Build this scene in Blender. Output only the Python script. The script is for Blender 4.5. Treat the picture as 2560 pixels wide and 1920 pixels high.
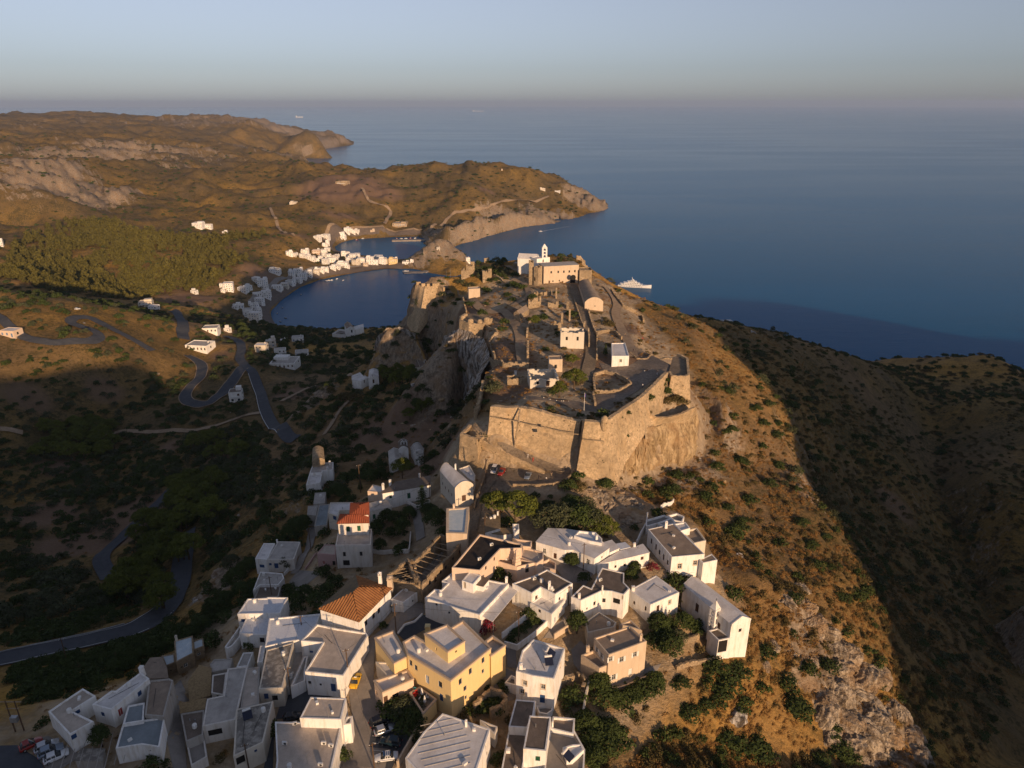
import bpy, bmesh, math, random
import numpy as np
from mathutils import Vector, Matrix
from mathutils.geometry import delaunay_2d_cdt
random.seed(7); RNG = np.random.default_rng(7)
for o in list(bpy.data.objects): bpy.data.objects.remove(o)
SC = bpy.context.scene; COL = SC.collection
# ---------------------------------------------------------------- camera, sky, sun, exposure
CAM_H = 300.0; PITCH = math.radians(21.58); FOC = 1775.0        # focal length in 2560-px units
cd = bpy.data.cameras.new('camera'); cam = bpy.data.objects.new('camera', cd); COL.objects.link(cam)
cam.location = (0, 0, CAM_H); cam.rotation_euler = (math.pi/2 - PITCH, 0, 0)
cd.sensor_fit = 'HORIZONTAL'; cd.sensor_width = 36.0; cd.lens = 36.0*FOC/2560
cd.clip_start = 1.0; cd.clip_end = 200000.0
SC.camera = cam
SUN_AZ = math.radians(28.0); SUN_EL = math.radians(11.3)          # sun stands behind the camera, to its right
TO_SUN = Vector((math.sin(SUN_AZ)*math.cos(SUN_EL), -math.cos(SUN_AZ)*math.cos(SUN_EL), math.sin(SUN_EL)))
wd = bpy.data.worlds.new('World'); SC.world = wd; wd.use_nodes = True
nt = wd.node_tree; nt.nodes.clear()
sky = nt.nodes.new('ShaderNodeTexSky'); sky.sky_type = 'NISHITA'; sky.sun_disc = False
sky.sun_elevation = SUN_EL; sky.sun_rotation = math.pi - SUN_AZ
sky.altitude = 300; sky.air_density = 1.0; sky.dust_density = 0.6; sky.ozone_density = 4.6
bg = nt.nodes.new('ShaderNodeBackground'); bg.inputs['Strength'].default_value = 0.096
wo = nt.nodes.new('ShaderNodeOutputWorld')
hs = nt.nodes.new('ShaderNodeHueSaturation'); hs.inputs['Saturation'].default_value = .45          # white balance of the whole sky
wb = nt.nodes.new('ShaderNodeMix'); wb.data_type = 'RGBA'; wb.blend_type = 'MULTIPLY'; wb.inputs[0].default_value = 1; wb.inputs[7].default_value = (1.06, 1.03, 1.10, 1)
nt.links.new(sky.outputs[0], hs.inputs['Color']); nt.links.new(hs.outputs[0], wb.inputs[6]); nt.links.new(wb.outputs[2], bg.inputs['Color']); nt.links.new(bg.outputs[0], wo.inputs['Surface'])
ld = bpy.data.lights.new('sun', 'SUN'); sun = bpy.data.objects.new('sun', ld); COL.objects.link(sun)
ld.energy = 5.0; ld.angle = math.radians(0.55); ld.color = (1.0, 0.66, 0.385)
sun.rotation_euler = TO_SUN.to_track_quat('Z', 'Y').to_euler(); sun.location = (300, -500, 600)
SC.view_settings.view_transform = 'Standard'; SC.view_settings.look = 'None'
SC.view_settings.exposure = 0.12; SC.view_settings.gamma = 1.0; SC.view_settings.use_curve_mapping = False
SC.cycles.use_denoising = True
SC.cycles.max_bounces = 6; SC.cycles.diffuse_bounces = 3; SC.cycles.glossy_bounces = 2
SC.cycles.transmission_bounces = 2; SC.cycles.volume_bounces = 0; SC.cycles.transparent_max_bounces = 6
# ---------------------------------------------------------------- picture point -> place
CP, SP = math.cos(PITCH), math.sin(PITCH)
TILE = [0.0, 0.0, 1.0]
def tile(x, y, w=640):
    TILE[0], TILE[1], TILE[2] = x, y, 2212.0/w
def S(p):
    return (TILE[0]+p[0]/TILE[2], TILE[1]+p[1]/TILE[2])
def ray(px, py):
    cx = (px-1280)/FOC; cy = (960-py)/FOC
    return Vector((cx, CP+cy*SP, -SP+cy*CP))
def G(px, py, z):                    # the point at height z seen at a place of the photograph
    d = ray(px, py); t = (z-CAM_H)/d.z
    return (d.x*t, d.y*t)
def GT(p, z):
    return G(*S(p), z)
# ---------------------------------------------------------------- object helpers
def link(o, parent=None):
    COL.objects.link(o)
    if parent is not None: o.parent = parent
    return o
def tag(o, label=None, cat=None, group=None, kind=None):
    if label: o['label'] = label
    if cat: o['category'] = cat
    if group: o['group'] = group
    if kind: o['kind'] = kind
    return o
def empty(name, loc=(0, 0, 0), rz=0.0):
    o = bpy.data.objects.new(name, None); o.location = loc; o.rotation_euler = (0, 0, rz)
    o.empty_display_size = 0.5
    return link(o)
class MB:                            # collects faces for one mesh
    def __init__(s): s.v = []; s.f = []; s.m = []
    def face(s, pts, m=0):
        i = len(s.v); s.v += [tuple(p) for p in pts]; s.f.append(tuple(range(i, i+len(pts)))); s.m.append(m)
    def box(s, c, d, rz=0.0, m=0):   # centre, full size
        ca, sa = math.cos(rz), math.sin(rz); i = len(s.v)
        for z in (-.5, .5):
            for x, y in ((-.5, -.5), (.5, -.5), (.5, .5), (-.5, .5)):
                X, Y = x*d[0], y*d[1]
                s.v.append((c[0]+X*ca-Y*sa, c[1]+X*sa+Y*ca, c[2]+z*d[2]))
        for f in ((3, 2, 1, 0), (4, 5, 6, 7), (0, 1, 5, 4), (1, 2, 6, 5), (2, 3, 7, 6), (3, 0, 4, 7)):
            s.f.append(tuple(i+k for k in f)); s.m.append(m)
    def hexa(s, b, t, m=0):          # bottom quad, top quad (counter-clockwise from above)
        i = len(s.v); s.v += [tuple(p) for p in b]+[tuple(p) for p in t]
        for f in ((3, 2, 1, 0), (4, 5, 6, 7), (0, 1, 5, 4), (1, 2, 6, 5), (2, 3, 7, 6), (3, 0, 4, 7)):
            s.f.append(tuple(i+k for k in f)); s.m.append(m)
    def prism(s, poly, z0, z1, m=0, top=True, bottom=False):
        n = len(poly); i = len(s.v)
        s.v += [(p[0], p[1], z0) for p in poly]+[(p[0], p[1], z1) for p in poly]
        for k in range(n):
            j = (k+1) % n; s.f.append((i+k, i+j, i+n+j, i+n+k)); s.m.append(m)
        if top: s.f.append(tuple(i+n+k for k in range(n))); s.m.append(m)
        if bottom: s.f.append(tuple(i+n-1-k for k in range(n))); s.m.append(m)
    def tube(s, a, b, r0, r1, n=6, m=0, cap=True):
        a, b = Vector(a), Vector(b); d = (b-a).normalized()
        u = d.orthogonal().normalized(); w = d.cross(u); i = len(s.v)
        for p, r in ((a, r0), (b, r1)):
            for k in range(n):
                t = 2*math.pi*k/n; s.v.append(tuple(p+u*(math.cos(t)*r)+w*(math.sin(t)*r)))
        for k in range(n):
            j = (k+1) % n; s.f.append((i+k, i+j, i+n+j, i+n+k)); s.m.append(m)
        if cap: s.f.append(tuple(i+n+k for k in range(n))); s.m.append(m)
    def lathe(s, prof, c=(0, 0, 0), n=10, m=0):
        i = len(s.v)
        for r, z in prof:
            for k in range(n):
                t = 2*math.pi*k/n; s.v.append((c[0]+r*math.cos(t), c[1]+r*math.sin(t), c[2]+z))
        for q in range(len(prof)-1):
            for k in range(n):
                j = (k+1) % n; s.f.append((i+q*n+k, i+q*n+j, i+(q+1)*n+j, i+(q+1)*n+k)); s.m.append(m)
        q = len(prof)-1; s.f.append(tuple(i+q*n+k for k in range(n))); s.m.append(m)
    def mesh(s, name, mats, smooth=False):
        me = bpy.data.meshes.new(name); me.from_pydata(s.v, [], s.f)
        for mt in (mats if isinstance(mats, (list, tuple)) else [mats]): me.materials.append(mt)
        if any(s.m): me.polygons.foreach_set('material_index', s.m)
        if smooth: me.polygons.foreach_set('use_smooth', [True]*len(s.f))
        me.update(); return me
    def build(s, name, mats, parent=None, smooth=False, loc=None):
        o = bpy.data.objects.new(name, s.mesh(name, mats, smooth))
        if loc is not None: o.location = loc
        return link(o, parent)
def inst(name, me, loc, rz=0.0, sc=(1, 1, 1), parent=None):
    o = bpy.data.objects.new(name, me); o.location = loc; o.rotation_euler = (0, 0, rz); o.scale = sc
    return link(o, parent)
def copy_tree(o, parent=None):
    c = o.copy(); COL.objects.link(c); c.parent = parent
    for ch in list(o.children): copy_tree(ch, c)
    return c
# ---------------------------------------------------------------- numpy value noise
def _h(ix, iy, seed):
    n = (ix.astype(np.int64)*374761393+iy.astype(np.int64)*668265263+seed*1442695041) & 0x7fffffff
    n = ((n ^ (n >> 13))*1274126177) & 0x7fffffff
    return ((n ^ (n >> 16)) & 0xffff)/65535.0
def vnoise(x, y, seed=0):
    x = np.asarray(x, float); y = np.asarray(y, float)
    xi = np.floor(x); yi = np.floor(y); fx = x-xi; fy = y-yi
    fx = fx*fx*(3-2*fx); fy = fy*fy*(3-2*fy)
    a = _h(xi, yi, seed); b = _h(xi+1, yi, seed); c = _h(xi, yi+1, seed); d = _h(xi+1, yi+1, seed)
    return (a*(1-fx)+b*fx)*(1-fy)+(c*(1-fx)+d*fx)*fy
def fbm(x, y, oct=4, seed=0, ridged=False):
    t = 0.0; a = 1.0; n = 0.0
    for k in range(oct):
        v = vnoise(x*2**k+17.3*k, y*2**k-9.1*k, seed+k)*2-1
        if ridged: v = 1-2*np.abs(v)
        t = t+a*v; n += a; a *= 0.5
    return t/n
# ---------------------------------------------------------------- materials
class N:
    def __init__(s, name):
        s.mat = bpy.data.materials.new(name); s.mat.use_nodes = True; s.t = s.mat.node_tree; s.t.nodes.clear()
        s.out = s.t.nodes.new('ShaderNodeOutputMaterial'); s.b = s.t.nodes.new('ShaderNodeBsdfPrincipled')
        s.t.links.new(s.b.outputs[0], s.out.inputs['Surface']); s.geo = s.t.nodes.new('ShaderNodeNewGeometry')
        s.pos = s.geo.outputs['Position']
    def n(s, typ, **k):
        x = s.t.nodes.new(typ)
        for a, v in k.items(): setattr(x, a, v)
        return x
    def set(s, sock, v):
        if hasattr(v, 'is_linked') or isinstance(v, bpy.types.NodeSocket): s.t.links.new(v, sock)
        else: sock.default_value = v
    def scaled(s, sc, vec=None):
        m = s.n('ShaderNodeMapping'); m.inputs['Scale'].default_value = sc
        s.t.links.new(vec or s.pos, m.inputs['Vector']); return m.outputs[0]
    def noise(s, scale, detail=4, rough=.55, vec=None, sc=None):
        x = s.n('ShaderNodeTexNoise'); x.inputs['Scale'].default_value = scale
        x.inputs['Detail'].default_value = detail; x.inputs['Roughness'].default_value = rough
        s.t.links.new(s.scaled(sc, vec) if sc else (vec or s.pos), x.inputs['Vector']); return x.outputs['Fac']
    def voro(s, scale, feature='F1', out='Distance', vec=None, sc=None, rnd=1.0):
        x = s.n('ShaderNodeTexVoronoi', feature=feature); x.inputs['Scale'].default_value = scale
        x.inputs['Randomness'].default_value = rnd
        s.t.links.new(s.scaled(sc, vec) if sc else (vec or s.pos), x.inputs['Vector']); return x.outputs[out]
    def ramp(s, fac, a, b, va=0.0, vb=1.0):
        x = s.n('ShaderNodeMapRange'); x.inputs[1].default_value = a; x.inputs[2].default_value = b
        x.inputs[3].default_value = va; x.inputs[4].default_value = vb; x.clamp = True
        s.t.links.new(fac, x.inputs[0]); return x.outputs[0]
    def mix(s, fac, a, b, mode='MIX'):
        x = s.n('ShaderNodeMix', data_type='RGBA', blend_type=mode)
        s.set(x.inputs[0], fac)
        for sock, v in ((x.inputs[6], a), (x.inputs[7], b)):
            if isinstance(v, (tuple, list)): sock.default_value = (v[0], v[1], v[2], 1)
            else: s.t.links.new(v, sock)
        return x.outputs[2]
    def math(s, op, a, b=0.0):
        x = s.n('ShaderNodeMath', operation=op); s.set(x.inputs[0], a); s.set(x.inputs[1], b); return x.outputs[0]
    def bump(s, h, strength=.4, dist=.1):
        x = s.n('ShaderNodeBump'); x.inputs['Strength'].default_value = strength; x.inputs['Distance'].default_value = dist
        s.t.links.new(h, x.inputs['Height']); s.t.links.new(x.outputs[0], s.b.inputs['Normal'])
    def done(s, col=None, rough=.9, spec=.25):
        if col is not None:
            if isinstance(col, (tuple, list)): s.b.inputs['Base Color'].default_value = (col[0], col[1], col[2], 1)
            else: s.t.links.new(col, s.b.inputs['Base Color'])
        s.set(s.b.inputs['Roughness'], rough); s.b.inputs['Specular IOR Level'].default_value = spec
        return s.mat
def sc3(c, k): return (c[0]*k, c[1]*k, c[2]*k)
def m_plaster(name, c, stain=.35, dark=.62, tint=(.55, .48, .40)):
    m = N(name)
    st = m.noise(1.0, 5, .62, sc=(1.3, 1.3, .22)); big = m.noise(.35, 3)
    f = m.math('MULTIPLY', m.ramp(st, .47, .68), stain)
    col = m.mix(f, c, (c[0]*tint[0]*1.25, c[1]*tint[1]*1.3, c[2]*tint[2]*1.3))
    col = m.mix(m.ramp(big, .35, .7, 0, .22), col, sc3(c, dark+.1))
    m.bump(m.noise(3.5, 5), .25, .05)
    return m.done(col, .92, .2)
def m_roof(name, a, b, scale=.55, bumpy=.3, thr=(.4, .65)):
    m = N(name)
    n1 = m.noise(scale, 6, .62); n2 = m.noise(scale*7, 4)
    col = m.mix(m.ramp(n1, *thr), a, b); n3 = m.noise(scale*.3, 5, .65, sc=(1.6, .7, 1))
    col = m.mix(m.ramp(n3, .5, .68, 0, .45), col, sc3(b, .62)); col = m.mix(m.ramp(n2, .45, .75, 0, .4), col, sc3(a, .6))
    m.bump(n2, bumpy, .05)
    return m.done(col, .95, .15)
def m_stone(name, a, b, mort, scale=1.6, bumps=.7, stain=None):
    m = N(name)
    vs = (1, 1, 1.35)
    d = m.voro(scale, 'DISTANCE_TO_EDGE', 'Distance', sc=vs); cc = m.voro(scale, 'F1', 'Color', sc=vs)
    sep = m.n('ShaderNodeSeparateColor'); m.t.links.new(cc, sep.inputs[0])
    col = m.mix(sep.outputs[0], a, b)
    big = m.noise(.12, 5, .6); mid = m.noise(.9, 5, .6)
    col = m.mix(m.ramp(d, 0, .07, .55, 0), col, mort)
    col = m.mix(m.ramp(big, .42, .6, 0, .62), col, stain or sc3(a, .5))
    col = m.mix(m.ramp(mid, .46, .64, 0, .62), col, sc3(b, .5))
    col = m.mix(m.ramp(m.noise(.45, 4, .6, sc=(1, 1, .3)), .52, .7, 0, .5), col, (a[0]*.8, a[1]*.72, a[2]*.6))
    col = m.mix(m.ramp(m.voro(.5, 'F1', 'Distance'), .10, .16, .75, 0), col, (.07, .06, .035))
    h = m.math('ADD', m.ramp(d, 0, .1), m.math('MULTIPLY', mid, .8)); m.bump(h, bumps, .14)
    return m.done(col, .95, .12)
def m_plain(name, c, rough=.6, spec=.3, metal=0.0, var=.12):
    m = N(name)
    col = m.mix(m.ramp(m.noise(1.7, 4), .35, .7), c, sc3(c, 1-var*2)) if var else c
    m.b.inputs['Metallic'].default_value = metal
    return m.done(col, rough, spec)
def m_foliage(name, a, b, c):
    m = N(name)
    info = m.n('ShaderNodeObjectInfo'); rnd = info.outputs['Random']
    n1 = m.noise(.33, 3); n2 = m.noise(2.2, 2)
    col = m.mix(m.ramp(n2, .3, .7), a, b); col = m.mix(m.ramp(n1, .4, .7, 0, .55), col, c)
    col = m.mix(m.math('MULTIPLY', rnd, .45), col, sc3(c, .8))
    m.b.inputs['Subsurface Weight'].default_value = 0.0
    tr = m.n('ShaderNodeBsdfTranslucent'); m.t.links.new(col, tr.inputs['Color'])
    ms = m.n('ShaderNodeMixShader'); ms.inputs[0].default_value = .12
    m.t.links.new(m.b.outputs[0], ms.inputs[1]); m.t.links.new(tr.outputs[0], ms.inputs[2])
    m.t.links.new(ms.outputs[0], m.out.inputs['Surface'])
    return m.done(col, .85, .12)
def m_glass(name):
    m = N(name); return m.done(m.mix(m.ramp(m.noise(.9, 2), .3, .7), (.012, .015, .02), (.05, .055, .06)), .12, .5)
def m_terrain():
    m = N('ground_soil')
    at = m.n('ShaderNodeAttribute', attribute_name='zone'); sep = m.n('ShaderNodeSeparateColor')
    m.t.links.new(at.outputs['Color'], sep.inputs[0]); zr, zg, zb = sep.outputs[0], sep.outputs[1], sep.outputs[2]
    nz = m.n('ShaderNodeSeparateXYZ'); m.t.links.new(m.geo.outputs['True Normal'], nz.inputs[0])
    fine = m.noise(1.1, 6, .66); mid = m.noise(.22, 6, .62); big = m.noise(.03, 6, .6); huge = m.noise(.006, 6, .6)
    grass = m.mix(m.ramp(mid, .35, .68), (.50, .275, .055), (.33, .185, .042))
    grass = m.mix(m.ramp(fine, .42, .7, 0, .55), grass, (.54, .35, .11))
    soil = m.mix(m.ramp(mid, .35, .65), (.22, .155, .10), (.15, .105, .07))
    col = m.mix(m.ramp(huge, .38, .62, 0, .8), grass, soil)
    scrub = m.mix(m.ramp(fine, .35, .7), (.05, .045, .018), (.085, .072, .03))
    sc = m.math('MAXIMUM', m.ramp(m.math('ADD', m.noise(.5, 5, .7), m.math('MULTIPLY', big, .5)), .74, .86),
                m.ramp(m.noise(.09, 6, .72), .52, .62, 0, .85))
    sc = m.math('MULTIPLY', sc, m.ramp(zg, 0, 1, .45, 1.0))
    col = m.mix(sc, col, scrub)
    col = m.mix(m.ramp(zg, .2, 1, 0, .8), col, scrub)  # scrub tone; on the right-hand slope it also paints in deeper shade
    # rock
    cr = m.noise(.7, 8, .72, sc=(1, 1, .45)); cell = m.voro(.35, 'DISTANCE_TO_EDGE', 'Distance', sc=(1, 1, .6))
    rock = m.mix(m.ramp(cr, .36, .66), (.12, .095, .07), (.45, .36, .26))
    rock = m.mix(m.ramp(m.noise(.16, 5, .6), .45, .7, 0, .7), rock, (.29, .18, .095))
    rock = m.mix(m.ramp(m.noise(1.6, 5, .7), .55, .72, 0, .75), rock, (.10, .085, .06))
    rf = m.math('ADD', zr, m.math('MULTIPLY', m.math('SUBTRACT', mid, .5), 1.1))
    rf = m.math('ADD', rf, m.ramp(nz.outputs[2], .9, .45, 0, .75))
    rf = m.ramp(rf, .5, .72)
    col = m.mix(rf, col, rock)
    # scattered pale stones on far hills
    pst = m.ramp(m.noise(.045, 8, .75), .56, .66, 0, .55)
    col = m.mix(m.math('MULTIPLY', pst, m.ramp(zr, .15, .5)), col, (.38, .32, .25))
    pale = m.mix(m.ramp(fine, .35, .68), (.54, .43, .30), (.36, .28, .19)); pale = m.mix(m.ramp(m.noise(.13, 5, .65), .46, .62, 0, .7), pale, (.22, .155, .085))
    col = m.mix(m.math('MULTIPLY', at.outputs['Alpha'], m.ramp(mid, .3, .55, .55, 1.0)), col, pale)
    bare = m.mix(m.ramp(fine, .35, .7), (.24, .155, .10), (.17, .11, .075))
    col = m.mix(m.ramp(zb, .3, .7, 0, .92), col, bare)
    h = m.math('ADD', m.math('MULTIPLY', fine, .5), m.math('MULTIPLY', m.math('ADD', cr, mid), 1.2))
    m.bump(h, .85, .9)
    return m.done(col, .97, .1)
def m_cliff(name, a, b):
    m = N(name); s1 = m.noise(.55, 8, .72, sc=(1, 1, .22)); s2 = m.noise(1.5, 6, .7, sc=(1, 1, .5)); o = m.noise(.11, 5, .6)
    col = m.mix(m.ramp(s1, .42, .58), b, a); col = m.mix(m.ramp(s2, .5, .66, 0, .8), col, sc3(b, .7)); col = m.mix(m.ramp(o, .48, .64, 0, .6), col, (.36, .23, .12))
    m.bump(m.math('ADD', s1, s2), 1.0, .8); return m.done(col, .96, .1)
def m_water():
    m = N('sea_water')
    w1 = m.noise(.07, 5, .62, sc=(.55, 1.6, 1)); w2 = m.noise(.9, 3, .6, sc=(.6, 1.5, 1)); big = m.noise(.0011, 4, .5, sc=(.5, 2.2, 1))
    h = m.math('ADD', w1, m.math('MULTIPLY', w2, .22)); m.bump(h, .30, 1.6)
    col = m.mix(m.ramp(big, .4, .62), (.001, .085, .20), (.002, .10, .235))
    m.b.inputs['IOR'].default_value = 1.09
    return m.done(col, m.ramp(big, .42, .58, .15, .19), .5)
M = {}
def build_mats():
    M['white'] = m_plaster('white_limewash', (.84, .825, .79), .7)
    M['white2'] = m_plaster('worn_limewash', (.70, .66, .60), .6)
    M['cream'] = m_plaster('cream_plaster', (.66, .60, .50), .4)
    M['yellow'] = m_plaster('yellow_plaster', (.74, .56, .28), .18, .8)
    M['peach'] = m_plaster('peach_plaster', (.70, .55, .42), .3, .75)
    M['pink'] = m_plaster('pink_plaster', (.50, .33, .30), .35)
    M['beige'] = m_plaster('beige_plaster', (.60, .485, .36), .45)
    M['greyp'] = m_plaster('grey_cement_plaster', (.42, .39, .35), .6)
    M['trim'] = m_plaster('grey_beige_trim', (.50, .40, .30), .3)
    M['stone'] = m_stone('rubble_stone', (.50, .385, .25), (.37, .28, .18), (.27, .205, .135), 2.2)
    M['fort'] = m_stone('fortress_stone', (.74, .56, .35), (.56, .42, .26), (.42, .315, .2), 2.1, .9)
    M['ruin'] = m_stone('ruin_stone', (.60, .47, .31), (.42, .32, .21), (.27, .205, .14), 2.2, .9)
    M['r_white'] = m_roof('white_roof_paint', (.76, .73, .70), (.62, .58, .54), .35)
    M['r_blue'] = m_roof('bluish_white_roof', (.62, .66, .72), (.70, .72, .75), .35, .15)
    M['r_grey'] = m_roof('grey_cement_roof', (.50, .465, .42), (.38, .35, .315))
    M['r_dark'] = m_roof('dark_tar_roof', (.155, .125, .10), (.22, .175, .14))
    M['r_black'] = m_roof('black_felt_roof', (.035, .03, .028), (.06, .05, .042))
    M['r_brown'] = m_roof('brown_clay_roof', (.27, .21, .16), (.36, .285, .215))
    M['r_beige'] = m_roof('sand_roof', (.56, .48, .40), (.45, .385, .32))
    M['r_old'] = m_roof('weathered_roof', (.20, .18, .155), (.40, .37, .32), .9, .4, (.45, .6))
    M['r_glass'] = m_roof('pale_blue_sheet', (.46, .55, .60), (.60, .65, .66), .5, .1)
    M['sheet'] = m_roof('grey_sheet_roof', (.27, .31, .33), (.22, .25, .265), .3, .1)
    M['tile'] = m_roof('terracotta_tiles', (.36, .165, .065), (.25, .11, .045), .9, .4)
    M['tile2'] = m_roof('red_tiles', (.36, .10, .05), (.28, .08, .04), .6, .3)
    M['tileg'] = m_roof('lichen_tiles', (.27, .20, .12), (.19, .15, .10), .8, .4)
    M['reed'] = m_roof('dry_reed', (.38, .27, .14), (.24, .17, .09), 2.5, .6)
    M['wood'] = m_plain('weathered_wood', (.12, .075, .045), .85, .2)
    M['beam'] = m_plain('pale_beam', (.34, .26, .17), .85, .2)
    M['dark'] = m_plain('dark_opening', (.02, .018, .017), .7, .2)
    M['glass'] = m_glass('window_glass')
    M['blue'] = m_plain('blue_paint', (.025, .075, .20), .55, .35)
    M['lblue'] = m_plain('pale_blue_paint', (.17, .26, .42), .55, .35)
    M['green'] = m_plain('green_paint', (.02, .10, .05), .55, .35)
    M['brown'] = m_plain('brown_paint', (.10, .05, .03), .55, .35)
    M['redp'] = m_plain('red_paint', (.35, .03, .02), .5, .35)
    M['frame'] = m_plain('white_paint', (.75, .74, .70), .55, .3, 0, .06)
    M['metal'] = m_plain('galvanised_metal', (.42, .43, .44), .4, .4, .6)
    M['panel'] = m_plain('solar_panel', (.02, .025, .05), .15, .5)
    M['iron'] = m_plain('dark_iron', (.04, .04, .04), .5, .4)
    M['tyre'] = m_plain('rubber', (.02, .02, .02), .8, .2)
    M['cwhite'] = m_plain('white_car_paint', (.72, .73, .74), .25, .5, 0, 0)
    M['csilver'] = m_plain('silver_car_paint', (.45, .47, .50), .25, .5, .5, 0)
    M['cblack'] = m_plain('black_car_paint', (.012, .012, .016), .2, .5, 0, 0)
    M['cblue'] = m_plain('blue_grey_car_paint', (.22, .27, .34), .25, .5, .4, 0)
    M['cteal'] = m_plain('dark_teal_car_paint', (.01, .025, .035), .2, .5, 0, 0)
    M['cred'] = m_plain('red_car_paint', (.25, .02, .015), .25, .5, 0, 0)
    M['cyellow'] = m_plain('yellow_car_paint', (.75, .45, .03), .25, .5, 0, 0)
    M['asphalt'] = m_roof('asphalt', (.066, .072, .084), (.085, .09, .10), .4, .3)
    M['paving'] = m_stone('flagstone_paving', (.30, .25, .20), (.24, .20, .165), (.17, .14, .12), 1.1, .3)
    M['cobble'] = m_stone('cobble_paving', (.31, .25, .18), (.24, .195, .145), (.16, .13, .10), 2.3, .6)
    M['dirt'] = m_roof('dirt_track', (.36, .27, .18), (.28, .20, .13), .4, .4)
    M['conc'] = m_roof('concrete_paving', (.30, .27, .24), (.24, .215, .19), .3, .3)
    M['line'] = m_plain('road_paint', (.6, .6, .58), .7, .2)
    M['beach'] = m_roof('shingle_beach', (.17, .135, .11), (.12, .10, .085), .3, .5)
    M['pine'] = m_foliage('pine_needles', (.10, .125, .022), (.165, .175, .03), (.065, .085, .02))
    M['wood'+'land'] = m_foliage('woodland', (.12, .11, .026), (.16, .14, .032), (.075, .07, .02))
    M['leaf'] = m_foliage('dark_leaves', (.05, .075, .022), (.085, .11, .03), (.035, .052, .018))
    M['olive'] = m_foliage('olive_leaves', (.075, .085, .045), (.11, .12, .06), (.055, .066, .033))
    M['scrub'] = m_foliage('scrub_leaves', (.11, .085, .034), (.16, .12, .048), (.075, .068, .025))
    M['dry'] = m_foliage('dry_grass', (.40, .235, .08), (.30, .17, .06), (.24, .135, .05))
    M['flower'] = m_foliage('pink_blossom', (.30, .02, .06), (.22, .015, .05), (.04, .06, .02))
    M['bark'] = m_roof('bark', (.13, .09, .06), (.08, .055, .04), 1.5, .6)
    M['rock'] = m_roof('limestone', (.40, .35, .29), (.22, .19, .16), .5, .9)
    M['crag'] = m_cliff('crag_limestone', (.52, .44, .34), (.17, .13, .09)); M['cliff'] = m_cliff('cliff_limestone', (.66, .62, .57), (.11, .09, .07)); M['cliffw'] = m_cliff('sandy_cliff', (.56, .42, .25), (.28, .20, .11))
    M['ter'] = m_terrain(); M['sea'] = m_water()
    M['sail'] = m_plain('white_hull', (.74, .74, .73), .35, .45, 0, 0)
    M['foam'] = m_plain('wake_foam', (.55, .6, .65), .8, .2, 0, .1)
    M['bskin'] = m_plain('skin', (.45, .27, .18), .6, .3, 0, 0)
    M['c_red'] = m_plain('red_cloth', (.55, .04, .03), .9, .1); M['c_white'] = m_plain('white_cloth', (.7, .68, .65), .9, .1)
    M['c_dark'] = m_plain('dark_cloth', (.03, .035, .05), .9, .1); M['c_pink'] = m_plain('pink_cloth', (.6, .25, .25), .9, .1)
    M['c_teal'] = m_plain('teal_cushion', (.05, .30, .32), .9, .1); M['c_flag'] = m_plain('blue_purple_cloth', (.12, .08, .35), .9, .1)
    M['hair'] = m_plain('dark_hair', (.02, .014, .01), .8, .2)
    M['t_red'] = m_plain('red_lamp_lens', (.45, .02, .015), .3, .5); M['t_lamp'] = m_plain('clear_lamp_lens', (.6, .6, .58), .15, .5)
build_mats()
# ---------------------------------------------------------------- the lie of the land
CTRL = []; LINES = []
def cp(*pts):
    for p in pts: CTRL.append((*GT(p[:2], p[2]), p[2]))
def cl(*pts):
    i = len(CTRL); cp(*pts); LINES.append((i, len(pts)))
def cw(*pts): CTRL.extend(pts)
U = Vector((-math.sin(SUN_AZ), math.cos(SUN_AZ))); V = Vector((math.cos(SUN_AZ), math.sin(SUN_AZ)))
def UV(u, v, z): p = U*u+V*v; return (p.x, p.y, z)
tile(0, 0, 2560)       # positions read on the whole picture (2212 px wide)
# village street and square, crest of the ridge
cp((835, 1640, 181), (770, 1480, 183), (800, 1400, 184), (865, 1330, 185), (1000, 1180, 187), (1050, 1110, 188.5),
   (1060, 1040, 190), (1200, 1050, 190), (1140, 1015, 190), (900, 1490, 182), (960, 1560, 181.5), (1100, 1480, 181), (1150, 1330, 184),
   (1250, 1350, 182), (1260, 1230, 185), (1120, 1230, 187), (1340, 1270, 182.5), (1180, 1650, 178.5), (1240, 1500, 178.5))
# garden and trees under the castle
cp((1150, 1120, 187.5), (1240, 1130, 187), (1300, 1110, 185), (1340, 1180, 182))
# right-hand slope, from the wall foot and houses down to the ravine
cl((1340, 1060, 182), (1400, 1045, 176.5), (1530, 1010, 172), (1535, 900, 177))
cp((1420, 1180, 182), (1510, 1130, 173), (1600, 1050, 167), (1560, 980, 171), (1600, 900, 174), (1640, 1000, 163))
cp((1500, 1240, 178), (1560, 1240, 172), (1640, 1320, 168), (1610, 1410, 171), (1540, 1430, 173), (1480, 1430, 176), (1400, 1500, 176))
cl((1560, 860, 186), (1500, 720, 190), (1440, 660, 191))
cp((1600, 800, 178), (1660, 880, 168), (1700, 980, 158), (1740, 1060, 150))
cl((1470, 680, 173), (1560, 690, 162), (1660, 715, 146), (1760, 745, 126), (1860, 777, 100), (1920, 799, 62), (1955, 814, 48))
cp((1560, 694, 120), (1600, 700, 88), (1750, 760, 84))
cl((1730, 1050, 155), (1800, 1150, 152), (1850, 1230, 150), (1900, 1330, 146), (1990, 1480, 139), (2120, 1659, 128))
cl((1765, 1045, 136), (1850, 1150, 118), (1930, 1250, 112), (1990, 1350, 106), (2070, 1480, 102), (2212, 1640, 98))
cp((1640, 1240, 174), (1720, 1300, 166), (1750, 1400, 161), (1720, 1500, 158), (1820, 1550, 150), (1900, 1640, 143), (1600, 1530, 166), (1450, 1600, 171), (1650, 1640, 158))
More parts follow.
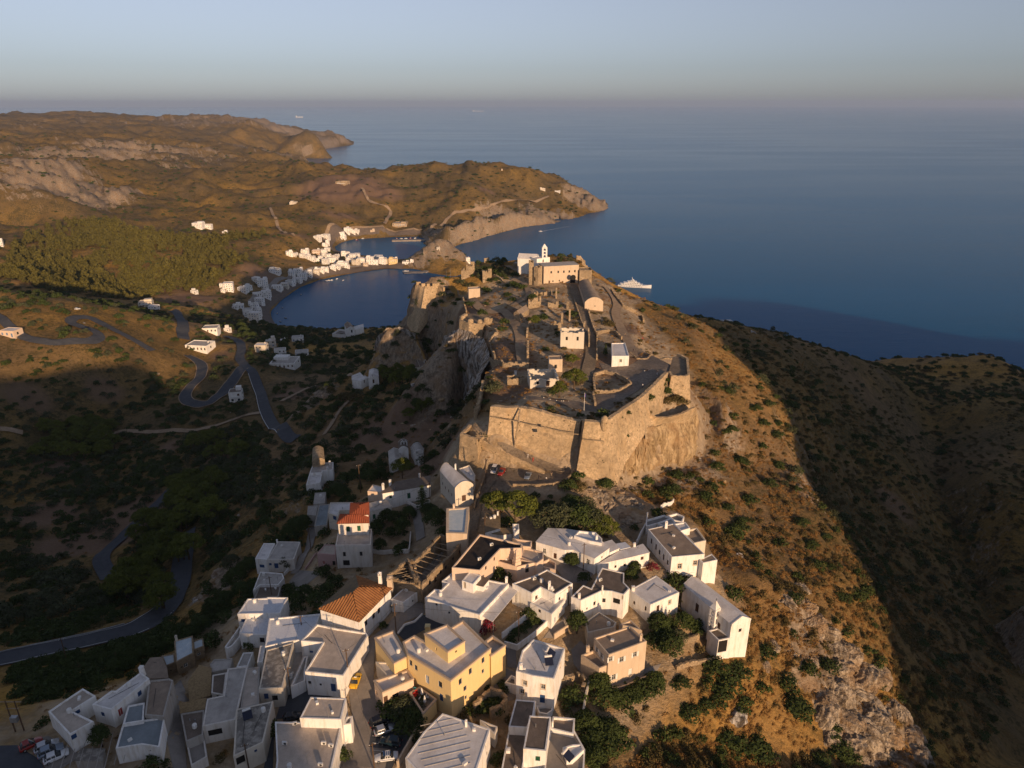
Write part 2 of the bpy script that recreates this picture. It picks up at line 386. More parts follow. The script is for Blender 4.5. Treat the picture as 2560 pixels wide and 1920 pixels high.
cp((1700, 800, 150), (1800, 900, 128), (1850, 1000, 112), (1760, 900, 140), (1900, 950, 104), (1980, 1100, 88), (2050, 1300, 82))
cl((1962, 822, 40), (2000, 880, 44), (2015, 950, 42), (2025, 1040, 44), (2070, 1180, 50), (2140, 1350, 60), (2212, 1500, 72))
cp((2090, 768, 50), (2140, 763, 48), (1990, 812, 34), (2212, 810, 46), (2100, 880, 64), (2200, 900, 72), (2100, 1000, 62), (2200, 1100, 80), (2212, 1300, 88))
cw((700, 420, 120), (520, 300, 110), (400, 180, 110), (260, 110, 118), (900, 300, 170))
# left flank: village edge, road, valley floor
cp((0, 1640, 186), (110, 1625, 185.5), (60, 1520, 180), (220, 1440, 172), (330, 1405, 170), (130, 1450, 172), (430, 1340, 168), (500, 1320, 172))
cl((-60, 1416, 164), (0, 1403, 163), (105, 1381, 161), (205, 1359, 158), (290, 1336, 155), (340, 1300, 150), (368, 1255, 145), (378, 1190, 140))
cl((-60, 1462, 164), (0, 1448, 163), (115, 1422, 161), (215, 1400, 158), (310, 1377, 155), (380, 1332, 150), (412, 1266, 145), (420, 1190, 140))
cp((0, 1380, 152), (150, 1340, 146), (300, 1310, 140), (450, 1290, 160), (430, 1260, 150), (500, 1230, 158), (540, 1180, 164), (470, 1160, 144), (520, 1090, 146),
   (600, 1180, 170), (560, 1290, 170), (640, 1290, 174), (620, 1080, 160), (660, 1030, 163), (600, 1010, 142), (650, 950, 142), (560, 950, 126))
cl((240, 1240, 122), (220, 1205, 119), (265, 1165, 118), (330, 1100, 117), (400, 1040, 117))
cp((300, 1240, 128), (330, 1180, 128), (380, 1100, 128), (430, 1050, 128), (480, 1030, 130), (0, 1250, 124), (120, 1200, 114), (0, 1100, 116), (120, 1060, 108), (250, 1050, 107), (0, 980, 116),
   (150, 960, 106), (300, 960, 106), (420, 930, 109), (500, 930, 116), (250, 900, 106), (100, 880, 118), (0, 900, 126), (330, 850, 108), (200, 830, 122), (60, 820, 134))
# lit spur on the left with its hairpin road
cl((0, 625, 166), (90, 645, 160), (170, 655, 153), (250, 665, 145), (330, 690, 132), (390, 725, 118))
cp((0, 725, 152), (80, 735, 150), (190, 735, 146), (150, 690, 151), (240, 720, 142), (330, 745, 128), (300, 790, 124), (120, 780, 140), (20, 720, 152), (40, 670, 160))
cl((0, 612, 92), (100, 628, 86), (200, 640, 76), (280, 655, 66), (350, 685, 74), (400, 690, 84))
# road junction, houses above the bay
cp((590, 910, 121), (560, 870, 119), (535, 800, 117), (520, 745, 112), (440, 860, 112), (430, 790, 110), (400, 700, 96), (390, 660, 80), (500, 710, 96), (470, 745, 104),
   (580, 740, 98), (640, 740, 90), (620, 770, 96), (600, 830, 112), (700, 790, 100), (760, 740, 78), (830, 718, 62), (740, 712, 60), (690, 712, 46), (600, 704, 40), (540, 700, 46), (800, 770, 104))
# rocky shoulder with the chapels
cl((640, 900, 142), (680, 860, 147), (720, 835, 149), (790, 838, 152), (850, 850, 158))
cl((620, 925, 128), (660, 880, 126), (700, 840, 126), (750, 820, 128), (800, 800, 130))
cp((720, 880, 149), (700, 930, 148), (760, 960, 156), (830, 910, 160), (870, 1000, 167), (920, 1000, 170), (915, 810, 160), (960, 900, 163), (950, 980, 175), (990, 1020, 186), (930, 1060, 178), (820, 1060, 174), (760, 1040, 168))
cp((880, 1120, 178), (920, 1180, 181), (850, 1180, 177), (760, 1200, 176), (700, 1250, 176), (800, 1250, 179), (640, 1200, 171), (700, 1120, 168), (980, 1100, 186))
# castle rock, west cliffs: foot and brink
tile(0, 0, 2212)
cl((935, 892, 153), (955, 893, 156), (1000, 900, 157), (1035, 893, 159), (1083, 905, 161), (1096, 956, 160), (1130, 990, 160), (1163, 1014, 161), (1190, 1038, 166), (1196, 1062, 174))
cl((1030, 712, 199), (1062, 716, 199), (1096, 716, 199.5))
cl((1016, 800, 176), (1043, 834, 177), (1080, 786, 184), (1106, 758, 191))
cl((966, 822, 179), (1000, 819, 180), (1042, 833, 179), (1090, 842, 186), (1130, 836, 194), (1147, 824, 199), (1208, 828, 200), (1238, 862, 200.5), (1226, 900, 200.5), (1238, 914, 200.5), (1205, 930, 198.5), (1202, 962, 198))
cp((1000, 850, 172), (985, 862, 168), (940, 870, 150))
tile(0, 0, 2560)
cl((1030, 590, 203), (1000, 600, 201), (905, 622, 198), (985, 655, 199), (1010, 690, 201), (1060, 720, 202), (1078, 790, 202), (1058, 850, 200))
cw((-10, 520, 140), (60, 560, 110), (-50, 485, 138), (120, 520, 130), (-80, 640, 90), (50, 700, 60), (180, 620, 95))
tile(1120, 900)        # foot of the great walls, ramp, ledge
cl((340, 668, 197.3), (575, 755, 194.3), (830, 870, 190.6), (950, 925, 189.6), (1085, 940, 189), (1130, 960, 189.5), (1420, 1090, 184.5), (1560, 760, 190), (1690, 600, 195), (1800, 560, 193.5), (1950, 520, 191.5), (2150, 420, 190))
cl((268, 835, 190.4), (520, 915, 190.2), (830, 985, 190))
cl((285, 700, 196.8), (500, 810, 194.0), (830, 950, 190.4))
cp((1450, 1095, 182.5), (1560, 1040, 179.5), (1700, 1000, 177.5), (1850, 955, 175.5), (2000, 900, 174.5), (2170, 810, 173.5), (1850, 400, 196), (1950, 380, 196), (2050, 330, 195.5), (1790, 380, 198))
cl((400, 470, 204.5), (620, 440, 205), (900, 490, 203.5), (1130, 560, 203), (1320, 575, 203), (1660, 330, 203), (1890, 120, 203.5))
cp((300, 560, 198), (320, 420, 198.5), (180, 600, 198))
tile(1120, 580)
cp((700, 1450, 202.6), (1175, 1540, 203), (1300, 1450, 203), (1700, 1150, 203), (1950, 1150, 203.5), (1250, 1050, 203), (550, 850, 202.5), (450, 1000, 202),
   (1000, 950, 204), (1200, 650, 204), (900, 600, 206), (1050, 450, 206), (500, 600, 204), (200, 600, 202), (700, 430, 206), (450, 300, 206), (200, 350, 204),
   (1350, 550, 204), (1450, 600, 202), (620, 1300, 200), (500, 1450, 199), (450, 1250, 199), (1250, 1300, 200.5), (1100, 1250, 202), (950, 200, 207), (1100, 200, 207), (620, 250, 206.5))
cl((1620, 980, 201.5), (1640, 800, 200), (1520, 660, 201), (1400, 520, 202), (1280, 420, 203), (1180, 300, 206), (1130, 190, 206), (900, 190, 206), (600, 250, 205), (420, 260, 204), (230, 270, 203), (90, 400, 202))
cl((1720, 990, 196), (1690, 780, 194), (1620, 650, 193), (1500, 540, 193), (1400, 470, 196))
cw((60, 455, 180), (110, 470, 165), (0, 450, 182), (-30, 432, 176), (-85, 420, 150), (-90, 462, 128), (-110, 505, 112), (-72, 450, 148), (-58, 428, 166), (-135, 440, 122), (-48, 450, 160))
# Kapsali bay and the coast (sea on the right-hand side when walked in this order)
tile(0, 0, 2212)
COAST = [(1500, 250), (1200, 420), (900, 580), (700, 715), (600, 775), (520, 812), (430, 838), (330, 850), (250, 862), (120, 900), (0, 925), (-150, 935), (-290, 955)]
COAST += [G(x, y, 0) for x, y in ((685, 814), (669, 780), (702, 748), (742, 719), (800, 697), (876, 683), (960, 671), (1009, 672), (1035, 669), (1090, 684), (1140, 692), (1170, 680),
          (1180, 662), (1165, 648), (1100, 643), (1032, 649), (974, 646), (900, 638), (838, 627), (829, 618), (847, 605), (887, 596), (974, 592), (1049, 590), (1078, 600), (1127, 602), (1168, 588), (1266, 561),
          (1380, 557), (1390, 541), (1504, 521), (1500, 503), (1440, 482), (1300, 470), (1100, 456), (900, 444), (800, 430), (740, 408), (690, 396), (757, 386), (804, 372), (871, 362), (876, 353), (700, 330), (300, 296), (-200, 285))]
i0 = len(CTRL); CTRL += [(x, y, 0.0) for x, y in COAST]; LINES.append((i0, len(COAST)))
for k in range(1, len(COAST)-1):
    a, b, c = Vector(COAST[k-1]), Vector(COAST[k]), Vector(COAST[k+1])
    d = (c-a).normalized(); nrm = Vector((d.y, -d.x)); r = b.length*.028
    q = b+nrm*r; CTRL.append((q.x, q.y, -6.0))
cw((-150, 1150, -14), (-250, 1080, -12), (-80, 1300, -12), (50, 1200, -15), (-270, 1250, -10), (200, 1150, -20), (500, 1100, -30), (400, 1500, -30), (900, 900, -30), (700, 2600, -40), (1500, 2000, -40), (0, 3600, -40), (-1000, 4300, -30), (0, 8000, -40), (-2500, 9500, -40), (3000, 5000, -40), (1800, 700, -30), (3000, 1000, -30))
cp((930, 612, -8), (1000, 620, -10), (880, 610, -6))
# strand and village ground
cp((640, 800, 8), (640, 760, 10), (680, 725, 9), (730, 700, 8), (800, 680, 8), (880, 668, 6), (960, 660, 4), (1010, 661, 4), (600, 760, 24), (570, 700, 34), (640, 700, 26), (620, 660, 34), (700, 655, 26), (760, 640, 14),
   (720, 610, 34), (790, 590, 26), (840, 580, 22), (900, 584, 10), (960, 580, 12), (1040, 580, 8), (880, 655, 6), (800, 655, 8))
# islet with the little hermitage, headlands and hills
cp((1104, 613, 34), (1070, 630, 26), (1140, 632, 22), (1045, 655, 10), (1120, 665, 14), (1150, 655, 12))
cl((1120, 578, 30), (1200, 556, 34), (1300, 532, 34), (1400, 510, 34), (1470, 491, 32), (1495, 505, 20))
cp((1080, 575, 18), (1070, 560, 16), (1130, 545, 26), (1250, 515, 40), (1350, 495, 40))
cl((560, 500, 58), (640, 462, 74), (700, 440, 86), (770, 418, 94), (830, 424, 96), (890, 420, 100), (1000, 418, 106), (1100, 424, 104), (1200, 426, 104), (1300, 431, 100), (1330, 450, 84), (1360, 470, 58), (1440, 479, 34))
cp((700, 520, 40), (820, 500, 54), (900, 480, 70), (1000, 500, 56), (1100, 480, 70), (1200, 470, 74), (950, 540, 28), (800, 560, 30), (680, 570, 36), (600, 540, 46), (1150, 520, 40), (1000, 550, 20))
cl((0, 395, 140), (120, 365, 146), (280, 345, 146), (420, 362, 124), (560, 376, 96), (680, 398, 66), (760, 408, 30))
cl((0, 450, 150), (60, 458, 146), (120, 480, 132), (150, 520, 105))
cl((0, 560, 72), (70, 565, 68), (140, 572, 62))
cp((200, 490, 92), (260, 520, 66), (180, 575, 60), (0, 425, 146), (400, 450, 92), (300, 420, 112), (520, 440, 74), (420, 520, 56), (300, 560, 58), (640, 420, 64))
cl((0, 290, 205), (110, 296, 195), (240, 288, 206), (330, 302, 184), (480, 294, 205), (600, 300, 192), (640, 314, 166), (735, 320, 158), (772, 331, 138))
cp((0, 340, 150), (200, 325, 160), (400, 320, 150), (560, 340, 120), (660, 350, 90), (720, 375, 30), (500, 370, 84), (620, 380, 50), (760, 328, 96), (820, 335, 70), (860, 348, 40))
cp((100, 600, 58), (300, 600, 56), (450, 600, 50), (550, 600, 46), (200, 680, 46), (400, 690, 40), (520, 690, 30), (300, 740, 34), (60, 690, 54), (450, 750, 30), (480, 800, 50), (400, 770, 40), (560, 640, 40))
cw((-1600, 2000, 130), (-1500, 1400, 110), (-1200, 1000, 120), (-900, 700, 150), (-600, 420, 170), (-420, 250, 160), (-3500, 3500, 200), (-4500, 6000, 220), (-700, 560, 150))
# unseen hill behind the camera, its ridge line shaped to shade valley and lower slopes
cw((0, 60, 181), (60, 50, 178), (130, 60, 160), (-80, 60, 190), (-160, 70, 196), (0, 0, 186), (-80, -20, 205), (80, -20, 178), (180, 0, 140), (-200, 0, 214), (-300, 120, 190), (-260, 200, 165))
for v, z in ((-900, 322), (-500, 318), (-300, 314), (-140, 309), (-90, 306), (-50, 302), (-12, 296), (0, 284), (10, 270), (20, 256), (60, 245), (90, 233), (115, 219), (150, 205), (186, 199), (197, 224), (210, 240), (262, 256), (275, 281), (290, 300), (330, 320), (400, 325), (470, 312), (560, 272), (640, 245), (760, 232), (900, 225), (1400, 220)):
    cw(UV(-300, v, z), UV(-420, v, z-25))
for v, z in ((-500, 270), (-200, 262), (0, 225), (150, 190), (300, 170), (500, 170), (800, 180)): cw(UV(-190, v, z))
for v in (-2500, -1000, 0, 1000, 2500): cw(UV(-1500, v, 260), UV(-5000, v, 260), UV(-9500, v, 260))
cw((-9000, 3000, 240), (-9000, 9000, 100), (9000, 9000, -60), (9000, -3000, -40), (5000, -500, -20), (2500, 0, -20), (9000, 3000, -60), (0, 12000, -60))
PADS = []              # filled by the house data: ground points under the houses
# ---------------------------------------------------------------- houses of the village (outlines of the roof edges read on enlarged views)
HOUSES = []
def vol(poly, zt, zb, wall='white', roof='r_white', par=.35, win=(), kind='flat', pad=True, **k):
    P = [GT(p, zt) for p in poly]
    a = sum(P[i][0]*P[(i+1) % len(P)][1]-P[(i+1) % len(P)][0]*P[i][1] for i in range(len(P)))
    ev = list(range(len(P)))
    if a < 0: P = P[::-1]; ev = ev[::-1]
    if pad:
        for p in P: PADS.append((p[0], p[1], zb))
    return dict(P=P, zt=zt, zb=zb, wall=wall, roof=roof, par=par, kind=kind, win=[(*S(w[:2]), *w[2:]) for w in win], **k)
def chim(px, py, z, h=1.6, w=.55, mat='white'): return ('chim', (*GT((px, py), z), z), h, w, mat)
def house(name, label, cat, *vols, ex=()):
    HOUSES.append((name, label, cat, vols, ex))
# --- bottom left of the village
tile(0, 1440)
house('white_house', 'L-shaped white house with blue shutters beside the parked cars, lower left corner', 'house',
  vol([(415, 1170), (715, 970), (825, 1035), (620, 1165), (810, 1255), (600, 1372)], 189.6, 185.5, 'white', 'r_beige', .3,
      win=[(570, 1405, .9, 1.1, 'b'), (712, 1370, 2.0, 1.2, 'b'), (672, 1175, .9, .9, 'b')]))
house('white_house', 'long white house with a red door, second from the lower left corner', 'house',
  vol([(795, 1110), (960, 990), (1000, 990), (1215, 830), (1290, 885), (960, 1155)], 189.8, 185.3, 'white', 'r_white', .3,
      win=[(888, 1195, .9, 1.1, 'b'), (1045, 1175, 1.0, 1.9, 'R'), (1208, 1015, .9, 1.2, 'b')]), ex=[chim(1228, 825, 189.5, 1.4, .9)])
house('stone_house', 'narrow stone-walled house with a bare brown roof between white houses', 'house',
  vol([(1250, 1200), (1285, 905), (1465, 885), (1495, 900), (1415, 1215)], 188.6, 184.5, 'greyp', 'r_brown', .3,
      win=[(1470, 1000, .6, .8, 'k')]))
house('terrace_house', 'white house with grey-blue sheet roof and white rim, lower left', 'house',
  vol([(1060, 1280), (1105, 1120), (1250, 1092), (1240, 1250)], 188.3, 184.5, 'white', 'sheet', .25),
  vol([(998, 1492), (1060, 1275), (1225, 1245), (1425, 1218), (1378, 1480), (1222, 1455)], 187.8, 184.0, 'white', 'sheet', .3, win=[(1297, 1510, .4, .35, 'k')]))
house('stone_house', 'half-ruined stone house with pale blue sheet roofs at the village edge', 'house',
  vol([(1505, 560), (1665, 515), (1672, 665), (1518, 745)], 178.6, 174.5, 'stone', 'r_glass', .15, win=[(1605, 770, .9, 1.1, 'w')]),
  vol([(1395, 690), (1508, 668), (1515, 745), (1430, 778)], 177.0, 174.2, 'stone', 'r_glass', .15),
  vol([(1665, 565), (1755, 530), (1762, 605), (1672, 640)], 177.6, 174.2, 'stone', 'r_glass', .15, win=[(1718, 675, .8, .8, 'w')]), ex=[chim(1527, 560, 178.5, 1.7, .5, 'cream')])
house('vaulted_store', 'low rounded store with smooth brown clay roof', 'shed',
  vol([(1245, 790), (1300, 712), (1392, 705), (1440, 800), (1450, 880), (1290, 885)], 177.5, 174.6, 'greyp', 'r_brown', .08))
house('reed_shelter', 'shelter with a ridged roof of dry reeds', 'shelter',
  vol([(1630, 910), (1722, 775), (1825, 800), (1815, 1032), (1640, 1085)], 181.5, 178.6, 'stone', 'reed', .05))
house('stone_house', 'low stone house with a reed pergola and a flat dark roof', 'house',
  vol([(1560, 1190), (1765, 1155), (1755, 1370), (1605, 1432)], 184.6, 181.0, 'greyp', 'r_dark', .25),
  vol([(1555, 1105), (1780, 1060), (1765, 1150), (1560, 1185)], 184.0, 181.0, 'greyp', 'reed', .05))
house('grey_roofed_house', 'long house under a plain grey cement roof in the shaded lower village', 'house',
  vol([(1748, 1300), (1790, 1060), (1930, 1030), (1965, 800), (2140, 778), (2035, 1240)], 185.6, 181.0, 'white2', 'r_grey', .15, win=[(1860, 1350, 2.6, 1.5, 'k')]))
house('small_annexe', 'small flat annexe above the reed shelter', 'house',
  vol([(1815, 760), (1850, 720), (2010, 710), (1985, 800), (1830, 830)], 181.2, 178.6, 'greyp', 'r_grey', .15))
house('slatted_yard', 'low walled yard with a slatted cover at the bottom left', 'yard',
  vol([(650, 1592), (700, 1496), (905, 1498), (880, 1600)], 185.8, 183.6, 'greyp', 'r_old', .1, ribs=True))
house('grey_roofed_house', 'small house with a dark flat roof and white rim above the reed shelter', 'house',
  vol([(1825, 1010), (1835, 855), (1960, 832), (1935, 1030)], 183.4, 179.4, 'white2', 'r_dark', .2, win=[(1880, 1040, .6, .7, 'd')]))
house('white_shed', 'narrow white shed with a grey roof beside the blue-white terrace', 'shed',
  vol([(2040, 790), (2100, 662), (2190, 656), (2142, 778)], 182.2, 178.8, 'white', 'r_grey', .3))
house('low_yard', 'low white-walled yard below the dark reed-roofed house', 'yard',
  vol([(1615, 1470), (1765, 1390), (1790, 1560), (1650, 1640)], 183.0, 180.6, 'white2', 'conc', .5))
# --- middle of the lower village
tile(560, 1440)
house('tall_white_annexe', 'narrow tall white annexe left of the speckled roof', 'house',
  vol([(285, 745), (312, 602), (358, 600), (335, 738)], 185.0, 180.0, 'white', 'r_white', .15))
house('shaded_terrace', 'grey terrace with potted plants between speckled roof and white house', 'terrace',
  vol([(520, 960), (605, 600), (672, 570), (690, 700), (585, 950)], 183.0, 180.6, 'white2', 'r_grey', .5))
house('weathered_house', 'house with a stained grey roof and a solar heater in the lower left village', 'house',
  vol([(80, 1562), (105, 1150), (425, 1080), (338, 1437)], 186.0, 181.2, 'cream', 'r_old', .12, win=[(145, 1590, 1.6, 1.8, 'k'), (275, 1510, .5, .6, 'b')]))
house('sand_roofed_house', 'narrow house with a patched sand-coloured roof next to the stained roof', 'house',
  vol([(140, 1150), (190, 800), (310, 780), (300, 1105)], 185.2, 181.2, 'greyp', 'r_beige', .12))
house('weathered_house', 'house with a long speckled grey roof beside the dark lane', 'house',
  vol([(300, 978), (368, 640), (602, 572), (505, 965)], 186.0, 180.8, 'cream', 'r_old', .12, win=[(365, 1040, .9, 1.5, 'b'), (440, 1055, 1.2, 1.4, 'k')]))
house('white_house', 'blue-white house with two roof levels and plant-filled terrace, village edge', 'house',
  vol([(115, 328), (205, 195), (368, 190), (372, 182), (552, 184), (485, 322)], 184.6, 179.5, 'white', 'r_blue', .2, win=[(165, 385, 1.0, .9, 'b')]),
  vol([(132, 495), (205, 330), (488, 320), (365, 512)], 183.2, 179.0, 'white', 'r_blue', .15, win=[(330, 555, 1.2, 1.5, 'k')]),
  vol([(5, 612), (135, 430), (150, 440), (140, 520), (75, 600), (28, 625)], 180.8, 177.6, 'white', 'r_grey', .8))
house('white_house', 'plain white house whose roof is half in shade behind the utility pole', 'house',
  vol([(355, 610), (390, 365), (832, 325), (800, 418), (672, 548), (540, 568)], 186.0, 180.8, 'white', 'r_blue', .3))
house('tiled_house', 'large white house with a hipped terracotta tile roof and ornate chimneys', 'house',
  vol([(830, 282), (1165, 390), (1440, 108), (1140, 2)], 190.2, 183.5, 'white', 'tile', 0, kind='hip', rise=2.4, tiles=True, back='tileg',
      win=[(920, 385, 1.1, 1.5, 'f'), (1228, 405, 1.0, 1.5, 'd'), (1293, 345, 1.0, 1.5, 'd'), (1338, 300, 1.0, 1.5, 'd')]),
  ex=[chim(1352, 65, 190.4, 3.4, .9), chim(1437, 90, 190.2, 3.0, 1.4, 'beige')])
house('white_house', 'flat-roofed L-shaped white house beside the yellow taxi', 'house',
  vol([(665, 560), (805, 415), (985, 452), (1228, 488), (1245, 515), (1030, 862), (700, 826), (852, 576)], 187.9, 181.8, 'white', 'r_beige', .4,
      win=[(740, 920, .7, .8, 'd'), (835, 938, .5, .6, 'd'), (945, 965, 1.1, 2.1, 'B'), (755, 655, .8, .6, 'b')]),
  vol([(575, 960), (690, 700), (725, 690), (700, 826), (702, 905)], 184.2, 180.5, 'white', 'r_grey', .9))
house('white_house', 'low white house with a blue-grey roof in front of the roofless ruin', 'house',
  vol([(1445, 200), (1565, 90), (1712, 108), (1548, 232)], 187.6, 184.2, 'white', 'r_beige', .15, win=[(1632, 215, .5, .6, 'd')]))
house('shop_house', 'house with a broad plain roof and air conditioners at the bottom of the street', 'house',
  vol([(440, 1258), (1022, 1268), (900, 1800), (430, 1800), (455, 1592)], 186.6, 181.0, 'white', 'r_beige', .2),
  vol([(655, 1228), (748, 1045), (1056, 1056), (1012, 1240)], 188.8, 181.0, 'white', 'r_beige', .12),
  vol([(1028, 1290), (1062, 1215), (1112, 1208), (1098, 1275)], 186.0, 181.0, 'white', 'r_grey', .7))
# --- yellow complex
tile(1000, 1440)
house('yellow_house', 'large yellow house with stepped flat roofs and blue shutters in the centre foreground', 'house',
  vol([(25, 572), (125, 515), (220, 570), (455, 440), (545, 385), (785, 622), (438, 903), (285, 808), (62, 672)], 191.4, 181.0, 'yellow', 'r_white', .45, cap='trim',
      win=[(92, 750, .9, 1.5, 's'), (137, 792, .9, 1.4, 's'), (236, 895, 1.0, 2.2, 'L'), (347, 937, 1.1, 1.6, 's'), (357, 1050, 1.0, 1.9, 'B'), (521, 912, .9, 1.5, 's'), (608, 822, .9, 1.5, 's'), (718, 727, .9, 1.4, 's'),
           (562, 970, .9, 1.2, 's'), (716, 822, .7, 1.0, 's'), (568, 1048, .6, .9, 's')]),
  vol([(212, 500), (408, 420), (560, 562), (412, 655)], 194.0, 190.6, 'yellow', 'r_white', .3, cap='trim', pad=False, win=[(312, 632, .4, .8, 'k'), (485, 652, .5, .5, 'k')]),
  vol([(738, 562), (802, 515), (912, 598), (785, 690)], 190.0, 181.5, 'yellow', 'r_grey', .9, cap='trim'),
  ex=[chim(240, 470, 191.2, 1.5, 1.2, 'yellow')])
tile(560, 1440)
house('yellow_annexe', 'pale yellow annexe with a flat roof at the street fork beside the yellow house', 'house',
  vol([(1302, 535), (1465, 472), (1592, 690), (1468, 755)], 190.0, 183.2, 'yellow', 'r_white', .4, cap='trim', win=[(1420, 780, .5, .7, 'k')]),
  vol([(1310, 740), (1470, 745), (1600, 808), (1420, 880)], 187.0, 183.0, 'cream', 'r_white', .3))
house('peach_annexe', 'low peach-coloured cafe front with brown windows behind the garden trees', 'house',
  vol([(1295, 905), (1588, 812), (1637, 888), (1368, 1005)], 187.0, 181.8, 'peach', 'r_white', .5, cap='trim', win=[(1482, 1035, 1.4, 1.2, 'd'), (1350, 1090, .9, 1.9, 'O'), (1318, 1010, .8, 1.0, 'd')]))
house('terrace_wall', 'walled cafe terrace with closed parasols below the yellow house', 'terrace',
  vol([(1605, 1010), (1690, 962), (1835, 1065), (1720, 1190)], 185.0, 181.0, 'yellow', 'conc', 1.0, cap='trim'))
tile(1000, 1440)
house('white_house', 'tall white house with tan window surrounds, solar heater and curved front step', 'house',
  vol([(1003, 822), (1055, 642), (1152, 545), (1425, 625), (1332, 888), (1150, 862)], 188.6, 180.0, 'white', 'r_white', .5,
      win=[(1078, 925, .9, 1.3, 't'), (1236, 958, .9, 1.3, 't'), (1055, 1000, .9, 1.2, 't'), (1230, 1062, 1.1, 2.2, 'B'), (1385, 760, .8, 1.2, 't')]),
  vol([(905, 920), (960, 855), (1000, 870), (1002, 945)], 183.0, 180.0, 'white', 'conc', .8),
  vol([(1175, 1120), (1325, 1105), (1318, 1160), (1270, 1195), (1200, 1180)], 180.9, 178.5, 'white', 'conc', .7), ex=[chim(1046, 800, 188.5, 1.5, .8)])
house('beige_house', 'two-storey beige house with pale shutters and a brown roof on the right of the village', 'house',
  vol([(1675, 535), (1988, 432), (2132, 562), (1803, 682)], 186.8, 178.2, 'beige', 'r_brown', .4,
      win=[(1914, 722, 1.1, 1.5, 'h'), (2030, 678, 1.0, 1.4, 'h'), (1846, 875, 1.0, 1.6, 'h'), (1990, 828, 1.0, 1.8, 'H'), (1702, 640, .9, 1.4, 'h'), (1742, 690, .9, 1.5, 'h'), (1775, 735, .9, 1.4, 'h')]),
  vol([(1565, 682), (1672, 640), (1800, 768), (1722, 798)], 183.4, 178.2, 'beige', 'r_brown', .7),
  vol([(1895, 418), (1992, 378), (2092, 470), (1990, 440)], 184.6, 179.2, 'beige', 'r_brown', .5), ex=[chim(2080, 555, 186.8, 1.9, .6, 'beige'), chim(1622, 650, 183.4, 1.6, .9, 'beige')])
house('low_house', 'low stone house with a flat brown roof and a skylight behind the round tree', 'house',
  vol([(1600, 395), (1720, 310), (1870, 400), (1850, 440), (1620, 490)], 184.2, 180.0, 'cream', 'r_brown', .3))
house('ribbed_roof_house', 'large white house with a ribbed pale roof at the bottom centre', 'house',
  vol([(45, 1572), (205, 1345), (368, 1185), (778, 1322), (655, 1700), (250, 1800)], 187.2, 180.6, 'white', 'r_white', .12, ribs=True, win=[(740, 1450, .8, 1.1, 'w'), (752, 1530, .7, 1.0, 'd')]),
  vol([(690, 1240), (842, 1300), (820, 1370), (770, 1325)], 184.0, 180.4, 'white2', 'r_grey', .5), ex=[chim(572, 1295, 187.2, 1.6, .5), chim(640, 1330, 187.2, .5, .7)])
house('dark_roofed_house', 'narrow white house with a speckled dark roof at the bottom, left of its taller twin', 'house',
  vol([(938, 1302), (1000, 1066), (1172, 1080), (1155, 1200), (1100, 1312)], 185.4, 180.0, 'white', 'r_dark', .12),
  vol([(860, 1750), (935, 1350), (1095, 1368), (1050, 1800)], 183.4, 179.0, 'white', 'r_dark', .12), ex=[chim(935, 1520, 183.3, .9, .9)])
house('dark_roofed_house', 'white house with a tall dark roof and a green shutter at the bottom edge', 'house',
  vol([(1065, 1492), (1120, 1205), (1305, 1216), (1262, 1512)], 187.2, 179.0, 'white', 'r_dark', .12, win=[(1190, 1578, .9, 1.2, 'G')]),
  vol([(1040, 1660), (1240, 1650), (1230, 1900), (1030, 1900)], 182.2, 179.0, 'white', 'conc', .4),
  vol([(1300, 1318), (1320, 1212), (1512, 1230), (1500, 1365)], 184.4, 178.6, 'white', 'r_brown', .6),
  vol([(1262, 1512), (1300, 1318), (1505, 1330), (1600, 1500), (1580, 1850), (1230, 1850)], 183.6, 178.2, 'white', 'conc', .3),
  vol([(1405, 1480), (1490, 1455), (1570, 1450), (1590, 1500), (1490, 1590), (1440, 1595)], 184.4, 178.6, 'white', 'r_white', .3), ex=[chim(1318, 1300, 184.4, 1.4, .4)])
# --- upper village
tile(1000, 1060)
house('white_house', 'broad white house with roof hatch and sheet-metal awning in mid village', 'house',
  vol([(212, 1502), (300, 1425), (355, 1432), (412, 1375), (362, 1355), (448, 1285), (940, 1380), (688, 1650), (525, 1605)], 189.6, 183.6, 'white', 'r_white', .35,
      win=[(425, 1630, .5, .6, 'd'), (315, 1560, .6, .7, 'k')]),
  vol([(535, 1352), (605, 1270), (700, 1308), (632, 1385)], 192.0, 189.2, 'white', 'r_white', .12, pad=False, win=[(557, 1385, .8, 1.9, 'y')]),
  vol([(632, 1385), (692, 1312), (768, 1345), (718, 1405)], 190.8, 189.2, 'white', 'r_dark', .1, pad=False),
  vol([(690, 1648), (942, 1388), (1022, 1440), (800, 1708)], 188.6, 184.0, None, 'r_white', .03, slab=.12, posts=True), ex=[chim(920, 1370, 189.4, 1.8, .7)])
house('peach_house', 'peach-walled house with a black L-shaped roof, parapets and a stepped chimney', 'house',
  vol([(448, 1240), (688, 950), (1056, 1035), (1050, 1072), (868, 1078), (690, 1265)], 193.0, 186.0, 'peach', 'r_black', .5, win=[(742, 1230, .8, 1.0, 'd'), (815, 1155, .7, 1.0, 'd')]),
  vol([(822, 1180), (895, 1130), (1172, 1195), (1012, 1235)], 190.0, 185.4, 'peach', 'r_dark', .5, win=[(1098, 1265, 1.0, 1.3, 'd')]),
  vol([(1040, 1150), (1062, 1060), (1242, 1105), (1238, 1165), (1180, 1205)], 190.0, 186.0, 'peach', 'r_beige', .5), 
  vol([(972, 985), (1140, 1010), (1130, 1062), (1062, 1055)], 190.6, 187.0, 'peach', 'r_beige', .5), ex=[('stepchim', (*GT((1008, 1205), 190.0), 190.0), 4.4)])
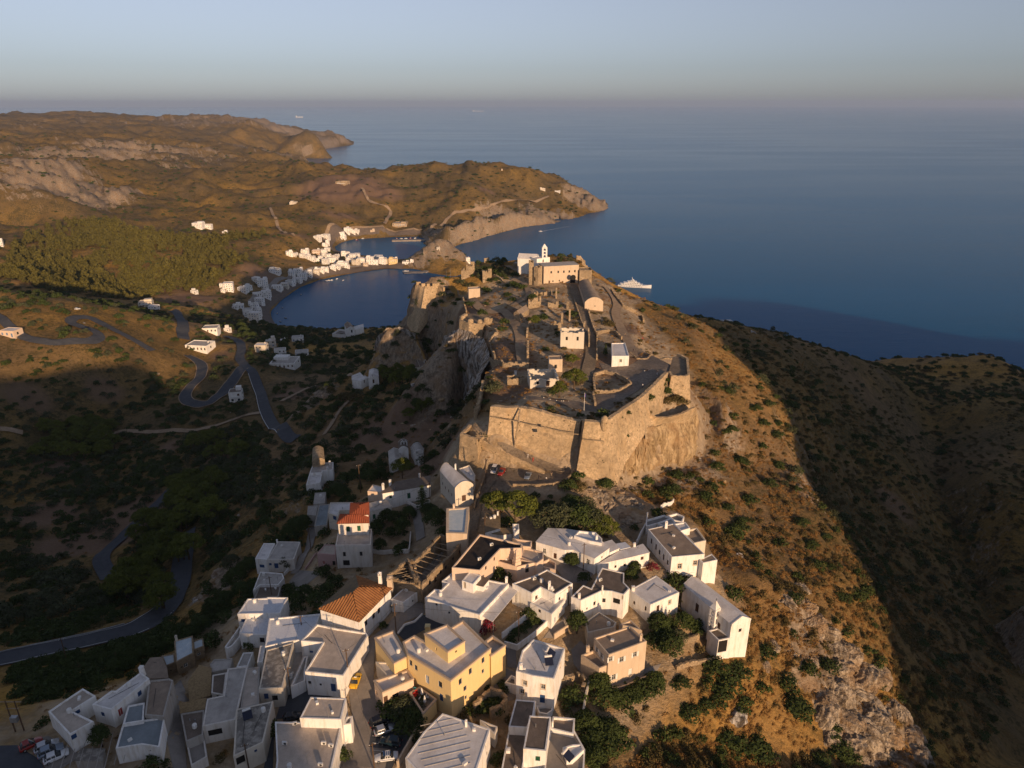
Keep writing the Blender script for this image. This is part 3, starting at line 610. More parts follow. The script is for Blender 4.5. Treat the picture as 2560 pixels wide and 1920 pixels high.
house('white_house', 'white house with a dark roof, white bell-shaped chimney and a lower terrace', 'house',
  vol([(970, 1378), (1180, 1302), (1270, 1255), (1492, 1376), (1340, 1472), (1215, 1410), (1138, 1464)], 190.0, 185.0, 'white', 'r_dark', .25, win=[(1178, 1500, .9, 1.2, 'O'), (1378, 1510, .6, .9, 'd')]),
  vol([(1125, 1548), (1215, 1482), (1428, 1518), (1310, 1645)], 187.4, 183.0, 'white', 'r_white', .3, win=[(1340, 1690, .8, 1.6, 'L'), (1378, 1650, .5, 1.2, 'L'), (1205, 1610, .8, .9, 'd')]), ex=[chim(1290, 1420, 190, 2.2, .7)])
house('white_house', 'white house with a dark cross-shaped roof and a balcony left of the grey-roofed house', 'house',
  vol([(1480, 1492), (1582, 1390), (1652, 1420), (1745, 1240), (1938, 1286), (1936, 1370), (1985, 1420), (1935, 1475), (1830, 1445), (1745, 1440), (1562, 1526)], 188.6, 181.8, 'white', 'r_dark', .2,
      win=[(1762, 1524, .8, 1.2, 'd'), (1680, 1550, .7, 1.1, 'd'), (1615, 1595, .4, .6, 'd'), (1870, 1530, 1.8, 1.5, 'k'), (1958, 1505, .5, 1.3, 'y')]), ex=[chim(1548, 1500, 188.6, 1.3, .7), chim(1748, 1440, 188.6, 1.6, .4)])
house('white_house', 'long white house with brown-shuttered windows and a pale hipped roof below the trees', 'house',
  vol([(1176, 1020), (1280, 903), (1440, 910), (1660, 945), (1810, 1072), (1680, 1163), (1500, 1088), (1425, 1090)], 189.8, 185.6, 'white', 'r_white', .1,
      win=[(1246, 1098, .9, 1.6, 'w'), (1340, 1140, .9, 1.7, 'o'), (1520, 1135, .9, 1.5, 'o'), (1622, 1190, 1.1, 1.6, 'h'), (1745, 1150, .5, .6, 'd')]),
  vol([(1505, 965), (1545, 920), (1690, 935), (1748, 990), (1745, 1030), (1640, 1010)], 190.8, 189.4, 'white', 'r_blue', .6, pad=False), ex=[chim(1700, 985, 190.8, 1.0, .7)])
house('white_house', 'low white house with a long sloping pale roof right of the hipped one', 'house',
  vol([(1705, 1216), (1895, 1102), (1985, 1080), (2098, 1040), (2155, 1112), (1990, 1152)], 187.6, 183.4, 'white', 'r_white', .1, win=[(2092, 1160, .9, 1.0, 'o'), (1942, 1220, .7, .9, 'd'), (1862, 1232, .6, .8, 'd')]),
  vol([(1755, 1028), (1830, 1005), (1895, 1075), (1810, 1112)], 188.4, 184.0, 'white', 'r_white', .1),
  vol([(1865, 1040), (1945, 1025), (1990, 1065), (1905, 1085)], 187.8, 184.0, 'white', 'r_blue', .1), ex=[chim(2025, 1060, 187.6, 1.3, .7)])
house('small_house', 'small house with a grey tiled roof and white gate under the big pines', 'house',
  vol([(735, 772), (862, 768), (866, 900), (735, 938)], 190.6, 187.0, 'white', 'tileg', .08),
  vol([(735, 938), (866, 902), (1020, 905), (965, 948), (870, 960)], 189.6, 186.6, 'white', 'tileg', .08),
  vol([(972, 862), (1028, 862), (1030, 905), (990, 950), (975, 905)], 190.8, 186.6, 'white', 'r_white', .4), ex=[chim(845, 790, 190.6, 1.4, .5), chim(990, 935, 189.8, 1.2, .5)])
house('blue_roofed_house', 'tall beige house with a pale blue roof basin beside the castle lane', 'house',
  vol([(400, 728), (598, 714), (578, 948), (398, 942)], 194.0, 186.0, 'beige', 'r_glass', .3, inset=.7), ex=[chim(466, 726, 194.0, 1.4, .6, 'peach')])
house('vaulted_house', 'pinkish white house with a barrel-vaulted roof below the castle ramp', 'house',
  vol([(344, 402), (432, 358), (632, 522), (474, 556)], 193.2, 186.0, 'cream', 'r_white', 0, kind='barrel', rise=1.7, axis=1, win=[(368, 515, .6, 1.0, 'd'), (392, 550, .6, 1.0, 'd'), (420, 580, .6, 1.1, 'd'), (447, 612, .6, 1.1, 'd'), (552, 640, 1.3, 2.0, 'o'), (366, 470, .5, .5, 'd')]),
  vol([(505, 385), (600, 352), (650, 440), (640, 500), (590, 470)], 191.0, 186.6, 'cream', 'r_white', .3), ex=[chim(480, 380, 194.2, 1.5, .5)])
house('roofless_house', 'long roofless stone house with bare roof beams', 'ruin',
  vol([(-112, 1308), (62, 1160), (120, 1175), (190, 1385), (160, 1388), (10, 1352)], 190.0, 184.6, 'stone', None, 0, kind='shell', beams=9, win=[(255, 1345, .9, 1.4, 'k')]),
  vol([(62, 1160), (120, 1175), (345, 950), (532, 992), (535, 1030), (190, 1385), (120, 1330)], 190.6, 185.0, 'stone', None, 0, kind='shell', beams=8,
      win=[(258, 1370, .9, 1.4, 'k'), (305, 1345, .9, 1.9, 'O'), (352, 1280, .8, 1.2, 'd'), (398, 1240, .8, 1.2, 'k'), (460, 1165, .8, 1.1, 'k'), (515, 1105, .8, 1.1, 'd')]))
house('summer_kitchen', 'pale beige walled court with steps beside the black-roofed house', 'house',
  vol([(1175, 1215), (1290, 1160), (1350, 1200), (1345, 1262), (1262, 1240)], 187.4, 184.4, 'peach', 'conc', .9))
# --- right edge of the village
tile(1400, 1200)
house('white_house', 'white house with a cracked dark brown roof standing highest on the right', 'house',
  vol([(760, 425), (980, 376), (1250, 640), (966, 666)], 188.6, 183.2, 'white', 'r_brown', .12,
      win=[(1034, 745, 1.0, 1.5, 't'), (1168, 716, 1.0, 1.4, 't'), (790, 528, .8, 1.6, 'o'), (829, 578, .8, 1.8, 'o'), (860, 625, .8, 1.5, 'd'), (895, 668, .8, 1.9, 'o'), (930, 712, .8, 1.5, 'd')]),
  vol([(1205, 686), (1310, 638), (1360, 690), (1236, 717)], 187.2, 180.6, 'white', 'r_brown', .12),
  vol([(985, 378), (1085, 362), (1125, 415), (1045, 440)], 188.8, 184.0, 'white', 'r_white', .3),
  vol([(1045, 440), (1182, 412), (1262, 522), (1160, 545)], 187.2, 181.5, 'cream', 'r_brown', .6),
  vol([(845, 372), (960, 328), (1005, 368), (900, 402)], 187.4, 184.0, 'white', 'r_grey', .3), ex=[chim(915, 412, 188.6, 2.2, .8)])
house('terraced_garden', 'white terraced garden court with low walls above the cracked roof', 'terrace',
  vol([(742, 345), (900, 300), (965, 330), (850, 372), (745, 400)], 187.0, 184.2, 'white', 'conc', .6),
  vol([(930, 305), (1010, 285), (1075, 315), (1055, 362), (985, 345)], 186.4, 183.0, 'white', 'conc', .7), ex=[chim(752, 320, 187.0, 1.6, .4)])
house('white_house', 'square white house with a pale grey roof left of the church', 'house',
  vol([(600, 950), (830, 824), (1030, 970), (782, 1078)], 186.2, 180.6, 'white', 'r_white', .12, win=[(640, 1060, .7, 1.0, 'o'), (738, 1110, .7, 1.3, 'o'), (846, 1110, .9, 1.9, 'O'), (948, 1055, .8, 1.2, 't')]), ex=[chim(632, 945, 186.4, 1.0, .9)])
house('church', 'white church with pale roof and slim bell tower on the right cliff edge', 'church',
  vol([(1064, 906), (1200, 852), (1650, 1198), (1482, 1250)], 182.6, 173.0, 'white', 'r_white', 0, kind='gable', rise=1.6, axis=1, win=[(1183, 1105, 1.2, 2.6, 'O'), (1372, 1260, .9, 1.8, 'o'), (1556, 1298, .9, 1.0, 'd')]),
  vol([(1282, 1300), (1360, 1280), (1485, 1362), (1370, 1385)], 178.6, 171.5, 'white', 'r_dark', .25, win=[(1345, 1445, 2.4, 3.6, 'k')]),
  ex=[('belltower', (*GT((1318, 1290), 177.0), 177.0), 1.9, 8.6)])
# --- shaded flank left of the castle lane
tile(560, 1060)
house('white_house', 'white house with green doors, dark roof and tall white chimneys on the shaded slope', 'house',
  vol([(1362, 590), (1490, 500), (1782, 448), (1782, 528), (1370, 600)], 184.0, 179.6, 'white', 'r_dark', .1, win=[(1440, 630, .8, 1.1, 'g'), (1598, 620, 1.0, 2.0, 'G')]),
  vol([(1240, 580), (1285, 522), (1370, 540), (1362, 590)], 181.6, 178.6, 'peach', 'r_white', .2), ex=[chim(1378, 580, 183.4, 3.0, .8), chim(1436, 510, 184.0, 1.3, .8), chim(1690, 462, 184, 1.6, .6)])
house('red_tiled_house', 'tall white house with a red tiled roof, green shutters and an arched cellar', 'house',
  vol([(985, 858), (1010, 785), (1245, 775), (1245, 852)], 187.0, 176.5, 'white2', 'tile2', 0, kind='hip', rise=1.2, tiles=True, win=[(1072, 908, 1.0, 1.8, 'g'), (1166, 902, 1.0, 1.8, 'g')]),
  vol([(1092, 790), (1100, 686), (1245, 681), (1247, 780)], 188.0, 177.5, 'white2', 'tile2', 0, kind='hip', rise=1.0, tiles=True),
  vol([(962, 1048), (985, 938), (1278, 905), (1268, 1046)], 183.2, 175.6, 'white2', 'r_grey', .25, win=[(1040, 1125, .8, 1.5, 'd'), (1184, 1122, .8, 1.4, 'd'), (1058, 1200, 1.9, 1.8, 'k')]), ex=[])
house('pink_house', 'small pink house with red doors left of the red-tiled house', 'house',
  vol([(804, 1118), (870, 1040), (966, 1044), (964, 1132)], 178.8, 174.8, 'pink', 'r_beige', .15, win=[(862, 1200, .7, 1.3, 'R'), (950, 1205, .9, 1.7, 'k')]))
house('white_house', 'white house with a blue window and grey roof on the lower left edge', 'house',
  vol([(268, 1162), (342, 1030), (442, 1030), (372, 1172)], 172.4, 167.6, 'white', 'r_white', .25, win=[(328, 1228, 1.6, 1.1, 'b')]),
  vol([(372, 1172), (466, 1014), (660, 1018), (604, 1168)], 172.2, 168.0, 'white2', 'r_grey', .12, win=[(400, 1212, .8, .8, 'b'), (452, 1225, 1.2, 1.8, 'B')]), ex=[chim(460, 1022, 172.2, 1.1, .5)])
house('grey_terrace', 'grey terraced yard with white walls and a small white chimney below the blue-windowed house', 'terrace',
  vol([(250, 1440), (312, 1275), (505, 1290), (520, 1330), (470, 1390), (310, 1392)], 172.6, 168.6, 'white', 'r_grey', .3),
  vol([(258, 1512), (308, 1392), (492, 1396), (470, 1492)], 172.0, 168.6, 'greyp', 'r_dark', .2), ex=[chim(350, 1380, 172.6, 1.6, .6)])
house('white_house', 'white stepped house with grey terrace roofs below the ruined apse', 'house',
  vol([(708, 530), (738, 425), (848, 420), (832, 505)], 168.8, 163.6, 'white', 'r_white', .2),
  vol([(738, 425), (770, 340), (945, 330), (940, 395), (850, 402), (848, 420)], 169.6, 164.4, 'white', 'r_grey', .2), ex=[chim(735, 515, 168.8, 1.5, .6), chim(915, 345, 169.6, 1.4, .7)])
house('grey_sheds', 'cluster of low grey roofs and walled yards on the shaded slope', 'shed',
  vol([(718, 780), (725, 708), (812, 702), (795, 790)], 172.0, 168.6, 'greyp', 'r_grey', .2),
  vol([(780, 885), (820, 700), (912, 690), (890, 872)], 172.8, 169.4, 'greyp', 'sheet', .2),
  vol([(772, 690), (785, 595), (880, 588), (870, 685)], 171.6, 168.0, 'greyp', 'r_grey', .15))
house('cream_house', 'cream house with a pale roof and blue door behind the red-tiled house', 'house',
  vol([(898, 768), (918, 678), (1115, 675), (1092, 745), (1000, 745), (985, 800)], 178.2, 173.8, 'cream', 'r_white', .2, win=[(955, 800, 1.4, 1.4, 'b')]))
house('white_house', 'white house with a green door and sloping grey roof right of the red tiles', 'house',
  vol([(1250, 762), (1245, 690), (1400, 650), (1448, 715)], 181.4, 177.0, 'white2', 'r_grey', .08, win=[(1298, 800, .9, 1.7, 'G')]))
house('small_church', 'little white church with an apse, grey roof and twin bell arches on the shaded slope', 'church',
  vol([(1418, 240), (1512, 218), (1545, 300), (1425, 345)], 171.4, 166.6, 'white', 'r_grey', 0, kind='gable', rise=1.2, axis=0),
  vol([(1505, 160), (1588, 150), (1592, 215), (1508, 222)], 173.0, 166.6, 'white', 'r_dark', 0, kind='barrel', rise=1.2, axis=1), ex=[('bellarch', (*GT((1555, 165), 174.5), 173.0), 2.6, 2.6, 2)])
house('small_church', 'little round-ended white church with a single bell arch and striped vault', 'church',
  vol([(1612, 205), (1640, 170), (1690, 165), (1725, 215), (1725, 260), (1690, 290), (1640, 250)], 171.8, 167.0, 'white', 'r_grey', .1, win=[(1667, 340, .8, 1.6, 'k')]),
  vol([(1625, 190), (1700, 172), (1722, 235), (1645, 250)], 172.8, 168.0, 'white', 'r_grey', 0, kind='barrel', rise=1.0, axis=1, pad=False), ex=[('bellarch', (*GT((1667, 262), 172.0), 171.6), 1.5, 2.2, 1)])
house('ruined_apse', 'broken brown vaulted ruin above the stepped white house', 'ruin',
  vol([(760, 325), (765, 215), (860, 210), (870, 310)], 172.0, 165.0, 'ruin', 'ruin', 0, kind='barrel', rise=1.2, axis=0))
# --- chapels on the shoulder below the cliff
tile(700, 760)
house('white_church', 'white double-naved church with an open bell canopy on the rocky shoulder', 'church',
  vol([(620, 622), (690, 592), (735, 640), (690, 650), (622, 660)], 157.0, 151.6, 'white', 'r_white', 0, kind='flat'),
  vol([(622, 655), (690, 618), (765, 632), (700, 668)], 157.4, 151.6, 'white', 'r_white', .05, win=[(728, 665, .9, 1.8, 'O')]),
  vol([(762, 640), (770, 570), (850, 568), (852, 632)], 159.6, 151.8, 'white', 'r_white', 0, kind='gable', rise=1.0, axis=1, win=[(808, 668, 1.0, 2.2, 'O')]), ex=[('bellarch', (*GT((800, 640), 159.4), 159.4), 2.0, 2.6, 1)])
house('stone_chapel', 'pale gabled chapel with a single bell arch against the dark cliff', 'church',
  vol([(1168, 545), (1180, 480), (1255, 468), (1312, 528), (1215, 545)], 164.6, 158.8, 'cream', 'r_dark', .05),
  vol([(1212, 548), (1185, 480), (1258, 465), (1312, 530)], 165.2, 158.6, 'cream', 'r_dark', 0, kind='gable', rise=1.3, axis=0, pad=False, win=[(1263, 600, 1.0, 2.0, 'k'), (1258, 562, .4, .5, 'k')]), ex=[('bellarch', (*GT((1256, 520), 165.4), 165.4), 1.4, 2.8, 1)])
house('church_above_bay', 'white church group with a tiled nave and white court wall above the bay', 'church',
  vol([(450, 255), (515, 215), (660, 235), (600, 268)], 68, 62, 'white', 'conc', 2.0),
  vol([(555, 175), (610, 165), (645, 210), (575, 215)], 76, 62, 'white', 'r_brown', 0, kind='gable', rise=2.5, axis=1, win=[(620, 235, 1.6, 3, 'k')]),
  vol([(635, 195), (720, 172), (724, 205), (650, 222)], 71, 62, 'white', 'r_white', .3))
# ---------------------------------------------------------------- ground sheet
def tin():
    pts = []; idx = {}; arr = np.zeros((len(CTRL)+len(PADS), 2)); n = 0
    for i, p in enumerate(CTRL+PADS):
        tol = max(1.0, math.hypot(p[0], p[1])*.002) if i < len(CTRL) else 1.8
        if n:
            d = np.hypot(arr[:n, 0]-p[0], arr[:n, 1]-p[1]); k = int(d.argmin())
            if d[k] < tol: idx[i] = k; continue
        arr[n] = p[:2]; idx[i] = n; n += 1; pts.append(p)
    ed = []
    for a, n in LINES:
        for k in range(a, a+n-1):
            if idx[k] != idx[k+1]: ed.append((idx[k], idx[k+1]))
    r = delaunay_2d_cdt([Vector(p[:2]) for p in pts], ed, [], 0, 1e-3)
    vs = np.array([[v.x, v.y] for v in r[0]]); zs = np.zeros(len(vs))
    P = np.array(pts)
    for i, o in enumerate(r[3]):
        zs[i] = pts[o[0]][2] if o else P[np.argsort(((P[:, :2]-vs[i])**2).sum(1))[:2], 2].mean()
    return vs, zs, r[2]
TV, TZ, TF = tin()
def tin_z(x, y, default=-40.0):
    x = np.asarray(x, float); y = np.asarray(y, float); out = np.full(x.shape, default)
    xf, yf, of = x.ravel(), y.ravel(), out.ravel()
    order = np.argsort(yf, kind='stable'); ys = yf[order]
    for f in TF:
        a, b, c = f[:3]; (x0, y0), (x1, y1), (x2, y2) = TV[a], TV[b], TV[c]
        d = (y1-y2)*(x0-x2)+(x2-x1)*(y0-y2)
        if abs(d) < 1e-9: continue
        lo, hi = np.searchsorted(ys, [min(y0, y1, y2), max(y0, y1, y2)])
        if hi <= lo: continue
        k = order[lo:hi]; X = xf[k]; m = (X >= min(x0, x1, x2)) & (X <= max(x0, x1, x2)); k = k[m]
        if not len(k): continue
        X = xf[k]; Y = yf[k]
        l0 = ((y1-y2)*(X-x2)+(x2-x1)*(Y-y2))/d; l1 = ((y2-y0)*(X-x2)+(x0-x2)*(Y-y2))/d; l2 = 1-l0-l1
        ok = (l0 >= -1e-6) & (l1 >= -1e-6) & (l2 >= -1e-6)
        of[k[ok]] = l0[ok]*TZ[a]+l1[ok]*TZ[b]+l2[ok]*TZ[c]
    return of.reshape(x.shape)
def blur(a, r):
    for ax in (0, 1):
        n = a.shape[ax]; pad = [(0, 0), (0, 0)]; pad[ax] = (r, r)
        c = np.cumsum(np.pad(a, pad, mode='edge'), axis=ax); c = np.insert(c, 0, 0, axis=ax)
        hi = np.take(c, np.arange(2*r+1, 2*r+1+n), axis=ax); lo = np.take(c, np.arange(0, n), axis=ax)
        a = (hi-lo)/(2*r+1)
    return a
class Grid:
    def __init__(s, x0, x1, y0, y1, step, r):
        s.x0, s.y0, s.st = x0, y0, step; s.nx = int((x1-x0)/step)+1; s.ny = int((y1-y0)/step)+1
        X, Y = np.meshgrid(x0+np.arange(s.nx)*step, y0+np.arange(s.ny)*step)
        s.z = tin_z(X, Y)
        if r: s.z = blur(blur(s.z, r), r)
    def at(s, x, y):
        fx = np.clip((x-s.x0)/s.st, 0, s.nx-1.001); fy = np.clip((y-s.y0)/s.st, 0, s.ny-1.001)
        i = fx.astype(int); j = fy.astype(int); u = fx-i; v = fy-j
        z = s.z
        return (z[j, i]*(1-u)+z[j, i+1]*u)*(1-v)+(z[j+1, i]*(1-u)+z[j+1, i+1]*u)*v
    def inside(s, x, y, m):
        return np.clip(np.minimum.reduce([x-s.x0, s.x0+(s.nx-1)*s.st-x, y-s.y0, s.y0+(s.ny-1)*s.st-y])/m, 0, 1)
GN_ = Grid(-240, 330, 70, 480, 1.0, 1); GM_ = Grid(-900, 1000, -700, 1950, 5.0, 1); GF_ = Grid(-9000, 4000, -2000, 9500, 20.0, 1)
def base_z(x, y):
    x = np.asarray(x, float); y = np.asarray(y, float)
    zf = GF_.at(x, y); zm = GM_.at(x, y); zn = GN_.at(x, y)
    wm = GM_.inside(x, y, 100); wn = GN_.inside(x, y, 25)
    z = zf*(1-wm)+zm*wm
    return z*(1-wn)+zn*wn
# zones: (x, y, radius, value) in world metres; rock, green growth with some painted shade, bare
ROCK = []; GREEN_SHADE = []; BARE = []
def zone(lst, *pts):
    for px, py, z, r, v in pts: lst.append((*GT((px, py), z), r, v))
tile(0, 0, 2560)
zone(ROCK, (1300, 1060, 185, 8, .7), (1370, 1090, 181, 10, .75), (1440, 1080, 181, 8, .6), (1350, 1150, 182, 10, .75), (1760, 1330, 165, 9, .62), (1780, 1430, 160, 12, .66), (1850, 1530, 152, 12, .64), (1930, 1620, 145, 14, .66),
     (1730, 1040, 155, 8, 1), (1750, 1100, 152, 8, .8), (1500, 960, 182, 14, .8), (1450, 1000, 182, 12, .8), (1540, 900, 183, 12, .5),
     (480, 1270, 158, 10, 1), (690, 880, 140, 12, 1), (670, 910, 135, 10, 1), (990, 800, 185, 26, 1), (1010, 760, 190, 18, 1), (860, 760, 160, 16, 1), (930, 700, 178, 14, .8), (980, 980, 183, 9, .9), (640, 1130, 156, 9, .5), (1350, 640, 195, 14, .9), (1310, 600, 203, 8, .8),
     (1380, 1290, 180, 8, .5))
tile(0, 0, 2212)
zone(ROCK, (60, 480, 90, 150, .9), (150, 520, 80, 120, .8), (230, 500, 76, 110, .9), (260, 400, 120, 300, .62), (360, 380, 120, 300, .6), (480, 400, 90, 250, .5), (620, 320, 120, 500, .75), (720, 345, 70, 400, .9), (520, 330, 120, 500, .55), (660, 400, 50, 200, .7),
     (1100, 590, 10, 50, .8), (1168, 580, 14, 60, .9), (1266, 550, 14, 70, .9), (1380, 540, 14, 90, .9), (1480, 508, 14, 90, .9), (1340, 440, 70, 80, .7), (1120, 630, 20, 60, 1), (1065, 640, 18, 40, .8), (820, 340, 60, 300, .6), (0, 330, 160, 600, .35), (300, 310, 170, 800, .4))
tile(0, 0, 2560)
zone(GREEN_SHADE, (250, 950, 110, 130, .72), (100, 1050, 112, 110, .72), (480, 900, 114, 70, .65), (200, 1300, 135, 70, .7), (150, 720, 150, 110, .55), (300, 760, 128, 70, .6), (100, 800, 138, 80, .55), (300, 1050, 107, 70, .8), (150, 1150, 110, 60, .7), (400, 1100, 128, 30, 1), (350, 1200, 130, 25, 1), (450, 1050, 125, 25, .9), (150, 960, 106, 35, 1), (600, 720, 60, 60, .9), (700, 740, 70, 60, .8), (620, 800, 100, 50, .8), (480, 700, 80, 60, .8),
     (300, 850, 108, 60, .6), (350, 760, 118, 50, .6), (180, 1380, 155, 20, .6), (450, 1380, 166, 12, 1), (300, 1400, 168, 12, .9), (1950, 1000, 90, 120, .8), (2050, 1250, 80, 90, .8), (1800, 850, 120, 70, .55), (2120, 880, 60, 140, .75), (1960, 1450, 98, 60, .7), (1840, 1130, 115, 30, .9), (1900, 1230, 108, 25, .6))  # right-hand slope zones also darken the ground to deepen its shade
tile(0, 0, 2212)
zone(GREEN_SHADE, (1100, 630, 20, 70, .8), (1000, 480, 70, 420, .6), (1250, 500, 50, 260, .55), (700, 500, 50, 320, .55), (500, 480, 60, 320, .5), (300, 430, 100, 420, .4), (150, 340, 150, 900, .4), (500, 330, 130, 900, .4), (300, 640, 52, 200, .6), (150, 620, 56, 120, .6), (500, 640, 40, 120, .6), (600, 660, 34, 80, .9), (640, 790, 12, 60, .8), (1100, 440, 90, 220, .7), (900, 440, 80, 180, .5), (1150, 500, 50, 140, .6), (1010, 530, 40, 120, .7), (760, 560, 30, 90, .5), (400, 470, 70, 160, .5))
zone(BARE, (860, 490, 62, 130, .9), (960, 500, 56, 60, .7), (840, 540, 40, 60, .7), (720, 600, 30, 50, .7), (650, 690, 28, 40, .7), (1215, 500, 46, 30, .7), (470, 760, 30, 40, .9), (420, 720, 38, 40, .8))
tile(0, 0, 2560)
zone(BARE, (830, 930, 158, 20, .8), (880, 960, 162, 14, .8), (960, 900, 170, 14, .9), (930, 1010, 174, 14, .8), (640, 860, 116, 16, .9), (300, 1110, 112, 20, .85), (250, 1160, 116, 18, .85), (170, 1180, 112, 20, .8), (100, 1110, 112, 18, .75), (480, 985, 122, 10, .7), (130, 1010, 108, 14, .7), (60, 860, 126, 16, .6), (380, 960, 110, 12, .7), (230, 860, 112, 14, .6), (1930, 1100, 96, 14, .6), (860, 1290, 178, 6, .6), (480, 780, 106, 12, .6))
tile(1120, 580)
zone(BARE, (480, 1000, 202, 14, .9), (560, 1150, 201, 12, .8), (200, 650, 202, 10, .9), (500, 700, 203, 10, .8), (1250, 1100, 203, 12, .8), (1600, 850, 200, 10, .7), (1350, 560, 204, 8, .6), (550, 1400, 200, 10, .8), (1700, 1150, 203, 20, .9), (1000, 1100, 203, 8, .7))
def zmap(lst, x, y):
    o = np.zeros(np.shape(x))
    for zx, zy, r, v in lst:
        d = np.hypot(x-zx, y-zy)/r; np.maximum(o, v*np.clip(1.6-d*1.1, 0, 1), out=o)
    return o
def ground_z(x, y, rock=None):
    x = np.asarray(x, float); y = np.asarray(y, float); z = base_z(x, y)
    r = np.hypot(x, y); far = np.clip((r-600)/1500, 0, 1)
    if rock is None: rock = zmap(ROCK, x, y)
    e = .5
    land = np.clip(z/6+.15, 0, 1)
    flat = FLAT(x, y)
    rib = fbm((x+y*.55)/26, (y-x*.55)/70, 4, 13, True)*np.clip((x-45)/50, 0, 1)*np.clip((560-y)/150, 0, 1)
    n = fbm(x/60, y/60, 4, 3)*(2.6+9*far)+fbm(x/14, y/14, 4, 11)*(1.1+1.5*far)+rib*3.2
    n = n+rock*(fbm(x/9, y/9, 5, 21, True)*3.4+fbm(x/3.2, y/3.2, 3, 25, True)*.9*(1-far)+fbm(x/30, y/30, 4, 31, True)*(2.0+14*far))
    n = n+far*(fbm(x/260, y/260, 6, 41, True)*38+fbm(x/95, y/95, 4, 45, True)*9)*np.clip(z/30, .15, 1)
    return z+n*land*(1-flat)
def FLAT(x, y):                       # streets, yards and the castle platform stay smooth
    a = np.clip(1.5-np.hypot((x+8)/54, (y-150)/76), 0, 1)
    b = np.clip(1.5-np.hypot((x-40)/62, (y-310)/100), 0, 1)
    c = np.clip(1.5-np.hypot((x+80)/55, (y-120)/55), 0, 1)
    return np.clip(np.maximum.reduce([a, b*.95, c]), 0, .96)
VILL = [(-125, 95), (-60, 85), (14, 86), (24, 106), (44, 130), (64, 160), (60, 196), (20, 212), (-30, 240), (-60, 200), (-90, 130)]
CAST = [(-2, 208), (40, 204), (78, 250), (80, 300), (70, 400), (40, 430), (-40, 400), (-25, 330), (-8, 260)]
def PALE(x, y):                       # trodden village ground and the rubble of the castle
    def soft(P, d):
        s = np.zeros(np.shape(x), bool); best = np.full(np.shape(x), 1e9)
        for a in range(len(P)):
            (ax, ay), (bx, by) = P[a], P[(a+1) % len(P)]; e = (bx-ax, by-ay); t = np.clip(((x-ax)*e[0]+(y-ay)*e[1])/(e[0]**2+e[1]**2), 0, 1); best = np.minimum(best, np.hypot(x-ax-t*e[0], y-ay-t*e[1]))
            if abs(by-ay) > 1e-9: s ^= ((ay > y) != (by > y)) & (x < (bx-ax)*(y-ay)/(by-ay)+ax)
        return np.clip((np.where(s, best, -best)+2)/d, 0, 1)
    return np.maximum(soft(VILL, 9)*.9, soft(CAST, 8))
def ground_at(x, y): return float(ground_z(np.array([x]), np.array([y]))[0])
def build_ground():
    fr = np.radians(np.linspace(-46, 46, 640)); bk = np.radians(np.linspace(46, 314, 121)[1:-1])
    th = np.concatenate([fr, bk]); nt_ = len(th)
    R = np.concatenate([np.linspace(4, 60, 14)[:-1], np.geomspace(60, 9200, 760)]); nr = len(R)
    T, RR = np.meshgrid(th, R); X = RR*np.sin(T); Y = RR*np.cos(T)
    rock = zmap(ROCK, X, Y); Z = ground_z(X, Y, rock)
    amp = rock*np.clip(RR*.006, .5, 14)*(1-FLAT(X, Y))
    X2 = X+amp*fbm(X/7+Z/5, Y/7, 3, 51); Y2 = Y+amp*fbm(X/7, Y/7-Z/5, 3, 61)
    co = np.stack([X2, Y2, Z], -1).reshape(-1, 3)
    i = np.arange(nr-1)[:, None]*nt_; j = np.arange(nt_)[None, :]; j2 = (j+1) % nt_
    q = np.stack([i+j, i+j2, i+nt_+j2, i+nt_+j], -1).reshape(-1, 4)[:, ::-1]
    zq = co[q][:, :, 2].max(1); q = q[zq > -9]
    me = bpy.data.meshes.new('ground'); me.vertices.add(len(co)); me.vertices.foreach_set('co', co.ravel())
    me.loops.add(q.size); me.loops.foreach_set('vertex_index', q.ravel().astype(np.int32))
    me.polygons.add(len(q)); me.polygons.foreach_set('loop_start', np.arange(0, q.size, 4, dtype=np.int32))
    me.update(calc_edges=True); me.polygons.foreach_set('use_smooth', np.ones(len(q), bool))
    at = me.color_attributes.new('zone', 'FLOAT_COLOR', 'POINT')
    c = np.zeros((len(co), 4), np.float32); c[:, 3] = PALE(X, Y).ravel(); c[:, 0] = rock.ravel(); c[:, 1] = np.maximum(zmap(GREEN_SHADE, X, Y), np.clip((RR-700)/900, 0, 1)*.72).ravel(); c[:, 2] = zmap(BARE, X, Y).ravel()
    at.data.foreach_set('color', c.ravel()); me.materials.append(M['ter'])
    o = bpy.data.objects.new('ground', me); tag(link(o), kind='structure'); return o
build_ground()
def build_sea():
    b = MB(); R = [0, 500, 1500, 4000, 10000, 30000, 70000]
    for k in range(len(R)-1):
        for a in range(48):
            t0, t1 = 2*math.pi*a/48, 2*math.pi*(a+1)/48
            p = [(R[k]*math.sin(t0), R[k]*math.cos(t0), 0), (R[k]*math.sin(t1), R[k]*math.cos(t1), 0), (R[k+1]*math.sin(t1), R[k+1]*math.cos(t1), 0), (R[k+1]*math.sin(t0), R[k+1]*math.cos(t0), 0)]
            b.face(p[::-1] if k else [p[3], p[2], p[0]])
    tag(b.build('sea', M['sea']), kind='structure')
build_sea()
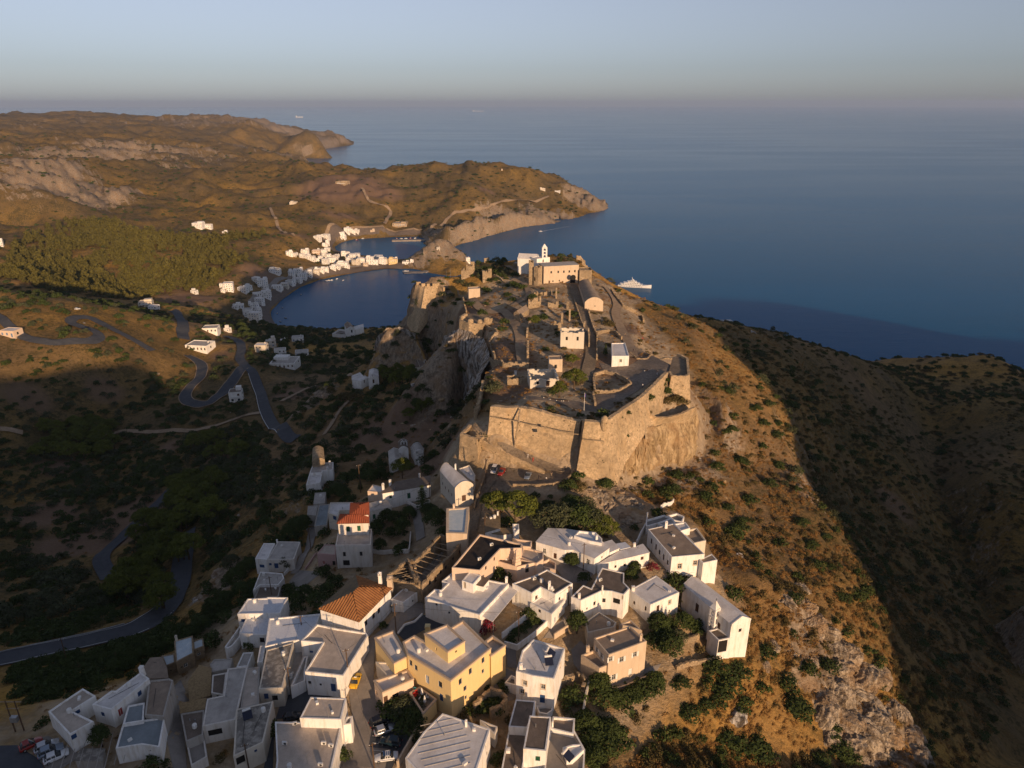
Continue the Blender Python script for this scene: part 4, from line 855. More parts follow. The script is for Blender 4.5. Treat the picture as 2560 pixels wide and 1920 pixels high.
def build_haze():
    b = MB(); b.box((0, 0, 200), (144000, 144000, 520))
    m = bpy.data.materials.new('haze_air'); m.use_nodes = True; t = m.node_tree; t.nodes.clear()
    o = t.nodes.new('ShaderNodeOutputMaterial'); v = t.nodes.new('ShaderNodeVolumePrincipled')
    v.inputs['Color'].default_value = (.46, .60, .86, 1); v.inputs['Density'].default_value = 2.7e-5; v.inputs['Anisotropy'].default_value = 0.0
    t.links.new(v.outputs[0], o.inputs['Volume'])
    ob = b.build('haze', m); tag(ob, 'pale sea haze lying over the whole coast', 'haze', kind='stuff')
build_haze()
# ---------------------------------------------------------------- house builder
def inset(P, d):
    n = len(P); out = []
    for i in range(n):
        a, b, c = Vector(P[i-1]), Vector(P[i]), Vector(P[(i+1) % n])
        e1 = (b-a).normalized(); e2 = (c-b).normalized()
        n1 = Vector((-e1.y, e1.x)); n2 = Vector((-e2.y, e2.x))
        m = n1+n2; l = m.length
        m = m/l if l > 1e-6 else n1
        k = max(.35, m.dot(n1)); q = b+m*(d/k); out.append((q.x, q.y))
    return out
WK = {  # kind: object name, pane, frame, shutters, surround
 'w': ('window', 'glass', 'frame', None), 'd': ('window', 'glass', 'brown', None), 't': ('window', 'glass', 'frame', 'tan'), 'f': ('window', 'frame', 'frame', None),
 'b': ('window', 'blue', 'blue', None), 'g': ('window', 'green', 'green', None), 'o': ('window', 'brown', 'brown', None), 'y': ('door', 'beam', 'frame', None), 'k': ('opening', 'dark', None, None),
 'h': ('window', 'glass', 'frame', 'frame'), 's': ('window', 'glass', 'lblue', None), 'B': ('door', 'blue', 'blue', None), 'O': ('door', 'brown', 'wood', None), 'G': ('door', 'green', 'green', None),
 'L': ('door', 'lblue', 'frame', None), 'R': ('door', 'redp', 'frame', None), 'H': ('door', 'frame', 'frame', None)}
_wc = {}
def win_meshes(k, w, h):
    key = (k, round(w, 1), round(h, 1))
    if key in _wc: return _wc[key]
    w, h = key[1], key[2]; nm, pane, fr, sh = WK[k]
    b = MB(); b.box((0, .17, 0), (w+.02, .04, h+.02)); p = b.mesh(nm, M[pane]); f = s = None
    if fr:
        b = MB(); t = .07
        for x in (-w/2+t/2, w/2-t/2): b.box((x, .12, 0), (t, .07, h))
        for z in (-h/2+t/2, h/2-t/2): b.box((0, .12, z), (w-2*t, .07, t))
        if fr == 'frame' and pane == 'glass':
            b.box((0, .12, 0), (.06, .06, h-2*t))
            b.box((0, .125, h*.12), (w-2*t, .05, .05))
        if pane != 'glass': b.box((0, .125, 0), (.05, .05, h-2*t))
        f = b.mesh('frame', M[fr])
    if sh == 'tan':
        b = MB()
        for x in (-w/2-.09, w/2+.09): b.box((x, -.02, 0), (.17, .06, h+.34))
        for z in (-h/2-.09, h/2+.09): b.box((0, -.02, z), (w, .06, .16))
        s = ('surround', [b.mesh('surround', M['beige'])])
    elif sh:
        L = []
        for sg in (-1, 1):
            b = MB(); b.box((sg*(w/2+w*.24), -.04, 0), (w*.46, .05, h)); L.append(b.mesh('shutter', M[sh]))
        s = ('shutter', L)
    _wc[key] = (nm, p, f, s); return _wc[key]
def place_window(root, k, w, h, org, ex, nin):
    nm, p, f, s = win_meshes(k, w, h)
    rz = math.atan2(ex.y, ex.x)
    o = inst(nm, p, Vector(org)-root.location, rz, parent=root)
    if f: link(bpy.data.objects.new('frame', f), o)
    if s:
        for me in s[1]: link(bpy.data.objects.new(s[0], me), o)
    return o
def assign_windows(v):
    P = v['P']; n = len(P); H = [[] for _ in P]
    C = Vector((0, 0, CAM_H))
    for (px, py, w, h, k) in v['win']:
        d = ray(px, py); best = None
        for i in range(n):
            a = Vector(P[i]); b = Vector(P[(i+1) % n]); e = b-a; L = e.length
            if L < w+.2: continue
            e = e/L; nr = Vector((e.y, -e.x)); den = d.x*nr.x+d.y*nr.y
            if den > -1e-6: continue
            t = (nr.x*a.x+nr.y*a.y)/den; q = C+d*t; u = (q.xy-a).dot(e)
            if t < 0 or u < -.8 or u > L+.8 or q.z > v['zt']+.3 or q.z < v['zb']-3.5: continue
            if best is None or t < best[0]: best = (t, i, u, q.z, L)
        if best:
            _, i, u, z, L = best; u = min(max(u, w/2+.15), L-w/2-.15); z = min(z, v['zt']-v['par']-h/2-.1)
            if any(abs(u-o[0]) < (w+o[2])/2+.1 and abs(z-o[1]) < (h+o[3])/2+.1 for o in H[i]): continue
            H[i].append((u, z, w, h, k))
    return H
def wall_face(mb, a, b, z0, z1, holes, depth=.22):
    a, b = Vector(a), Vector(b); e = b-a; L = e.length; e = e/L; nin = Vector((-e.y, e.x))
    def pt(u, z, d=0.0): q = a+e*u+nin*d; return (q.x, q.y, z)
    if not holes: mb.face([pt(0, z0), pt(L, z0), pt(L, z1), pt(0, z1)]); return
    us = sorted({0.0, L, *[round(x, 4) for h in holes for x in (h[0]-h[2]/2, h[0]+h[2]/2)]})
    zs = sorted({z0, z1, *[round(x, 4) for h in holes for x in (h[1]-h[3]/2, h[1]+h[3]/2)]})
    for i in range(len(us)-1):
        for j in range(len(zs)-1):
            cu, cz = (us[i]+us[i+1])/2, (zs[j]+zs[j+1])/2
            if any(abs(cu-h[0]) < h[2]/2 and abs(cz-h[1]) < h[3]/2 for h in holes): continue
            mb.face([pt(us[i], zs[j]), pt(us[i+1], zs[j]), pt(us[i+1], zs[j+1]), pt(us[i], zs[j+1])])
    for h in holes:
        u0, u1, q0, q1 = h[0]-h[2]/2, h[0]+h[2]/2, h[1]-h[3]/2, h[1]+h[3]/2
        mb.face([pt(u0, q0), pt(u0, q0, depth), pt(u0, q1, depth), pt(u0, q1)][::-1]); mb.face([pt(u1, q0), pt(u1, q0, depth), pt(u1, q1, depth), pt(u1, q1)])
        mb.face([pt(u0, q0), pt(u1, q0), pt(u1, q0, depth), pt(u0, q0, depth)]); mb.face([pt(u0, q1), pt(u1, q1), pt(u1, q1, depth), pt(u0, q1, depth)][::-1])
def chimney(root, loc, h, w, mat):
    b = MB(); x, y, z = loc
    b.hexa([(x-w/2, y-w/2, z-1.2), (x+w/2, y-w/2, z-1.2), (x+w/2, y+w/2, z-1.2), (x-w/2, y+w/2, z-1.2)],
           [(x-w*.4, y-w*.4, z+h*.72), (x+w*.4, y-w*.4, z+h*.72), (x+w*.4, y+w*.4, z+h*.72), (x-w*.4, y+w*.4, z+h*.72)])
    b.box((x, y, z+h*.75), (w*1.0, w*1.0, h*.06))
    for sx in (-1, 1):
        for sy in (-1, 1): b.box((x+sx*w*.3, y+sy*w*.3, z+h*.83), (w*.16, w*.16, h*.12))
    b.box((x, y, z+h*.9), (w*.95, w*.95, h*.05)); b.lathe([(w*.5, h*.925), (w*.3, h*.98), (w*.05, h*1.02)], (x, y, z), 4)
    o = b.build('chimney', M[mat], root, loc=-root.location)
    b = MB(); b.box((x, y, z+h*.83), (w*.42, w*.42, h*.11)); b.build('flue', M['dark'], o)
def bellarch(root, loc, w, h, n):
    x, y, z = loc; b = MB(); t = .5; rz = 0
    b.box((x, y, z+h*.12), (w, t, h*.24)); pw = .28
    for k in range(n+1): b.box((x-w/2+pw/2+(w-pw)*k/n, y, z+h*.45), (pw, t, h*.42))
    ow = (w-pw)/n
    for k in range(n):                                   # arch heads as faceted half rings
        cx = x-w/2+pw/2+ow*(k+.5); r = (ow-pw)/2
        for s in range(6):
            a0, a1 = math.pi*s/6, math.pi*(s+1)/6; R = r+.26
            q = [(cx+r*math.cos(a0), z+h*.66+r*math.sin(a0)), (cx+R*math.cos(a0), z+h*.66+R*math.sin(a0)), (cx+R*math.cos(a1), z+h*.66+R*math.sin(a1)), (cx+r*math.cos(a1), z+h*.66+r*math.sin(a1))]
            b.hexa([(p[0], y-t/2, p[1]) for p in q], [(p[0], y+t/2, p[1]) for p in q])
        b.hexa([(cx-ow/2, y-t/2, z+h*.78), (cx+ow/2, y-t/2, z+h*.78), (cx+ow/2, y+t/2, z+h*.78), (cx-ow/2, y+t/2, z+h*.78)],
               [(cx-.06, y-t/2, z+h*1.0), (cx+.06, y-t/2, z+h*1.0), (cx+.06, y+t/2, z+h*1.0), (cx-.06, y+t/2, z+h*1.0)])
    o = b.build('bell_arch', M['white'], root, loc=-root.location)
    for k in range(n):
        b = MB(); b.lathe([(.28, 0), (.22, .12), (.16, .3), (.06, .38)], (x-w/2+pw/2+ow*(k+.5), y, z+h*.46), 8); b.build('bell', M['iron'], o)
def belltower(root, loc, w, h, rz=.6, mat='white'):
    x, y, z = loc; ca, sa = math.cos(rz), math.sin(rz); b = MB()
    def bx(cx, cy, cz, dx, dy, dz): b.box((x+cx*ca-cy*sa, y+cx*sa+cy*ca, z+cz), (dx, dy, dz), rz)
    bx(0, 0, -1.6, w, w, 3.4); lv = (h-1.9)/3
    for k in range(3):
        z0 = .1+k*lv; p = w*.27
        for sx in (-1, 1):
            for sy in (-1, 1): bx(sx*(w-p)/2, sy*(w-p)/2, z0+lv*.36, p, p, lv*.72)
        bx(0, 0, z0+lv*.86, w*.985, w*.985, lv*.28); bx(0, 0, z0+lv*.99, w*1.08, w*1.08, .12)
        for q in range(4):                                # arch spandrels
            t = rz+q*math.pi/2
            for sg in (-1, 1):
                lx, ly = sg*w*.19, w*.36
                b.box((x+lx*math.cos(t)-ly*math.sin(t), y+lx*math.sin(t)+ly*math.cos(t), z+z0+lv*.66), (w*.12, w*.2, lv*.12), t)
    o = b.build('bell_tower', M[mat], root, loc=-root.location)
    b = MB(); b.lathe([(w*.66, 0), (w*.06, 1.9)], (0, 0, 0), 4); s = b.build('spire', M[mat], o, loc=(x, y, z+h-1.75)); s.rotation_euler.z = rz+math.pi/4
    b = MB(); b.box((x, y, z+h+.5), (.08, .08, .8)); b.box((x, y, z+h+.65), (.4, .08, .08)); b.build('cross', M['iron'], o)
def stepchim(root, loc, h):
    b = MB(); x, y, z = loc
    for k, (w, q) in enumerate(((1.7, .22), (1.35, .4), (1.0, .58), (.72, .85))):
        z0 = -1.0 if k == 0 else h*(.0, .22, .4, .58)[k]; b.box((x, y, z+(z0+h*q)/2), (w, w, h*q-z0), .5)
    b.lathe([(.62, h*.85), (.45, h*.9), (.1, h)], (x, y, z), 6); b.build('chimney', M['peach'], root, loc=-root.location)
def tile_faces(mb, a, b, W, zt, slope, mat, over=.35):
    a, b = Vector(a), Vector(b); e = b-a; L = e.length; e = e/L; nin = Vector((-e.y, e.x)); n = max(3, int(L/.62)); st = L/n
    for k in range(n):
        us = (k*st, (k+.5)*st, (k+1)*st); pts = []
        for q, u in enumerate(us):
            d = min(u, L-u, W/2); lift = .17 if q == 1 else 0.0
            d = max(d, .02); p0 = a+e*u; p1 = a+e*u+nin*d
            pts.append(((p0.x, p0.y, zt+lift), (p1.x, p1.y, zt+d*slope+lift)))
        for q in (0, 1): mb.face([pts[q][0], pts[q+1][0], pts[q+1][1], pts[q][1]], mat)
def build_vol(root, v):
    P = v['P']; n = len(P); zt, zb, par = v['zt'], v['zb'], v['par']; kind = v['kind']; z0 = zb-4.5; loc = -root.location
    H = assign_windows(v); wm = v['wall']
    if v.get('slab'):
        b = MB(); b.prism(P, zt-v['slab'], zt, bottom=True)
        cx = sum(p[0] for p in P)/n; cy = sum(p[1] for p in P)/n
        b.build('awning', M[v['roof']], root, loc=loc)
        for p in P:
            q = (p[0]*.93+cx*.07, p[1]*.93+cy*.07); b = MB(); b.tube((*q, z0), (*q, zt-v['slab']), .07, .07, 6); b.build('post', M['metal'], root, loc=loc)
        return
    if kind == 'shell':
        I = inset(P, .6); b = MB()
        for i in range(n):
            j = (i+1) % n; wall_face(b, P[i], P[j], z0, zt-.45, H[i], .5); b.face([(*I[j], zb), (*I[i], zb), (*I[i], zt-.45), (*I[j], zt-.45)])
            a, c = Vector(P[i]), Vector(P[j]); ai, ci = Vector(I[i]), Vector(I[j]); m = max(2, int((c-a).length/1.1))
            hs = [.45+random.uniform(-.45, .25) for _ in range(m)]
            for k in range(m):
                t0, t1 = k/m, (k+1)/m; q = [a.lerp(c, t0), a.lerp(c, t1), ai.lerp(ci, t1), ai.lerp(ci, t0)]
                b.hexa([(p.x, p.y, zt-.46) for p in q], [(p.x, p.y, zt-.45+hs[k]+random.uniform(-.08, .08)) for p in q])
        b.build('wall', M[wm], root, loc=loc)
        b = MB(); b.face([(*p, zb+.4) for p in I]); b.build('rubble_floor', M['r_old'], root, loc=loc)
        xs = [Vector(p) for p in I]; e = max(((xs[(i+1) % n]-xs[i]).length, i) for i in range(n))[1]
        a, c = xs[e], xs[(e+1) % n]; d = (c-a).normalized(); nn = Vector((-d.y, d.x)); W = max((p-a).dot(nn) for p in xs)*.8
        for k in range(v.get('beams', 0)):
            t = (k+.5)/v['beams']; p = a.lerp(c, t)+nn*.02; q = p+nn*W+d*random.uniform(-.2, .2)
            b = MB(); b.tube((p.x, p.y, zt-.9), (q.x, q.y, zt-.7+random.uniform(-.5, .2)), .13, .11, 5); b.build('beam', M['beam'], root, loc=loc)
    else:
        b = MB(); top = zt
        for i in range(n): wall_face(b, P[i], P[(i+1) % n], z0, top, H[i])
        if kind == 'flat':
            pw = v.get('inset', .3); I = inset(P, pw); capm = 0
            if par > .1 and v.get('cap') is None:
                for i in range(n):
                    j = (i+1) % n; b.face([(*P[i], zt), (*P[j], zt), (*I[j], zt), (*I[i], zt)]); b.face([(*I[j], zt-par), (*I[i], zt-par), (*I[i], zt), (*I[j], zt)])
        b.build('wall', M[wm], root, loc=loc)
        if kind == 'flat':
            if v.get('cap'):
                c = MB(); O = inset(P, -.1); I = inset(P, pw)
                for i in range(n):
                    j = (i+1) % n
                    c.face([(*O[i], zt+.1), (*O[j], zt+.1), (*I[j], zt+.1), (*I[i], zt+.1)]); c.face([(*I[j], zt-par), (*I[i], zt-par), (*I[i], zt+.1), (*I[j], zt+.1)])
                    c.face([(*O[i], zt-.3), (*O[j], zt-.3), (*O[j], zt+.1), (*O[i], zt+.1)]); c.face([(*O[j], zt-.3), (*O[i], zt-.3), (*P[i], zt-.3), (*P[j], zt-.3)])
                c.build('parapet', M[v['cap']], root, loc=loc)
            r = MB(); 
            if par > .1: r.face([(*p, zt-par+.02) for p in inset(P, pw*.9)])
            else:
                O = inset(P, -.12); r.prism(O, zt, zt+.12, bottom=True)
            ro = r.build('roof', M[v['roof']], root, loc=loc)
            if v.get('ribs'):
                a, c, d = Vector(P[0]), Vector(P[1]), Vector(P[-1])
                xs = [Vector(p) for p in P]; e = (Vector(P[1])-Vector(P[0])).normalized(); f = Vector((-e.y, e.x))
                cen = sum(xs, Vector((0, 0)))/n
                for k in range(-4, 5):
                    s = cen+f*(k*1.55); rr = MB(); ln = 5.0-abs(k)*.35
                    rr.box((s.x, s.y, zt+.15 if par <= .1 else zt-par+.05), (ln*2, .09, .08), math.atan2(e.y, e.x)); rr.build('roof_seam', M['r_grey'], root, loc=loc)
        elif kind == 'hip':
            Q = inset(P, -.35); q = [Vector(p) for p in Q]; L0, L1 = (q[1]-q[0]).length, (q[2]-q[1]).length; W = min(L0, L1); sl = v['rise']/(W/2)
            r = MB(); mats = [M[v['roof']], M[v.get('back', v['roof'])]]
            for i in range(4):
                e = (q[(i+1) % 4]-q[i]).normalized(); nrm = Vector((e.y, -e.x)); mi = 1 if nrm.x < -.35 and nrm.y > -.2 else 0
                tile_faces(r, Q[i], Q[(i+1) % 4], W, zt, sl, mi)
            r.face([(*p, zt-.02) for p in Q][::-1])
            ob = r.build('roof_tiles', mats, root, loc=loc); ob['kind'] = 'stuff'
        elif kind in ('gable', 'barrel'):
            Q = [Vector(p) for p in P]
            # ridge runs along the longer pair of sides
            if (Q[1]-Q[0]).length > (Q[2]-Q[1]).length: Q = Q[1:]+Q[:1]
            a, b2, c, d = Q        # gable ends a-b2 and c-d ; ridge from mid(a,b2) to mid(c,d)
            seg = 2 if kind == 'gable' else 10; r = MB(); prof = []
            for k in range(seg+1):
                t = k/seg; hgt = v['rise']*(1-abs(2*t-1)) if kind == 'gable' else v['rise']*math.sin(math.pi*t)**.8
                p0 = a.lerp(b2, t); p1 = d.lerp(c, t); prof.append(((p0.x, p0.y, zt+hgt), (p1.x, p1.y, zt+hgt)))
            for k in range(seg): r.face([prof[k][0], prof[k+1][0], prof[k+1][1], prof[k][1]])
            r.build('roof', M[v['roof']], root, loc=loc, smooth=(kind == 'barrel'))
            e0 = [p[0] for p in prof]; e1 = [p[1] for p in prof]
            for side, pts in ((0, e0), (1, e1)):
                g = MB()
                dirv = ((a-d) if side == 0 else (d-a)).normalized()*.1
                f0 = [(p[0]+dirv.x, p[1]+dirv.y, p[2]+.12) for p in pts]; base0 = [(pts[0][0], pts[0][1], zt-.5), (pts[-1][0], pts[-1][1], zt-.5)]
                ring = [(base0[0][0]+dirv.x, base0[0][1]+dirv.y, zt-.5)]+f0+[(base0[1][0]+dirv.x, base0[1][1]+dirv.y, zt-.5)]
                back = [(p[0]-2.6*dirv.x, p[1]-2.6*dirv.y, p[2]) for p in ring]
                g.face(ring if side == 0 else ring[::-1])
                for k in range(len(ring)-1): g.face([ring[k], back[k], back[k+1], ring[k+1]])
                g.build('gable', M[wm], root, loc=loc)
    for i in range(n):
        a, c = Vector(P[i]), Vector(P[(i+1) % n]); e = (c-a).normalized(); nin = Vector((-e.y, e.x))
        for (u, z, w, h, k) in H[i]:
            q = a+e*u; place_window(root, k, w, h, (q.x, q.y, z), e, nin)
def build_house(name, label, cat, vols, ex):
    P = vols[0]['P']; c = (sum(p[0] for p in P)/len(P), sum(p[1] for p in P)/len(P), min(v['zb'] for v in vols))
    root = empty(name, c); tag(root, label, cat)
    for v in vols: build_vol(root, v)
    for e in ex:
        if e[0] == 'chim': chimney(root, e[1], e[2], e[3], e[4])
        elif e[0] == 'bellarch': bellarch(root, e[1], *e[2:])
        elif e[0] == 'belltower': belltower(root, e[1], *e[2:])
        elif e[0] == 'stepchim': stepchim(root, e[1], e[2])
    return root
def clutter(root, v, rn):
    P = inset(v['P'], .9); z = v['zt']-v['par']+.02 if v['par'] > .1 else v['zt']+.12; n = len(P); loc = -root.location
    cx, cy = sum(p[0] for p in P)/n, sum(p[1] for p in P)/n
    for k in range(rn.choice((1, 2, 2, 3))):
        p = P[rn.randrange(n)]; t = rn.uniform(.15, .75); x, y = p[0]+(cx-p[0])*t, p[1]+(cy-p[1])*t; kind = rn.random(); b = MB(); rz = rn.uniform(0, 3)
        if kind < .35: b.box((x, y, z+.22), (rn.uniform(.5, .9), rn.uniform(.4, .7), .44), rz); b.build('roof_vent', M['frame'], root, loc=loc)
        elif kind < .6: b.tube((x, y, z-.1), (x, y, z+rn.uniform(.6, 1.1)), .09, .09, 7); b.build('vent_pipe', M['metal'], root, loc=loc)
        elif kind < .8: b.lathe([(.42, 0), (.46, .1), (.46, .85), (.3, 1.0), (.08, 1.05)], (x, y, z), 12); b.build('water_tank', M['frame'], root, loc=loc)
        else:
            q = P[rn.randrange(n)]; x2, y2 = q[0]+(cx-q[0])*.4, q[1]+(cy-q[1])*.4; b.tube((x, y, z+.06), (x2, y2, z+.06), .04, .04, 5); b.build('roof_pipe', M['iron'], root, loc=loc)
RC = random.Random(12)
for h in HOUSES:
    r_ = build_house(*h)
    for v in h[3]:
        if v['kind'] == 'flat' and v['par'] < .6 and v['wall'] and not v.get('slab'):
            P = v['P']; ar = abs(sum(P[i][0]*P[(i+1) % len(P)][1]-P[(i+1) % len(P)][0]*P[i][1] for i in range(len(P))))/2
            if ar > 22 and v['roof'] not in ('reed', 'r_glass'): clutter(r_, v, RC)
# ---------------------------------------------------------------- finding the ground seen at a place of the photograph
_T = np.geomspace(70, 9000, 1300)
def hit(px, py):
    d = ray(px, py); n = d.length; t = _T/n
    x, y, z = d.x*t, d.y*t, CAM_H+d.z*t
    g = np.maximum(ground_z(x, y), 0.0) ; k = np.argmax(z <= g)
    if z[k] > g[k]: return None
    if k == 0: return (float(x[0]), float(y[0]), float(g[0]))
    a = z[k-1]-g[k-1]; b = g[k]-z[k]; f = a/max(a+b, 1e-9)
    X = x[k-1]+(x[k]-x[k-1])*f; Y = y[k-1]+(y[k]-y[k-1])*f
    return (float(X), float(Y), max(0.0, ground_at(X, Y)))
def hT(p): return hit(*S(p))
# ---------------------------------------------------------------- castle
MID = Vector((45, 300))
def fort_part(root, name, secs, thick=1.6, mat='fort', deep=4.0, inner=3.0, top_noise=.25, rough=.22):
    """secs: (top px, top z, foot px, foot z); battered outer face, walkway and inner face"""
    T = [Vector((*GT(s[0], s[1]), s[1])) for s in secs]; B = [Vector((*GT(s[2], s[3]), s[3])) for s in secs]
    return wall_mesh(root, name, T, B, thick, mat, deep, inner, top_noise, rough)
def wall_mesh(root, name, T, B, thick=1.6, mat='fort', deep=4.0, inner=3.0, top_noise=.25, rough=.22, mid=None):
    mid = mid or MID; tp = []; bt = []
    for i in range(len(T)-1):
        n = max(1, int((T[i+1]-T[i]).length/1.0))
        for k in range(n+(i == len(T)-2)):
            f = k/n; t = T[i].lerp(T[i+1], f); b = B[i].lerp(B[i+1], f); dz = random.uniform(-top_noise, top_noise*.4)
            d = (b-t); b = b+d.normalized()*deep; tp.append(t+Vector((0, 0, dz))); bt.append(b)
    mb = MB(); rows = 14; n = len(tp); grid = []
    for i in range(n):
        col = []
        for r in range(rows+1):
            p = tp[i].lerp(bt[i], r/rows)
            o = (vnoise(i*.5, r*.7, 5)-.5)*rough*2 if 0 < r else 0
            out = (p.xy-mid).normalized() if (bt[i].xy-tp[i].xy).length < .3 else (bt[i].xy-tp[i].xy).normalized()
            col.append(Vector((p.x+out.x*o, p.y+out.y*o, p.z)))
        grid.append(col)
    for i in range(n-1):
        for r in range(rows): mb.face([grid[i][r+1], grid[i+1][r+1], grid[i+1][r], grid[i][r]])
    for i in range(n-1):
        e = (tp[i+1].xy-tp[i].xy).normalized(); nn = Vector((-e.y, e.x))
        if nn.dot(mid-tp[i].xy) < 0: nn = -nn
        q = nn*thick
        a, b = tp[i], tp[i+1]; a2, b2 = Vector((a.x+q.x, a.y+q.y, a.z)), Vector((b.x+q.x, b.y+q.y, b.z))
        mb.face([a, b, b2, a2]); mb.face([a2, b2, b2-Vector((0, 0, inner)), a2-Vector((0, 0, inner))])
        if i in (0, n-2):
            p, p2 = (a, a2) if i == 0 else (b, b2); mb.face([p, p2, p2-Vector((0, 0, inner)), p-Vector((0, 0, inner))])
    me = mb.mesh(name, M[mat]); bm = bmesh.new(); bm.from_mesh(me); bmesh.ops.remove_doubles(bm, verts=bm.verts, dist=.01); bmesh.ops.recalc_face_normals(bm, faces=bm.faces); bm.to_mesh(me); bm.free()
    o = bpy.data.objects.new(name, me)
    if root is not None: o.location = -root.location
    return link(o, root)
def low_wall(name, label, pts, h=1.2, th=.6, mat='ruin', z=None, cat='wall', group=None, world=None, ragged=.25):
    W = world or [Vector(hT(p)) if z is None else Vector((*GT(p, z), z)) for p in pts]
    mb = MB(); n = 0
    for i in range(len(W)-1):
        a, b = W[i].xy, W[i+1].xy; L = (b-a).length; m = max(1, int(L/.9)); e = (b-a).normalized(); nn = Vector((-e.y, e.x))*th/2
        f = np.arange(m+1)/m; gs = ground_z(a.x+(b.x-a.x)*f, a.y+(b.y-a.y)*f)
        for k in range(m):
            p, q = a.lerp(b, k/m), a.lerp(b, (k+1)/m); g0, g1 = float(gs[k]), float(gs[k+1])
            if z is not None: g0, g1 = max(g0, z-2), max(g1, z-2)
            h0 = h*(1+random.uniform(-ragged, ragged)); h1 = h*(1+random.uniform(-ragged, ragged))*.5+h0*.5
            mb.hexa([(*(p-nn), g0-1), (*(q-nn), g1-1), (*(q+nn), g1-1), (*(p+nn), g0-1)], [(*(p-nn), g0+h0), (*(q-nn), g1+h1), (*(q+nn), g1+h1), (*(p+nn), g0+h0)])
    o = mb.build(name, M[mat]); tag(o, label, cat, group, 'thing'); WALLS.append([tuple(w.xy) for w in W]); return o
WALLS = []
def front_vol(a, b, zt, zb, depth, *r, **k):
    A, B = Vector(GT(a, zt)), Vector(GT(b, zt)); e = (B-A).normalized(); n = Vector((-e.y, e.x)); 
    if n.y < 0: n = -n
    d = dict(P=[tuple(A), tuple(B), tuple(B+n*depth), tuple(A+n*depth)], zt=zt, zb=zb, wall='ruin', roof='r_grey', par=.3, kind='flat', win=[])
    d.update(k); d['win'] = [(*S(w[:2]), *w[2:]) for w in d['win']]
    P = d['P']; ar = sum(P[i][0]*P[(i+1) % 4][1]-P[(i+1) % 4][0]*P[i][1] for i in range(4))
    if ar < 0: d['P'] = P[::-1]
    return d
def crag(name, T, B, mat, rough=1.6, out=1.2, mid=None, rows=26, cols=90):
    T = [Vector((*GT(p[:2], p[2]), p[2])) for p in T]; B = [Vector((*GT(p[:2], p[2]), p[2]-2)) for p in B]; mid = mid or MID
    def at(P, t):
        f = t*(len(P)-1); i = min(int(f), len(P)-2); return P[i].lerp(P[i+1], f-i)
    mb = MB(); I, R_ = np.meshgrid(np.arange(cols+1), np.arange(rows+1)); nz = fbm(I*.16, R_*.11, 5, 71, True)*rough+fbm(I*.05, R_*.07, 3, 75)*rough*1.3
    for r in range(rows+1):
        for i in range(cols+1):
            a, b = at(T, i/cols), at(B, i/cols); p = a.lerp(b, r/rows); o = (p.xy-mid).normalized()*(out*min(1, r/3)*min(1, i/5, (cols-i)/5)+float(nz[r, i])*min(1, r/4)); mb.v.append((p.x+o.x, p.y+o.y, p.z+(.5 if r == 0 else 0)+float(nz[r, i])*.35))
    n = cols+1
    for r in range(rows):
        for i in range(cols): mb.f.append((r*n+i, (r+1)*n+i, (r+1)*n+i+1, r*n+i+1)); mb.m.append(0)
    me = mb.mesh(name, M[mat], False); o = link(bpy.data.objects.new(name, me)); o['kind'] = 'structure'; return o
tile(0, 0, 2212)
crag('cliff', [(1108, 842, 189), (1130, 836, 194), (1147, 827, 198.5), (1180, 836, 199), (1208, 850, 199), (1222, 880, 199), (1225, 905, 199), (1203, 935, 197.5), (1200, 965, 197)],
     [(1108, 968, 157), (1118, 978, 157), (1140, 995, 158), (1155, 1010, 158), (1163, 1018, 158), (1172, 1026, 160), (1185, 1036, 162), (1192, 1050, 168), (1196, 1066, 174)], 'cliff', 2.4, 2.2)
crag('cliff', [(938, 868, 160), (950, 845, 170), (966, 824, 179), (1000, 821, 180), (1040, 837, 179)], [(932, 895, 152), (945, 895, 153), (958, 897, 155), (1000, 903, 156), (1035, 896, 158)], 'cliff', 1.8, 1.2, cols=60)
tile(700, 760)
crag('cliff', [(265, 830, 146), (320, 765, 148), (400, 800, 148), (450, 900, 147)], [(225, 1070, 131), (290, 1085, 132), (350, 1095, 132), (445, 1065, 134)], 'cliff', 1.6, .8, Vector((-60, 330)), cols=50)
tile(1120, 900)
crag('rock_face', [(1440, 800, 191), (1530, 720, 193), (1620, 640, 194.5), (1700, 612, 194.5), (1850, 575, 192.5), (2000, 535, 191), (2155, 470, 189.5)], [(1435, 1120, 182), (1530, 1040, 179.5), (1620, 1010, 178.5), (1700, 995, 177.5), (1850, 945, 175.5), (2000, 890, 174.5), (2165, 800, 173.5)], 'cliffw', 1.8, 1.0, Vector((45, 290)), 22, 90)
tile(1120, 900)
fw = empty('fortress_wall', (40, 208, 190)); tag(fw, 'great battered stone wall of the castle facing the village, above the ramp', 'fortress wall')
fort_part(fw, 'curtain_wall', [((366, 400), 207.4, (340, 665), 197.3), ((490, 412), 207.4, (455, 702), 196), ((620, 408), 207.4, (577, 755), 194.3), ((780, 440), 206.7, (700, 808), 192.4), ((930, 480), 205.6, (830, 862), 190.7), ((1050, 512), 204.8, (950, 918), 189.6), ((1144, 530), 204.7, (1088, 935), 188.9)], 1.8)
fort_part(fw, 'bastion_wall', [((1150, 505), 204.6, (1120, 900), 189.5), ((1182, 530), 206.3, (1114, 935), 191.3), ((1260, 536), 206.2, (1240, 1000), 189), ((1345, 545), 206.0, (1412, 1085), 186)], 1.8)
fort_part(fw, 'flank_wall', [((1345, 545), 206.0, (1412, 1085), 186), ((1500, 440), 205.6, (1520, 800), 192), ((1690, 310), 205.2, (1690, 560), 197), ((1800, 205), 205.1, (1795, 440), 197.5), ((1905, 100), 205.0, (1880, 350), 197)], 1.3)
